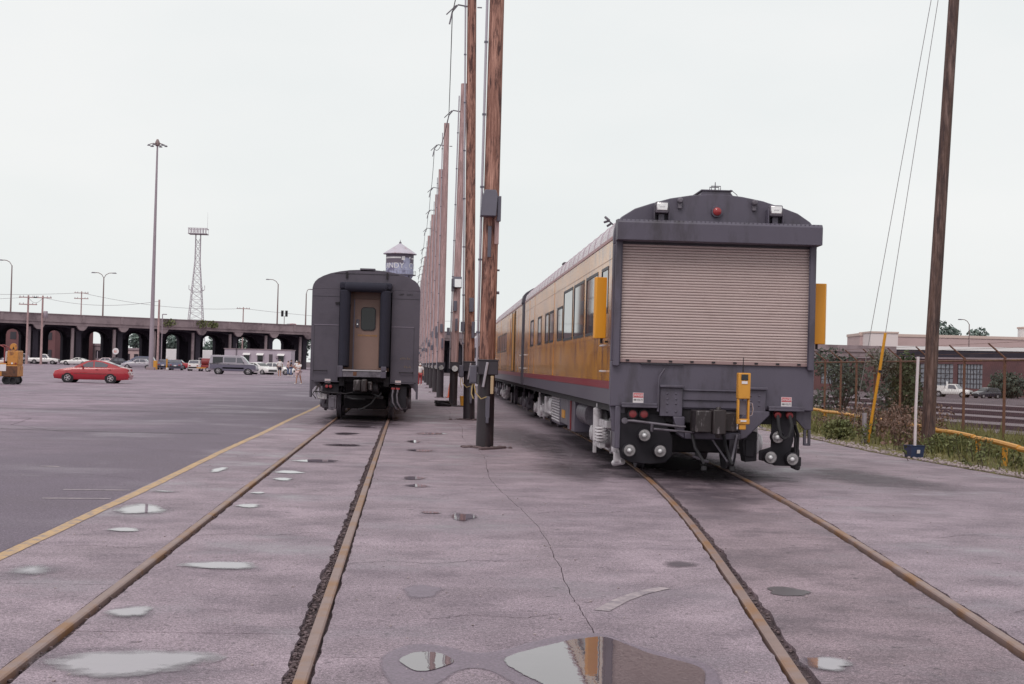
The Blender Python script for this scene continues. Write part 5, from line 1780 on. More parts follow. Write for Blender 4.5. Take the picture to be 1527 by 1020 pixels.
# --- lower end
for s, x0, x1 in ((-1, -1.38, -.84), (1, .84, 1.38)):
    MB().b2(x0, x1, -.13, .02, 1.105, 1.14).b2(x0, x1, -.13, -.11, 1.07, 1.105).build('step_bar', 'car_grey', gc, bevel=.006)
for s, x0, x1 in ((-1, -.80, -.46), (1, .46, .80)):
    pl = MB()
    pl.b2(x0, x1, -.08, 0, .95, 1.38).b2(x0 - .01, x1 + .02, -.13, 0, 1.38, 1.42)
    po = pl.build('buffer_plate', 'car_grey', gc, bevel=.008)
    rm = MB().blob((0, 0, 0), (.016, .012, .016), seg=8, ring=5).mesh('rivet', 'car_grey')
    for i in range(2):
        for z in (1.02, 1.14, 1.21, 1.29):
            put('rivet', rm, po).location = (x0 + .11 + i * .13, -.083, z)
MB().b2(-.46, .46, -.03, .0, 1.2, 1.34).b2(-.5, .5, -.06, .0, 1.34, 1.36).build('end_beam', 'car_grey', gc, bevel=.006)
MB().b2(-1.3, 1.3, .05, .5, .86, 1.08).build('end_sill', 'black', gc)
# coupler with knuckle, greasy and dark
cpl = MB()
cpl.b2(-.34, -.10, -.62, -.1, .74, 1.06).b2(-.10, .09, -.72, -.35, .72, 1.08).b2(.09, .28, -.55, -.1, .76, 1.04).b2(-.14, .14, -.1, .8, .80, 1.0)
cpl.tube((-.01, -.6, .66), (-.01, -.6, 1.12), .04, n=8)
cpl.build('coupler', 'greasy', gc, bevel=.035)
MB().b2(-.5, .5, .02, .12, 1.06, 1.22).b2(-.42, .42, -.14, .1, .62, .72).prism([(.42, -.1, .62), (.52, -.1, .66), (.86, -.1, 1.0), (.86, -.1, 1.06), (.5, -.1, 1.06), (.42, -.1, .95)], (0, .2, 0)).prism([(-.42, -.1, .62), (-.52, -.1, .68), (-.6, -.1, .95), (-.42, -.1, .95)], (0, .2, 0)).build('coupler_yoke', 'car_grey', gc, bevel=.015)
# yellow end-of-train unit
eu = MB().b2(.235, .415, -.82, -.66, 1.25, 1.63).b2(.235, .265, -.80, -.7, .94, 1.25).b2(.385, .415, -.80, -.7, .94, 1.25).b2(.235, .42, -.80, -.7, .88, .96).b2(.27, .37, -.78, -.72, .80, .9).build('end_of_train_unit', 'unit_yellow', gc, bevel=.012)
MB().box((.325, -.825, 1.565), (.1, .012, .085)).build('lens_window', 'dark_glass', eu, bevel=.005)
MB().box((.325, -.825, 1.49), (.085, .008, .04)).build('sticker', 'white_placard', eu)
MB().box((.325, -.805, .93), (.085, .008, .025)).build('sticker', 'white_placard', eu)
MB().path([(.415, -.75, 1.2), (.46, -.75, 1.19), (.475, -.75, 1.1), (.46, -.75, 1.02), (.415, -.75, 1.0)], .011, 6).build('handle', 'chrome', eu)
MB().tube((.315, -.74, 1.63), (.315, -.74, 1.86), .01, .005, 6).build('aerial', 'black', eu)
MB().b2(.27, .37, -.74, -.6, 1.02, 1.22).build('clamp', 'steel_grey', eu)
# pilot plates with triple lamps
lp_ = [(-1.40, .98), (-1.40, .5), (-1.36, .31), (-1.2, .24), (-.9, .22), (-.68, .25), (-.58, .36), (-.58, .62), (-.75, .98)]
MB().prism([(x, .02, z) for x, z in lp_], (0, .05, 0)).build('pilot_plate', 'black_gloss', gc, bevel=.01)
MB().b2(-1.46, -1.38, -.02, .35, .45, 1.08).prism([(-1.54, .05, 1.08), (-1.30, .05, 1.08), (-1.30, .05, .86), (-1.36, .05, .7), (-1.5, .05, .7)], (0, .05, 0)).build('pilot_bracket', 'car_grey', gc, bevel=.01)
rp_ = [(.92, 1.06), (1.26, 1.06), (1.26, .62), (1.20, .42), (1.33, .34), (1.31, .24), (.98, .24), (.86, .3), (.74, .32), (.74, .46), (.92, .52)]
MB().prism([(x, .02, z) for x, z in rp_], (0, .05, 0)).build('pilot_plate', 'black_gloss', gc, bevel=.01)
for x, z in ((-1.03, .66), (-1.25, .43), (-.79, .43), (.98, .68), (.88, .375), (1.21, .355)):
    lamp_unit(gc, x, -.0, z, .088)
for x in (-1.2, -1.03):
    rl = MB().lathe([(.075, 0), (.08, .06), (.068, .07)], (x, .02, .97), (0, -1, 0), 18).build('tail_lamp', 'black', gc)
    MB().lathe([(.066, .06), (.05, .085), (.001, .095)], (x, .02, .97), (0, -1, 0), 18).build('red_lens', 'dull_red', rl)
for x in (.99, 1.17):
    MB().lathe([(.05, 0), (.055, .1), (.04, .12)], (x, .02, 1.03), (0, -1, -.3), 12).build('power_socket', 'dull_red', gc)
MB().path([(.99, -.08, 1.0), (.985, -.16, .85), (1.02, -.17, .7), (1.08, -.17, .655), (1.15, -.17, .7), (1.185, -.16, .85), (1.17, -.08, 1.0)], .028, 8).build('power_cable', 'rubber', gc)
tb_ = MB().prism([(1.30, .1, 1.08), (1.54, .1, 1.08), (1.54, .1, .80), (1.46, .1, .78), (1.30, .1, .95)], (0, .05, 0)).b2(1.43, 1.47, .1, .15, .56, .79).b2(1.50, 1.54, .1, .15, .56, .79).b2(1.43, 1.54, .1, .15, .55, .585).build('step_bracket', 'car_grey', gc, bevel=.008)
# uncoupling lever, air hoses
MB().path([(-1.33, -.12, .87), (-1.2, -.14, .87), (-.5, -.16, .80), (-.42, -.16, .80)], .02, 8).lathe([(.045, -.03), (.045, .03)], (-1.33, -.12, .87), (0, 1, 0), 12).tube((-.92, -.16, .84), (-.92, -.12, .72), .022, n=8).path([(-.9, -.2, .76), (-.3, -.2, .72)], .016, 6).build('uncoupling_lever', 'steel_grey', gc)
MB().path([(-.74, -.1, 1.66), (-.78, -.1, 1.60), (-.82, -.1, 1.54), (-.83, -.1, 1.45), (-.83, -.1, 1.02)], .018, 8).build('brake_pipe', 'car_grey', gc)
for x0, x1 in ((.15, .22), (-.32, -.2)):
    MB().path([(x0, -.15, .72), (x0 + .03, -.3, .5), (x1, -.4, .34), (x1 + .03, -.42, .27)], .024, 8).lathe([(.04, 0), (.045, .06), (.02, .08)], (x1 + .03, -.42, .24), (0, 0, -1), 10).build('air_hose', 'rubber', gc)
MB().tube((.0, -.1, .62), (.2, -.3, .3), .015, n=6).tube((.36, -.15, .7), (.24, -.38, .28), .018, n=6).tube((-.25, .1, .35), (-.05, -.1, .28), .018, n=6).build('brace_rod', 'steel_grey', gc)
MB().prism([(.50, .1, .72), (.72, .1, .74), (.72, .1, .30), (.54, .1, .28), (.50, .1, .5)], (0, .3, 0)).b2(.54, .68, .08, .1, .36, .62).build('brake_box', 'black_gloss', gc, bevel=.01)
MB().path([(.78, .0, .92), (.74, -.02, .9), (.72, -.02, .86), (.74, -.02, .82), (.78, 0, .81)], .012, 6).build('hook', 'silver', gc)
placard(gc, -1.12, -.004, 1.215)
placard(gc, 1.13, -.004, 1.205)
# --- silver end rigging by the near corner
rg = random.Random(11)
for s in (-1, 1):
    mb = MB()
    mb.tube((s * 1.22, 1.1, .95), (s * 1.32, .6, .38), .035, n=8)
    mb.path([(s * 1.34, .4, .9), (s * 1.40, .35, .7), (s * 1.38, .3, .45), (s * 1.3, .25, .3)], .03, 7)
    mb.path([(s * 1.28, .3, .88), (s * 1.34, .25, .65), (s * 1.32, .2, .4)], .022, 7)
    mb.box((s * 1.36, .3, .3), (.14, .18, .14))
    mb.lathe([(.09, 0), (.09, .12), (.05, .15)], (s * 1.3, .45, .42), (s, -.3, 0), 12)
    mb.tube((s * 1.3, .2, .24), (s * 1.42, .4, .2), .05, n=8)
    mb.build('sander_rigging', 'silver' if s < 0 else 'black', gc, bevel=.01)
for s in (-1,):
    mb = MB()
    mb.lathe([(.03, -.1), (.24, -.1), (.26, -.04), (.26, .04), (.24, .1), (.03, .1)], (s * 1.36, 3.05, .74), (1, 0, 0), 22)
    mb.tube((s * 1.44, 2.75, .42), (s * 1.44, 2.75, .98), .075, n=12).tube((s * 1.44, 2.75, .98), (s * 1.44, 2.75, 1.06), .03, n=8)
    mb.b2(s * 1.38, s * 1.48, 2.0, 2.95, .34, .44).b2(s * 1.30, s * 1.42, 1.6, 2.9, .68, .8).b2(s * 1.40, s * 1.46, 3.15, 3.25, .2, .75)
    mb.build('brake_cylinder', 'silver', gc, bevel=.012)
    for yy in (2.05, 2.3):
        for z in (.43,):
            co = put('coil_spring', COIL, gc)
            co.location = (s * 1.43, yy, z)
            co.scale = (1.1, 1.1, .85)
# underfloor boxes seen along the left side
for s in (-1, 1):
    MB().tube((s * 1.16, 5.5, .78), (s * 1.16, 7.3, .78), .24, n=20).build('air_tank', 'steel_grey', gc)
    MB().b2(s * .9, s * 1.40, 7.6, 9.2, .36, 1.02).build('equipment_box', 'sill_grey', gc, bevel=.015)
    MB().b2(s * 1.40, s * 1.425, 8.30, 8.42, .38, 1.0).build('red_bar', 'dull_red', gc)
    bx = MB().b2(s * .9, s * 1.38, 9.5, 11.4, .42, 1.0).build('battery_box', 'steel_grey', gc, bevel=.015)
    MB().b2(s * 1.38, s * 1.395, 10.1, 10.9, .55, .72).build('yellow_label', 'unit_yellow', bx)
    lv = MB().b2(s * .9, s * 1.36, 11.8, 14.2, .34, 1.0)
    lo = lv.build('condenser_box', 'sill_grey', gc, bevel=.01)
    mb = MB()
    for i in range(9):
        mb.box((s * 1.37, 13.0, .42 + i * .064), (.03, 2.2, .03), rot=(0, s * R(25), 0))
    mb.build('louver', 'silver', lo)
    MB().lathe([(.24, -.3), (.28, -.25), (.28, .25), (.24, .3)], (s * 1.1, 15.4, .7), (0, 1, 0), 18).box((s * 1.25, 16.2, .7), (.3, .5, .4)).tube((s * 1.3, 15, .5), (s * 1.3, 16.6, .5), .05, n=8).build('air_compressor', 'silver', gc, bevel=.01)

# --- following gold cars
WINS2 = [(12.4 + i * 1.9, 13.7 + i * 1.9, 2.22, 2.96) for i in range(5)]
gb, _ = gold_coach('baggage_coach', 'gold baggage rail car with louvered panel coupled ahead of the theater coach', (4.60 + .021 * 24.75, 23 + 24.75, 0), HEAD, 'gold passenger cars', 24.3, False, WINS2)
MB().b2(-1.54, 1.54, .28, .99, 1.08, 3.6).prism([(-1.54, .28, 3.6), (1.54, .28, 3.6)] + [(x * 1.03, .28, z + .05) for x, z in gsec], (0, .71, 0)).build('end_wall', 'car_grey_old', gb, bevel=.01)
MB().b2(-.75, .75, -.25, .28, 1.3, 3.75).build('diaphragm', 'cushion', gb, bevel=.06)
for s in (-1, 1):
    do = MB().b2(s * 1.50, s * 1.545, 5.6, 7.4, 1.50, 3.52).build('baggage_door', 'gold_flat', gb, bevel=.01)
    MB().b2(s * 1.54, s * 1.56, 5.55, 5.62, 1.46, 3.58).b2(s * 1.54, s * 1.56, 7.38, 7.45, 1.46, 3.58).build('door_jamb', 'frame_dark', do)
    for k in range(3):
        ya = 9.0 + k * 1.0 if k < 3 else 0
        MB().b2(s * 1.52, s * 1.545, ya, ya + .82, 2.1, 3.42).build('louver_panel', 'gold', gb, bevel=.01)
MB().b2(-.6, .6, 1.0, 4.2, 4.2, 4.5).build('roof_hatch', 'roof_dark', gb, bevel=.03)
MB().b2(-.65, .65, 7, 15, 4.2, 4.46).build('roof_hatch', 'roof_dark', gb, bevel=.03)
MB().box((-.35, 21.5, 4.45), (.45, .5, .36)).box((-.35, 21.5, 4.66), (.55, .6, .06)).build('roof_ventilator', 'roof_dark', gc, bevel=.02)
MB().tube((.2, 22.6, 4.3), (.2, 22.6, 4.55), .08, n=10).build('roof_pipe', 'roof_dark', gc)


def plain_coach(label, loc, heading, group, L, paint, end, wins, name='passenger_coach', z0=1.08):
    HW_, ZE, ZT = 1.5, 3.68, 4.24
    c = thing(name, label, 'rail car', loc, heading, group)
    sec = roof_section(HW_, ZE, ZT, ROOFG)
    for s in (-1, 1):
        mb = MB()
        holes_wall(s * HW_, -s * .05, .1, L - .12, z0, ZE, wins, mb)
        sp_ = mb.build('side_panel', paint, c, smooth=False)
        for z in (2.05, 3.2):
            MB().b2(s * (HW_ - .02), s * (HW_ + .008), .1, L - .12, z, z + .04).build('seam_strip', paint, sp_)
    side_windows(c, HW_, wins, .05)
    MB().loft([[(x, y, z) for x, z in sec] for y in (.08, L)], caps=False, closed=False).build('roof', 'roof_dark' if paint == 'car_grey_old' else 'roof_silver', c)
    MB().b2(-HW_ + .1, HW_ - .1, .3, L - .3, .95, 1.12).b2(-.35, .35, .3, L - .3, .75, .97).build('underframe', 'black', c)
    MB().b2(-HW_ + .12, HW_ - .12, .55, L - .3, 1.12, 3.6).build('interior', 'black', c, smooth=False)
    end_walls_far(c, HW_, L, z0, ZE, sec, end, None)
    for ytr in (3.2, L - 3.4):
        truck(c, ytr, 'steel_grey')
    for yy in (6.5, 9, 12, 15):
        MB().b2(-1.35, 1.35, yy, yy + 1.7, .4, .98).build('equipment_box', 'black', c, bevel=.02)
    return c, sec


W3 = [(2.2 + i * 1.85, 3.5 + i * 1.85, 2.2, 2.98) for i in range(11)]
p3, _ = plain_coach('pale silver coach coupled ahead of the gold baggage car, glimpsed between the power poles', (4.60 + .021 * 49.7, 23 + 49.7, 0), HEAD, 'silver passenger cars', 25.2, 'trailer_wall', 'car_grey', W3)
MB().b2(-1.5, 1.5, .0, .1, 1.08, 3.68).prism([(-1.5, 0, 3.68), (1.5, 0, 3.68)] + [(x, 0, z) for x, z in roof_section(1.5, 3.68, 4.24, ROOFG)], (0, .1, 0)).build('end_wall', 'car_grey', p3)
dup(p3, (4.60 + .021 * 75.4, 23 + 75.4, 0), HEAD, 'pale silver coach farthest along the track, beyond the other silver coach')

# ------------------------------------------------------------------ grey coach on the near-left track
cc, csec = plain_coach('weathered dark grey passenger coach seen end on with brown end door', (-1.19, 43.5, 0), 0.0, 'grey passenger cars', 25.9, 'car_grey_old', 'car_grey_old', [(3 + i * 1.85, 4.3 + i * 1.85, 2.2, 2.98) for i in range(11)])
HWc = 1.515
ev = MB()
ev.b2(-HWc, -.74, 0, .1, 1.10, 3.68)
ev.b2(.72, HWc, 0, .1, 1.10, 3.68)
ev.b2(-.74, .72, 0, .1, 3.62, 3.68)
ev.prism([(-HWc, 0, 3.68), (HWc, 0, 3.68)] + [(x * 1.01, 0, z + .01) for x, z in csec], (0, .1, 0))
ev.build('end_wall', 'car_grey_old', cc, bevel=.01)
mb = MB()
mb.b2(-1.43, -.75, -.012, 0, 2.665, 2.685).b2(.73, 1.36, -.012, 0, 2.655, 2.675)
mb.build('panel_seam', 'seam_light', cc)
mb = MB()
mb.b2(-1.5, -.75, -.006, 0, 3.47, 3.48).b2(.73, 1.5, -.006, 0, 3.45, 3.46).b2(-1.43, -1.42, -.006, 0, 1.2, 2.66).b2(1.36, 1.37, -.006, 0, 1.2, 2.65)
mb.b2(-.9, .9, -.01, 0, 4.12, 4.135)
mb.build('panel_seam', 'frame_dark', cc, kind='stuff')
for x0 in (-1.515, 1.455):
    MB().prism([(x0, -.0, 1.10), (x0 + .06, 0, 1.10), (x0 + .06, 0, .64), (x0, 0, .64)], (0, .25, 0)).build('corner_post', 'car_grey_old', cc, bevel=.008)
MB().prism([(-1.455, .02, 1.10), (-1.2, .02, 1.10), (-1.38, .02, .92), (-1.455, .02, .82)], (0, .05, 0)).build('corner_gusset', 'car_grey_old', cc)
MB().prism([(1.455, .02, 1.10), (1.2, .02, 1.10), (1.38, .02, .94), (1.455, .02, .84)], (0, .05, 0)).build('corner_gusset', 'car_grey_old', cc)
# vestibule diaphragm: hood and side cushions
MB().tube((-.60, -.22, 3.74), (.58, -.22, 3.74), .13, n=14).b2(-.74, .72, -.26, 0, 3.68, 3.88).build('diaphragm_hood', 'cushion', cc, bevel=.05)
for x in (-.58, .545):
    MB().tube((x, -.18, 1.52), (x, -.18, 3.66), .145, n=16).b2(x - .15, x + .15, -.16, .02, 1.5, 3.7).build('diaphragm_cushion', 'cushion', cc, bevel=.03)
MB().b2(-.70, -.33, .35, .45, 1.4, 3.7).b2(.37, .68, .35, .45, 1.4, 3.7).b2(-.36, .4, .30, .45, 3.44, 3.70).build('door_frame', 'door_frame', cc)
dd = MB()
dd.b2(-.33, .37, .36, .40, 1.44, 3.44)
dr = dd.build('door', 'door_tan', cc, bevel=.006)
MB().b2(-.355, -.32, .325, .36, 1.44, 3.43).build('door_edge_strip', 'seam_light', dr)
def rrect(x0, x1, z0, z1, r, y, n=5):
    pts = []
    for cx_, cz_, a0 in ((x1 - r, z1 - r, 0), (x0 + r, z1 - r, 90), (x0 + r, z0 + r, 180), (x1 - r, z0 + r, 270)):
        for i in range(n + 1):
            a = R(a0 + 90 * i / n)
            pts.append((cx_ + r * math.cos(a), y, cz_ + r * math.sin(a)))
    return pts
wg = MB().prism(rrect(-.15, .27, 2.55, 3.21, .1, .335), (0, .02, 0)).build('window_gasket', 'frame_dark', dr)
MB().prism(rrect(-.125, .245, 2.575, 3.185, .085, .325), (0, .02, 0)).build('pane', 'dark_glass', wg)
MB().b2(-.29, -.185, .335, .36, 2.63, 2.86).build('lock_plate', 'steel_grey', dr, bevel=.02)
MB().tube((-.24, .33, 2.72), (-.24, .27, 2.72), .02, n=8).build('door_handle', 'chrome', dr)
text('lettering', 'PORTLAND ROSE', .066, (.05, .352, 2.405), (R(90), 0, 0), 'gold_ink', dr, .001, sx=1.05)
text('lettering', 'UPP   5473', .085, (1.10, -.008, 3.575), (R(90), 0, 0), 'ink', cc, .001)
mb = MB()
rg = random.Random(3)
for row, (xa, xb, z) in enumerate(((.99, 1.26, 1.79), (1.11, 1.28, 1.55))):
    mb = MB()
    x = xa
    while x < xb:
        mb.b2(x, x + .014, -.006, 0, z - .03, z + rg.choice((.0, .025, .03)))
        if rg.random() < .6:
            zz = z + rg.choice((-.03, 0, .02))
            mb.b2(x + .014, x + .035, -.006, 0, zz, zz + .012)
        x += .052
    mb.build('lettering', 'dull_gold_ink', cc, kind='stuff')
bp = MB().b2(-.62, .62, -.42, .2, 1.40, 1.44).b2(-.60, .60, -.42, -.36, 1.23, 1.40).build('buffer_plate', 'steel_grey', cc, bevel=.01)
MB().b2(-.63, .63, -.44, -.42, 1.405, 1.425).build('wear_strip', 'silver', bp)
MB().b2(-.3, -.2, -.43, -.42, 1.27, 1.38).build('rust_patch', 'rust', bp)
for x in (-.665, .54):
    MB().b2(x - .075, x + .075, -.44, .1, 1.22, 1.54).build('buffer_block', 'car_grey', cc, bevel=.012)
MB().b2(-.6, .6, -.02, .3, 1.10, 1.24).b2(-.7, -.55, -.05, .3, .98, 1.25).b2(.55, .7, -.05, .3, .98, 1.25).build('end_sill', 'black', cc)
MB().b2(-.28, -.06, -.62, .2, .84, 1.16).b2(-.06, .10, -.7, -.3, .82, 1.18).b2(.1, .24, -.5, .2, .86, 1.12).build('coupler', 'greasy', cc, bevel=.04)
MB().lathe([(.17, -.1), (.19, 0), (.17, .1)], (.3, -.05, .92), (1, 0, .2), 14).b2(-.55, .55, .05, .3, .62, .72).build('coupler_yoke', 'black', cc, bevel=.02)
for x in (-1.035, -.93):
    l_ = MB().lathe([(.056, 0), (.06, .06), (.05, .07)], (x, .02, .95), (0, -1, 0), 14).build('tail_lamp', 'black', cc)
    MB().lathe([(.05, .06), (.04, .085), (.001, .09)], (x, .02, .95), (0, -1, 0), 14).build('red_lens', 'red_lens', l_)
for x in (.82, .95):
    MB().b2(x - .055, x + .055, -.06, .05, .9, .955).build('power_socket', 'red_lens', cc, bevel=.008)
    MB().path([(x, -.06, .9), (x - .02, -.12, .75), (x + .0, -.14, .55), (x + .1, -.12, .38), (x + .14, -.06, .34)], .024, 7).lathe([(.03, 0), (.035, .08)], (x, -.06, .9), (0, 0, -1), 10).build('power_cable', 'steel_grey', cc)
MB().b2(.75, 1.2, .02, .08, .40, 1.0).build('pilot_plate', 'black_gloss', cc, bevel=.01)
MB().b2(-1.15, -.7, .02, .08, .75, 1.02).build('pilot_plate', 'black_gloss', cc, bevel=.01)
MB().b2(-1.40, -.7, -.1, .0, 1.075, 1.1).b2(.72, 1.40, -.1, 0, 1.07, 1.095).build('step_bar', 'car_grey_old', cc, bevel=.005)
for x0, x1 in ((-1.42, -1.05), (.98, 1.35)):
    MB().path([(x0, 0, 1.40), (x0, -.06, 1.385), (x1, -.06, 1.385), (x1, 0, 1.40)], .014, 6).build('grab_iron', 'black', cc)
MB().path([(-1.38, -.12, .80), (-.5, -.16, .76), (-.3, -.2, .8)], .018, 7).path([(-1.38, -.12, .80), (-1.42, -.1, .72), (-1.32, -.1, .6)], .014, 6).build('uncoupling_lever', 'black', cc)
mb = MB().path([(-1.25, .3, 1.05), (-1.36, .25, .82), (-1.28, .2, .62), (-1.1, .2, .6)], .035, 7).tube((-1.25, .3, 1.02), (-1.2, .25, .6), .04, n=8).box((-1.1, .3, .66), (.14, .2, .16)).box((-1.08, .25, .9), (.1, .1, .1))
mb.build('sander_rigging', 'silver', cc, bevel=.01)
MB().prism([(-.98, .05, .70), (-.76, .05, .70), (-.76, .05, .33), (-.86, .05, .28), (-.98, .05, .30)], (0, .3, 0)).b2(-.93, -.81, .03, .05, .36, .64).build('brake_box', 'steel_grey', cc, bevel=.012)
MB().path([(-.45, -.1, .66), (-.3, -.25, .62), (.05, -.3, .62)], .03, 8).path([(.35, -.15, .70), (.22, -.3, .5), (.0, -.42, .36), (-.12, -.42, .33)], .026, 8).path([(.2, -.1, .8), (.42, -.2, .7), (.5, -.2, .8)], .03, 8).build('air_hose', 'rubber', cc)
MB().b2(-.86, -.74, -.05, 0, 3.27, 3.32).build('lamp_bracket', 'black', cc, bevel=.006)
for x in (-.56, .57):
    MB().b2(x - .025, x + .025, -.05, .02, 4.0, 4.18).build('roof_bracket', 'black', cc, bevel=.005)
MB().b2(-.2, .23, .0, 1.0, 4.2, 4.29).build('roof_vent', 'car_grey_old', cc, bevel=.01)
for x, h in ((-1.02, 1.1), (.95, 1.1)):
    pp = MB().box((x, -.004, h), (.16, .006, .115)).build('danger_placard', 'white_placard', cc)
    text('lettering', 'DANGER', .04, (x, -.009, h + .025), (R(90), 0, 0), 'placard_red', pp, .0006, sx=.8)
for z in (2.1, 1.7):
    MB().path([(-1.515, .5, z), (-1.6, .5, z), (-1.6, .9, z), (-1.515, .9, z)], .016, 6).path([(1.515, .5, z), (1.6, .5, z), (1.6, .9, z), (1.515, .9, z)], .016, 6).build('grab_iron', 'silver', cc)
# ------------------------------------------------------------------ road vehicles (local +X is forward)
def paint(name, c, rough=0.25):
    M[name] = mat(name, c, rough, 0, .05, 2, coat=.6)


paint('paint_red', (0.38, 0.018, 0.03))
paint('paint_white', (0.72, 0.68, 0.68))
paint('paint_silver', (0.36, 0.32, 0.37))
paint('paint_dark', (0.035, 0.03, 0.045))
paint('paint_blue', (0.10, 0.10, 0.17))
paint('paint_pink', (0.56, 0.42, 0.45))
paint('paint_vanlow', (0.115, 0.10, 0.15))
M['car_glass'] = mat('car_glass', (0.11, 0.105, 0.13), 0.06, 0, .1, 2, spec=.8)
M['car_glass_dark'] = mat('tinted_car_glass', (0.018, 0.017, 0.022), 0.08, 0, .1, 2, spec=.6)
M['amber'] = mat('amber_lens', (0.6, 0.2, 0.04), .2)
M['rim_silver'] = mat('rim_silver', (0.55, 0.5, 0.53), .35, .2, .05, 5)
TYRE, RIM = {}, {}


def wheel(parent, x, y, r, side, rim=True):
    k = round(r, 2)
    if k not in TYRE:
        TYRE[k] = MB().lathe([(r * .6, -.09), (r * .92, -.095), (r, -.06), (r, .06), (r * .92, .095), (r * .6, .09)], (0, 0, 0), (0, 1, 0), 20, caps=False).lathe([(r * .62, 0), (.001, 0)], (0, 0, 0), (0, 1, 0), 16, caps=False).mesh('wheel', 'rubber')
        rm = MB().lathe([(r * .62, .02), (r * .6, .085), (r * .54, .09), (r * .5, .05), (r * .2, .06), (r * .16, .085), (.001, .09)], (0, 0, 0), (0, 1, 0), 18, caps=False)
        for i in range(5):
            a = 2 * math.pi * i / 5
            rm.box((math.cos(a) * r * .36, .066, math.sin(a) * r * .36), (r * .34, .02, r * .12), rot=(0, -a, 0))
        RIM[k] = rm.mesh('rim', 'rim_silver')
    w = put('wheel', TYRE[k], parent)
    w.location = (x, y, r)
    w.rotation_euler = (0, 0, 0 if side > 0 else math.pi)
    if rim:
        put('rim', RIM[k], w)
    return w


def make_car(name, label, cat, loc, rz, L, W, hood, cab, tail, wb, wr=.31, pm='paint_white', glass='car_glass', panes=(), zlow=.2, group='cars parked across the lot', roofk=.76, lower=None, rails=False, trim='black', tumble=1.0, screens=True):
    t = thing(name, label, cat, loc, rz, group)
    hw = W / 2
    xs0 = L / 2          # front at +L/2
    X = lambda x: xs0 - x
    prof = hood + ([] if abs(hood[-1][0] - cab[0][0]) < .01 else [cab[0]])
    prof = prof + [(x, z) for x, z in tail if x > prof[-1][0] + .01]
    secs = []
    n = len(prof)
    for i, (x, zt) in enumerate(prof):
        e = min(x, L - x)
        k = 1 - .12 * max(0, 1 - e / .4) ** 2
        zl = zlow + .05 * max(0, 1 - e / .5)
        w = hw * k
        zm = zl + (zt - zl) * .52
        half = [(w * .90, zl), (w * .985, zl + .1), (w, zm), (w * .975, zt - .10), (w * .90, zt - .025), (w * .6, zt)]
        secs.append([(X(x), y, z) for y, z in half] + [(X(x), -y, z) for y, z in half[::-1]])
    MB().loft(secs).build('body', pm, t)
    zb = min(cab[0][1], cab[-1][1]) - .03
    zr = max(z for x, z in cab)
    def cw(z):
        f = max(0, min(1, (z - zb) / (zr - zb)))
        return hw * (.93 + (roofk - .93) * f * tumble)
    pts = [(cab[0][0], zb)] + list(cab) + [(cab[-1][0], zb)]
    mb = MB()
    m_ = len(pts)
    vs = [(X(x), cw(z), z) for x, z in pts] + [(X(x), -cw(z), z) for x, z in pts]
    mb.add(vs, [tuple(range(m_)), tuple(range(m_, 2 * m_))] + [(i, (i + 1) % m_, m_ + (i + 1) % m_, m_ + i) for i in range(m_)])
    mb.build('cabin', pm, t, bevel=.035)
    for pl in panes:
        for s in (1, -1):
            P = [(X(x), s * (cw(z) + .010), z) for x, z in pl]
            MB().prism(P, (0, s * .006, 0)).build('side_window', glass, t, smooth=False)
    def screen(a, b, nm, sgn):
        a, b = V(X(a[0]), 0, a[1]), V(X(b[0]), 0, b[1])
        d = b - a
        nrm = V(-d.z, 0, d.x).normalized()
        if nrm.x * sgn < 0:
            nrm = -nrm
        p0, p1 = a + d * .08 + nrm * .012, a + d * .92 + nrm * .012
        MB().prism([(p0.x, cw(p0.z) * .9, p0.z), (p0.x, -cw(p0.z) * .9, p0.z), (p1.x, -cw(p1.z) * .88, p1.z), (p1.x, cw(p1.z) * .88, p1.z)], tuple(nrm * .008)).build(nm, glass, t, smooth=False)
    if screens:
        screen(cab[0], cab[1], 'windshield', 1)
        screen(cab[-1], cab[-2], 'rear_window', -1)
    for wx in wb:
        for s in (1, -1):
            MB().lathe([(wr * 1.17, -.22), (wr * 1.17, .006), (.001, .006)], (X(wx), s * hw * .985, wr * 1.02), (0, s, 0), 20, caps=False).build('wheel_arch', 'black', t)
            wheel(t, X(wx), s * (hw - .075), wr, s)
    zf, zrr = hood[0][1], tail[-1][1]
    for s in (1, -1):
        MB().box((X(.09), s * hw * .62, zf + .0), (.12, hw * .34, .13)).build('headlight', 'lens', t, bevel=.02)
        MB().box((X(L - .05), s * hw * .64, zrr + .14), (.1, hw * .34, .15)).build('taillight', 'red_lens', t, bevel=.02)
        MB().box((X(cab[0][0] + .5), s * (hw + .07), cab[0][1] + .06), (.1, .16, .11)).build('mirror', trim, t, bevel=.02)
        for hx in (.5, .78):
            xx = cab[0][0] + (cab[-1][0] - cab[0][0]) * hx
            MB().box((X(xx), s * (hw * .99), cab[0][1] - .13), (.16, .03, .035)).build('door_handle', trim, t)
    MB().box((X(.03), 0, zlow + .26), (.16, W * .82, .2)).build('bumper', lower or trim, t, bevel=.04)
    MB().box((X(L - .03), 0, zlow + .26), (.16, W * .84, .2)).build('bumper', lower or trim, t, bevel=.04)
    MB().box((X(L + .05), 0, zlow + .42), (.015, .34, .15)).build('plate', 'white_placard', t)
    if lower:
        for s in (1, -1):
            MB().b2(X(wb[0] + wr * 1.25), X(wb[1] - wr * 1.25), s * hw * .985, s * (hw + .006), zlow + .06, zlow + .42).build('lower_panel', lower, t)
    return t


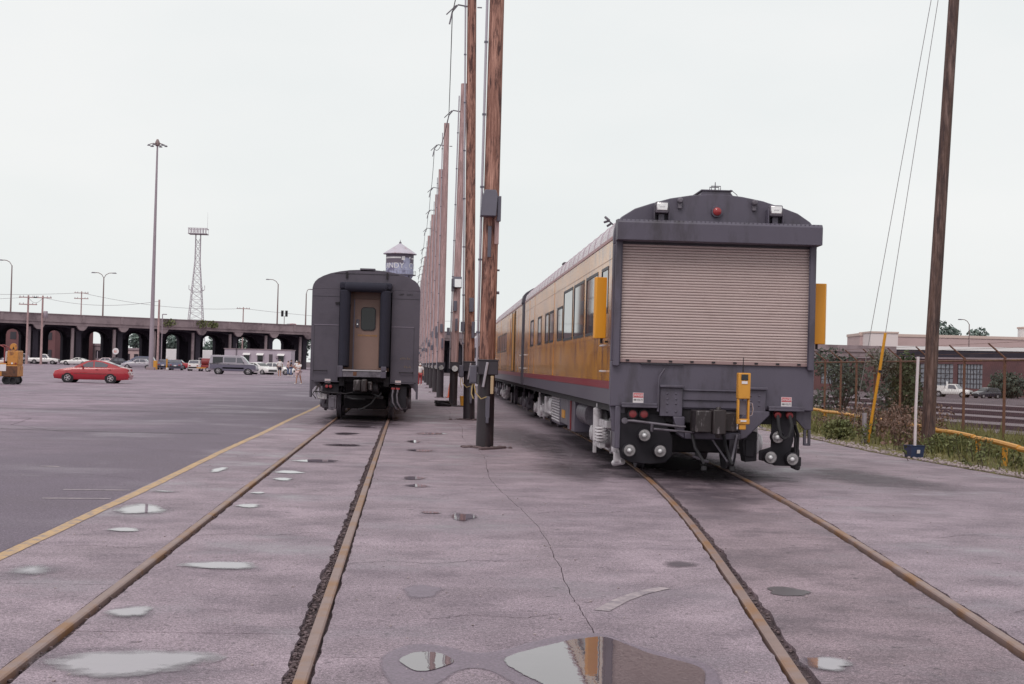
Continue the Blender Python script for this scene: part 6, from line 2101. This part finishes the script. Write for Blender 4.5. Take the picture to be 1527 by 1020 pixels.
SED = dict(L=4.40, W=1.70, hood=[(0, .64), (.03, .71), (.3, .795), (.7, .875), (1.20, .95)], cab=[(1.20, .95), (1.90, 1.31), (2.4, 1.38), (2.95, 1.31), (3.9, .99)], tail=[(3.95, .99), (4.3, .94), (4.40, .66)],
           wb=(.83, 3.36), wr=.30, panes=[[(1.5, .96), (2.0, 1.24), (2.30, 1.295), (2.32, .96)], [(2.40, .96), (2.39, 1.30), (2.85, 1.25), (3.2, 1.11), (3.12, .97)]])
rc_ = make_car('red_sedan', 'red four-door sedan driving alone across the open lot', 'car', (-18.85, 94.6, 0), math.pi, pm='paint_red', trim='paint_red', group=None, **SED)
for s in (1, -1):
    MB().b2(-1.15, 1.0, s * .848, s * .862, .54, .59).build('side_moulding', 'dull_red', rc_)
OLD = dict(L=4.75, W=1.78, hood=[(0, .60), (.08, .72), (.6, .84), (1.45, .93)], cab=[(1.45, .93), (2.05, 1.36), (2.5, 1.40), (3.25, 1.38), (3.7, .96)], tail=[(3.75, .96), (4.65, .88), (4.75, .55)],
           wb=(.9, 3.65), wr=.31, panes=[[(1.78, .95), (2.15, 1.29), (2.5, 1.32), (2.5, .95)], [(2.6, .95), (2.6, 1.33), (3.15, 1.3), (3.42, .96)]])
make_car('sedan', 'silver four-door sedan side on beside the yellow barrier block', 'car', (-36.9, 216, 0), math.pi, pm='paint_silver', **OLD)
make_car('sedan', 'pale pink sedan half hidden behind the roof of the red sedan', 'car', (-49.1, 255, 0), math.pi, pm='paint_pink', **OLD)
make_car('sedan', 'dark grey sedan parked behind the hood of the silver sedan', 'car', (-43.0, 232, 0), math.pi + .3, pm='paint_dark', **OLD)
make_car('sedan', 'blue grey sedan parked nose in just past the yellow barrier block', 'car', (-33.3, 216, 0), math.pi / 2, pm='paint_blue', **OLD)
make_car('sedan', 'blue grey sedan seen from behind next to the thin yellow post', 'car', (-31.0, 210, 0), math.pi / 2 + .1, pm='paint_blue', **OLD)
make_car('sedan', 'red sedan mostly hidden behind the blue grey sedan under the viaduct', 'car', (-34.4, 232, 0), math.pi, pm='paint_red', **OLD)
make_car('sedan', 'white sedan with long hood nearest the standing man in dark shorts', 'car', (-15.2, 181, 0), -.25, pm='paint_white', **OLD)
make_car('sedan', 'white car with large dark windshield tucked behind the van nose', 'car', (-17.0, 178.5, 0), -.65, pm='paint_white', glass='car_glass_dark', **SED)
make_car('coupe', 'low white coupe parked in front of the viaduct behind the red sedan hood', 'car', (-55.2, 262, 0), math.pi, L=4.8, W=1.8, hood=[(0, .55), (.1, .68), (.8, .82), (1.7, .9)], cab=[(1.7, .9), (2.5, 1.27), (2.9, 1.29), (3.2, 1.24), (4.1, .95)],
         tail=[(4.15, .95), (4.7, .88), (4.8, .5)], wb=(.95, 3.75), wr=.32, panes=[[(2.0, .93), (2.55, 1.2), (2.95, 1.22), (3.05, .95)], [(3.12, .96), (3.1, 1.2), (3.35, 1.15), (3.6, 1.0)]], pm='paint_white', glass='car_glass_dark')
HAT = dict(L=3.8, W=1.62, hood=[(0, .6), (.1, .7), (.5, .85), (1.0, .96)], cab=[(1.0, .96), (1.6, 1.38), (2.1, 1.43), (3.3, 1.38), (3.72, .95)], tail=[(3.74, .95), (3.8, .55)], wb=(.75, 3.1), wr=.28,
           panes=[[(1.3, .97), (1.7, 1.31), (2.2, 1.35), (2.2, .97)], [(2.3, .97), (2.3, 1.35), (3.1, 1.32), (3.3, 1.0)]])
make_car('hatchback', 'small white hatchback seen from behind under the third arch', 'car', (-27.7, 205, 0), math.pi / 2, pm='paint_white', **HAT)
VANS = dict(L=4.7, W=1.85, hood=[(0, .65), (.1, .85), (.5, 1.0), (.9, 1.1)], cab=[(.9, 1.1), (1.85, 1.68), (2.3, 1.75), (4.2, 1.74), (4.6, 1.08)], tail=[(4.62, 1.08), (4.7, .6)], wb=(.85, 3.75), wr=.33,
            panes=[[(1.45, 1.1), (2.0, 1.6), (2.4, 1.64), (2.4, 1.1)], [(2.5, 1.1), (2.5, 1.64), (3.4, 1.63), (3.4, 1.1)], [(3.5, 1.1), (3.5, 1.63), (4.1, 1.6), (4.25, 1.12)]])
make_car('minivan', 'dark minivan parked behind the silver sedan in front of the viaduct', 'minivan', (-39.2, 230, 0), math.pi, pm='paint_blue', **VANS)
make_car('suv', 'silver and dark sport utility vehicle half hidden behind the yellow machine', 'car', (-66.9, 269, 0), math.pi + .45, pm='paint_silver', lower='paint_dark', glass='car_glass_dark', **VANS)
pk = make_car('pickup_truck', 'white pickup truck side on in front of the viaduct by the twin utility poles', 'pickup truck', (-61.9, 268.5, 0), 0, L=5.1, W=1.85, hood=[(0, .7), (.1, .92), (.6, 1.02), (1.45, 1.08)],
              cab=[(1.45, 1.08), (2.0, 1.68), (2.35, 1.73), (3.0, 1.72), (3.12, 1.08)], tail=[(3.2, 1.08), (5.0, 1.06), (5.1, .6)], wb=(.95, 4.0), wr=.36, panes=[[(1.8, 1.1), (2.1, 1.58), (2.75, 1.62), (2.8, 1.1)]], pm='paint_white', zlow=.36)
MB().b2(-2.4, -.65, -.75, .75, 1.04, 1.083).build('cargo_bed', 'roof_dark', pk)
vn_ = make_car('conversion_van', 'two-tone silver over grey conversion van standing on the lot before the office trailer', 'van', (-18.75, 169, 0), 0, L=5.2, W=1.98, hood=[(0, .75), (.08, 1.0), (.45, 1.15), (.95, 1.24)],
               cab=[(.95, 1.24), (1.55, 1.92), (1.95, 2.06), (4.95, 2.08), (5.15, 1.2)], tail=[(5.16, 1.2), (5.2, .7)], wb=(.95, 4.15), wr=.37,
               panes=[[(1.42, 1.27), (1.72, 1.82), (2.2, 1.84), (2.2, 1.27)], [(2.3, 1.32), (2.3, 1.84), (3.55, 1.84), (3.55, 1.32)]], pm='paint_silver', glass='car_glass', zlow=.36, lower='paint_vanlow', roofk=.84)
for s in (1, -1):
    MB().prism([(2.6 - 3.68, s * .935, 1.30), (2.6 - 3.68, s * .875, 1.88), (2.6 - 4.75, s * .875, 1.88), (2.6 - 4.75, s * .935, 1.18)], (0, s * .02, 0)).build('side_window', 'car_glass_dark', vn_, smooth=False)
    MB().b2(-2.45, 2.45, s * .972, s * .996, .62, 1.06).build('lower_panel', 'paint_vanlow', vn_)
    MB().b2(-2.45, 2.4, s * .974, s * .999, 1.07, 1.10).build('pinstripe', 'paint_dark', vn_)
vt = make_car('sedan', 'small red car crossing the viaduct deck behind the traffic signal', 'car', (-24.2, 319.5, 7.95), R(180 + 38), pm='paint_red', **OLD)
vt['group'] = 'cars on the viaduct'
# vehicles by the brick warehouse
wt_ = make_car('pickup_truck', 'cream utility pickup with open side boxes beside the brick warehouse', 'pickup truck', (73.2, 203, -.89), R(-38), L=5.3, W=1.9, hood=[(0, .7), (.1, .95), (.6, 1.05), (1.45, 1.1)],
               cab=[(1.45, 1.1), (2.0, 1.72), (2.35, 1.78), (3.2, 1.77), (3.3, 1.1)], tail=[(3.4, 1.1), (5.2, 1.1), (5.3, .7)], wb=(.95, 4.2), wr=.38, panes=[[(1.8, 1.13), (2.1, 1.62), (2.9, 1.66), (2.95, 1.13)]], pm='paint_white', zlow=.38, group='vehicles by the warehouse')
MB().b2(-2.6, -.75, -.95, -.55, .8, 1.5).b2(-2.6, -.75, .55, .95, .8, 1.5).b2(-2.62, -2.5, -.9, .9, .8, 1.2).build('utility_box', 'paint_white', wt_, bevel=.03)
MB().tube((-.7, 0, 1.7), (-.7, 0, 2.1), .12, n=8).build('beacon', 'lens', wt_)
make_car('sedan', 'black car parked in front of the cream utility pickup by the warehouse', 'car', (76.4, 199, -.89), R(180 + 20), pm='paint_dark', glass='car_glass_dark', **HAT)['group'] = 'vehicles by the warehouse'

# low orange utility trailer with red equipment
ot = thing('utility_trailer', 'low orange utility trailer loaded with red machinery behind the van', 'trailer', (-25.4, 200, 0), 0)
MB().b2(-1.4, 1.4, -.8, .8, .38, .5).b2(1.4, 2.3, -.05, .05, .40, .48).build('deck', 'unit_yellow', ot, bevel=.02)
for s in (1, -1):
    wheel(ot, 0, s * .9, .27, s)
mc = MB().lathe([(.02, -.6), (.42, -.58), (.45, -.5), (.45, .5), (.42, .58), (.02, .6)], (-.3, 0, 1.25), (1, 0, 0), 16).b2(-.9, .6, -.4, .4, .5, .85).b2(.6, 1.1, -.35, .35, .5, 1.3)
mc.build('compressor_tank', 'dull_red', ot, bevel=.03)
MB().path([(-1.2, .5, .5), (-1.2, .5, 1.7), (.9, .5, 1.7), (.9, .5, .5)], .03, 6).path([(-1.2, -.5, .5), (-1.2, -.5, 1.7), (.9, -.5, 1.7), (.9, -.5, .5)], .03, 6).build('guard_frame', 'silver', ot)

M['tug_yellow'] = mat('worn_tug_yellow', (0.52, 0.22, 0.05), .55, 0, .2, 4, (0.2, 0.08, 0.04), .52, .66, 3)
# yellow yard tug at the picture edge
yt = thing('yard_tug', 'rusty yellow yard tug with a round plate on top standing on the lot', 'tug', (-21.3, 84.0, 0), 0)
tb2 = MB()
tb2.b2(-1.6, .70, -.65, .65, .42, 1.02)
tb2.b2(-1.0, .12, -.6, .6, 1.02, 1.12)
tb2.build('body', 'tug_yellow', yt, bevel=.04)
MB().b2(-.1, .705, -.66, -.62, .44, .98).build('rear_panel', 'rust', yt, bevel=.01)
MB().b2(.13, .70, -.55, .55, 1.02, 1.80).build('engine_cover', 'tug_yellow', yt, bevel=.05)
MB().lathe([(.02, -.04), (.19, -.04), (.2, 0), (.19, .04), (.02, .04)], (.42, -.4, 1.99), (0, 1, 0), 22).b2(.39, .45, -.42, -.38, 1.78, 1.95).build('round_plate', 'tug_yellow', yt)
MB().prism([(.36, -.45, 1.86), (.48, -.45, 1.86), (.42, -.45, 2.02)], (0, .01, 0)).build('emblem', 'black', yt)
MB().b2(-.2, .12, -.672, -.662, .70, 1.06).build('notice_plate', 'white_placard', yt)
MB().b2(-.42, -.02, -.35, .35, 1.12, 1.28).b2(-.02, .1, -.35, .35, 1.2, 1.75).build('seat', 'cloth_white', yt, bevel=.05)
MB().path([(-.02, -.5, 1.1), (-.02, -.5, 1.95), (-.3, -.5, 2.08), (-.7, -.5, 2.05)], .035, 7).path([(-.02, .5, 1.1), (-.02, .5, 1.95), (-.3, .5, 2.08), (-.7, .5, 2.05)], .035, 7).build('roll_hoop', 'dull_red', yt)
MB().lathe([(.16, -.015), (.18, 0), (.16, .015)], (-.75, 0, 1.45), (1, 0, .6), 16).tube((-.75, 0, 1.45), (-1.0, 0, 1.05), .025, n=6).build('steering_wheel', 'black', yt)
for x in (.12, .46, -1.2):
    for s in (1, -1):
        wheel(yt, x, s * .52, .23, s, False)
MB().b2(-.05, .6, -.45, .45, .1, .44).build('axle_housing', 'black', yt)
for x, z in ((.4, 1.12), (.58, 1.12)):
    MB().lathe([(.05, 0), (.05, .02), (.001, .03)], (x, -.56, z), (0, -1, 0), 12).build('lamp', 'lens' if x < .5 else 'dull_red', yt)

# office trailer
of = thing('office_trailer', 'pale mobile office trailer with awnings in front of the viaduct', 'office trailer', (-20.9, 218, 0), R(-6))
MB().b2(-4.7, 4.7, 0, 3, .5, 3.1).build('wall', 'trailer_wall', of, bevel=.03)
MB().b2(-4.8, 4.8, -.1, 3.1, 3.1, 3.2).build('roof', 'coping', of)
MB().b2(-4.6, 4.6, .05, 2.9, .0, .5).build('skirting', 'roof_dark', of)
for x in (-1.55, .35, 3.3):
    f = MB().b2(x - .38, x + .38, -.03, .0, 1.45, 2.35).build('window', 'dark_glass', of)
    MB().prism([(x - .5, 0, 2.62), (x - .5, -.5, 2.36), (x - .5, -.5, 2.32), (x - .5, 0, 2.5)], (1.0, 0, 0)).build('awning', 'white_wall', of)
d_ = MB().b2(1.6, 2.1, -.04, .0, .55, 2.5).build('door', 'roof_dark', of)
MB().b2(2.6, 2.95, -.35, 0, 2.0, 2.35).build('air_conditioner', 'mast_grey', of, bevel=.02)
MB().tube((-3.0, -.2, .1), (-3.0, -.2, 3.9), .05, n=6).build('vent_pipe', 'roof_dark', of)

# barrier block, posts, round sign
bb = MB().box((0, 0, .6), (.75, .75, 1.2), taper=(.92, .92)).build('barrier_block', 'unit_yellow', bevel=.03)
bb.location = (-34.0, 211, 0)
tag(bb, 'square yellow barrier block guarding the foot of the light mast', 'barrier')
yp = thing('post', 'thin yellow post with white cap beside the blue grey sedans', 'post', (-31.9, 208, 0))
MB().tube((0, 0, -.05), (0, 0, 1.5), .11, .11, 10).build('shaft', 'unit_yellow', yp)
MB().lathe([(.13, 0), (.17, .15), (.12, .34), (.02, .38)], (0, 0, 1.48), n=12).build('cap', 'cloth_white', yp)
MB().lathe([(.2, 0), (.2, .22), (.02, .28)], (.15, -.2, .05), n=12).build('base_weight', 'cloth_white', yp)
rs = thing('round_sign', 'round white sign on a dark stand under the viaduct', 'sign', (-48.7, 262, 0))
MB().lathe([(.02, -.03), (.52, -.03), (.54, 0), (.52, .03), (.02, .03)], (0, 0, 2.5), (0, 1, 0), 24).build('disc', 'white_placard', rs)
MB().b2(-.22, -.1, -.045, -.03, 2.42, 2.62).b2(.02, .14, -.045, -.03, 2.42, 2.62).b2(-.2, .16, -.045, -.03, 2.3, 2.36).build('marking', 'orange', rs)
MB().tube((0, .05, -.05), (0, .05, 2.5), .06, n=8).b2(-.4, .45, -.1, .25, .0, 1.5).build('stand', 'roof_dark', rs, bevel=.04)
wp = MB().tube((-50.9, 258, -.05), (-50.9, 258, 2.4), .07, n=8).build('post', 'mast_grey')
tag(wp, 'pale thin post in front of the arch left of the round sign', 'post')


# ------------------------------------------------------------------ people
def skin_mesh(name, verts, edges, radii, root=0, sub=1):
    me = bpy.data.meshes.new(name)
    me.from_pydata(verts, edges, [])
    o = bpy.data.objects.new(name, me)
    COL.objects.link(o)
    o.modifiers.new('skin', 'SKIN').use_smooth_shade = True
    for i, r in enumerate(radii):
        sv = me.skin_vertices[0].data[i]
        sv.radius = (r, r) if not isinstance(r, tuple) else r
        sv.use_root = (i == root)
    s = o.modifiers.new('sub', 'SUBSURF')
    s.levels = s.render_levels = sub
    bpy.context.view_layer.update()
    out = bpy.data.meshes.new_from_object(o.evaluated_get(bpy.context.evaluated_depsgraph_get()))
    bpy.data.objects.remove(o)
    return out


def chain(pts, rad):
    return pts, [(i, i + 1) for i in range(len(pts) - 1)], rad


def person(label, loc, rz, H, top, bottom, shoe, hairm, armL, armR, legL, legR, long_legs=False, cap=None, group='people standing about the lot', female=False):
    """faces -Y in local space; arm/leg angles in degrees forward"""
    t = thing('person', label, 'person', loc, rz, group)
    k = H / 1.75
    Pv = lambda x, y, z: (x * k, y * k, z * k)
    sw = .175 if female else .20
    vs = [Pv(0, 0, .95), Pv(0, .0, 1.12), Pv(0, .01, 1.32), Pv(0, .01, 1.45), Pv(0, -.005, 1.53), Pv(0, -.02, 1.60), Pv(0, -.02, 1.70)]
    rd = [(.155, .11), (.135, .10), (.165, .115), (.10, .08), .05, (.078, .092), (.055, .07)]
    ed = [(0, 1), (1, 2), (2, 3), (3, 4), (4, 5), (5, 6)]
    body_n = {}
    hands = []
    for s, (sh, el) in ((-1, armL), (1, armR)):
        a, b = R(sh), R(sh + el)
        S0 = V(s * sw, 0, 1.42)
        E = S0 + V(s * .05, -math.sin(a) * .29, -math.cos(a) * .29)
        Wr = E + V(-s * .03 if el > 30 else s * .01, -math.sin(b) * .25, -math.cos(b) * .25)
        Hd = Wr + V(-s * .02, -math.sin(b) * .08, -math.cos(b) * .08)
        i = len(vs)
        vs += [Pv(*S0), Pv(*E), Pv(*Wr), Pv(*Hd)]
        rd += [.062, .043, .030, (.040, .022)]
        ed += [(3, i), (i, i + 1), (i + 1, i + 2), (i + 2, i + 3)]
        body_n[('arm', s)] = i
        hands.append((Hd, b, s))
    for s, (hip, kn) in ((-1, legL), (1, legR)):
        a, b = R(hip), R(hip - kn)
        H0 = V(s * .09, 0, .90)
        K = H0 + V(s * .01, -math.sin(a) * .42, -math.cos(a) * .42)
        A = K + V(0, -math.sin(b) * .42, -math.cos(b) * .42)
        T = A + V(s * .02, -.15, -.035)
        i = len(vs)
        vs += [Pv(*H0), Pv(*K), Pv(*A), Pv(*T)]
        rd += [.092, .060, .040, (.045, .03)]
        ed += [(0, i), (i, i + 1), (i + 1, i + 2), (i + 2, i + 3)]
        body_n[('leg', s)] = i
    zmin = min(v[2] for v in vs) - .035 * k
    vs = [(x, y, z - zmin) for x, y, z in vs]
    rr = [tuple(q * k for q in r) if isinstance(r, tuple) else r * k for r in rd]
    me = skin_mesh('body', vs, ed, rr)
    b = bmesh.new()
    b.from_mesh(me)
    fing = MB()
    for Hd, ang, s in hands:
        h = V(Hd.x * k, Hd.y * k, Hd.z * k - zmin)
        f = V(0, -math.sin(ang), -math.cos(ang))
        for q, (off, ln) in enumerate(((-.026, .07), (-.009, .08), (.009, .075), (.026, .06))):
            o_ = h + V(off, 0, 0) * k
            fing.path([o_, o_ + f * ln * .5 * k, o_ + (f * ln * .85 + V(-s * .012, -.008, 0)) * k], [.0095 * k, .0085 * k, .006 * k], 5)
        o_ = h + V(-s * .03, -.01, .02) * k
        fing.path([o_, o_ + (f * .03 + V(-s * .02, -.012, 0)) * k, o_ + (f * .055 + V(-s * .024, -.02, 0)) * k], [.011 * k, .0095 * k, .007 * k], 5)
    fm = fing.mesh('f', 'skin')
    b.from_mesh(fm)
    # nose, ears, brow on the head
    hz = 1.615 * k - zmin
    head = MB().blob((0, -.105 * k, hz), (.014 * k, .022 * k, .024 * k), seg=6, ring=4).blob((-.085 * k, -.015 * k, hz), (.012 * k, .02 * k, .03 * k), seg=6, ring=4).blob((.085 * k, -.015 * k, hz), (.012 * k, .02 * k, .03 * k), seg=6, ring=4)
    hm = head.mesh('h', 'skin')
    b.from_mesh(hm)
    b.to_mesh(me)
    b.free()
    me.materials.clear()
    me.materials.append(M['skin'])
    me.polygons.foreach_set('material_index', [0] * len(me.polygons))
    put('body', me, t)
    mb = MB()
    for s in (-1, 1):
        mb.blob((s * .032 * k, -.098 * k, hz + .03 * k), (.012 * k, .008 * k, .008 * k), seg=6, ring=4)
    mb.box((0, -.1 * k, hz - .045 * k), (.045 * k, .01 * k, .009 * k))
    mb.build('face_features', 'hair', t)
    # clothes: same skeleton, slightly fuller
    def cloth(name, idx, edges, m, grow):
        mp = {j: q for q, j in enumerate(idx)}
        cv = [vs[j] for j in idx]
        cr = [tuple(q + grow * k for q in rr[j]) if isinstance(rr[j], tuple) else rr[j] + grow * k for j in idx]
        me_ = skin_mesh(name, cv, [(mp[a], mp[c]) for a, c in edges], cr)
        me_.materials.clear()
        me_.materials.append(M[m])
        me_.polygons.foreach_set('material_index', [0] * len(me_.polygons))
        put(name, me_, t)
    aL, aR, lL, lR = body_n[('arm', -1)], body_n[('arm', 1)], body_n[('leg', -1)], body_n[('leg', 1)]
    base_vs = len(vs)
    # half-way points for sleeves and hems
    def midp(a, c, f):
        vs.append(tuple(vs[a][q] + (vs[c][q] - vs[a][q]) * f for q in range(3)))
        r_ = lambda z: z[0] if isinstance(z, tuple) else z
        rr.append(r_(rr[a]) + (r_(rr[c]) - r_(rr[a])) * f)
        return len(vs) - 1
    sl, sr = midp(aL, aL + 1, .7), midp(aR, aR + 1, .7)
    cloth('shirt', [0, 1, 2, 3, aL, sl, aR, sr], [(0, 1), (1, 2), (2, 3), (3, aL), (aL, sl), (3, aR), (aR, sr)], top, .018)
    if long_legs:
        hl, hr = midp(lL + 1, lL + 2, .92), midp(lR + 1, lR + 2, .92)
        cloth('trousers', [0, lL, lL + 1, hl, lR, lR + 1, hr], [(0, lL), (lL, lL + 1), (lL + 1, hl), (0, lR), (lR, lR + 1), (lR + 1, hr)], bottom, .014)
    else:
        hl, hr = midp(lL, lL + 1, .75), midp(lR, lR + 1, .75)
        cloth('shorts', [0, lL, hl, lR, hr], [(0, lL), (lL, hl), (0, lR), (lR, hr)], bottom, .022)
    for s in (lL, lR):
        f = V(*vs[s + 3])
        a_ = V(*vs[s + 2])
        MB().blob(((f.x + a_.x) / 2, (f.y + a_.y) / 2 - .01, .04 * k), (.05 * k, .14 * k, .045 * k), seg=10, ring=6).build('shoe', shoe, t)
    hb_ = MB()
    hz2 = 1.655 * k - zmin
    hb_.blob((0, .008 * k, hz2), (.093 * k, .108 * k, .088 * k), seg=12, ring=7)
    if female:
        hb_.blob((0, .06 * k, hz2 - .09 * k), (.085 * k, .06 * k, .13 * k), seg=10, ring=6)
    hb_.build('cap' if cap else 'hair', cap or hairm, t)
    return t


person('woman in white top and pale shorts walking with hands folded in front', (-7.65, 110.3, 0), R(-35), 1.68, 'cloth_white', 'cloth_pink', 'cloth_white', 'hair', (25, 75), (25, 75), (14, 8), (-10, 12), female=True)
person('man in white shirt and dark shorts seen from behind by the white sedan', (-12.85, 157.5, 0), R(180), 1.8, 'cloth_white', 'cloth_dark', 'cloth_white', 'hair', (5, 20), (5, 20), (3, 2), (-3, 2))
person('person in pale blue top standing behind the man in dark shorts', (-13.1, 172, 0), R(60), 1.66, 'cloth_pink', 'cloth_blue', 'cloth_white', 'hair', (5, 30), (10, 40), (2, 2), (-2, 2), True)
person('person in dark shirt and blue jeans standing next to the one in all white', (-12.3, 165.5, 0), R(90), 1.78, 'cloth_dark', 'cloth_blue', 'cloth_white', 'hair', (10, 60), (10, 40), (5, 5), (-5, 5), True)
person('person in all white clothing standing behind the woman with folded hands', (-11.55, 163, 0), R(20), 1.68, 'cloth_white', 'cloth_pink', 'cloth_white', 'hair', (5, 20), (5, 20), (2, 2), (-2, 2), True, cap='cloth_white')
person('person in white cap and red trousers standing between the grey coach and the poles', (1.02, 118.5, 0), R(10), 1.7, 'cloth_white', 'cloth_red', 'cloth_white', 'hair', (5, 20), (5, 20), (2, 2), (-2, 2), True, cap='cloth_white')
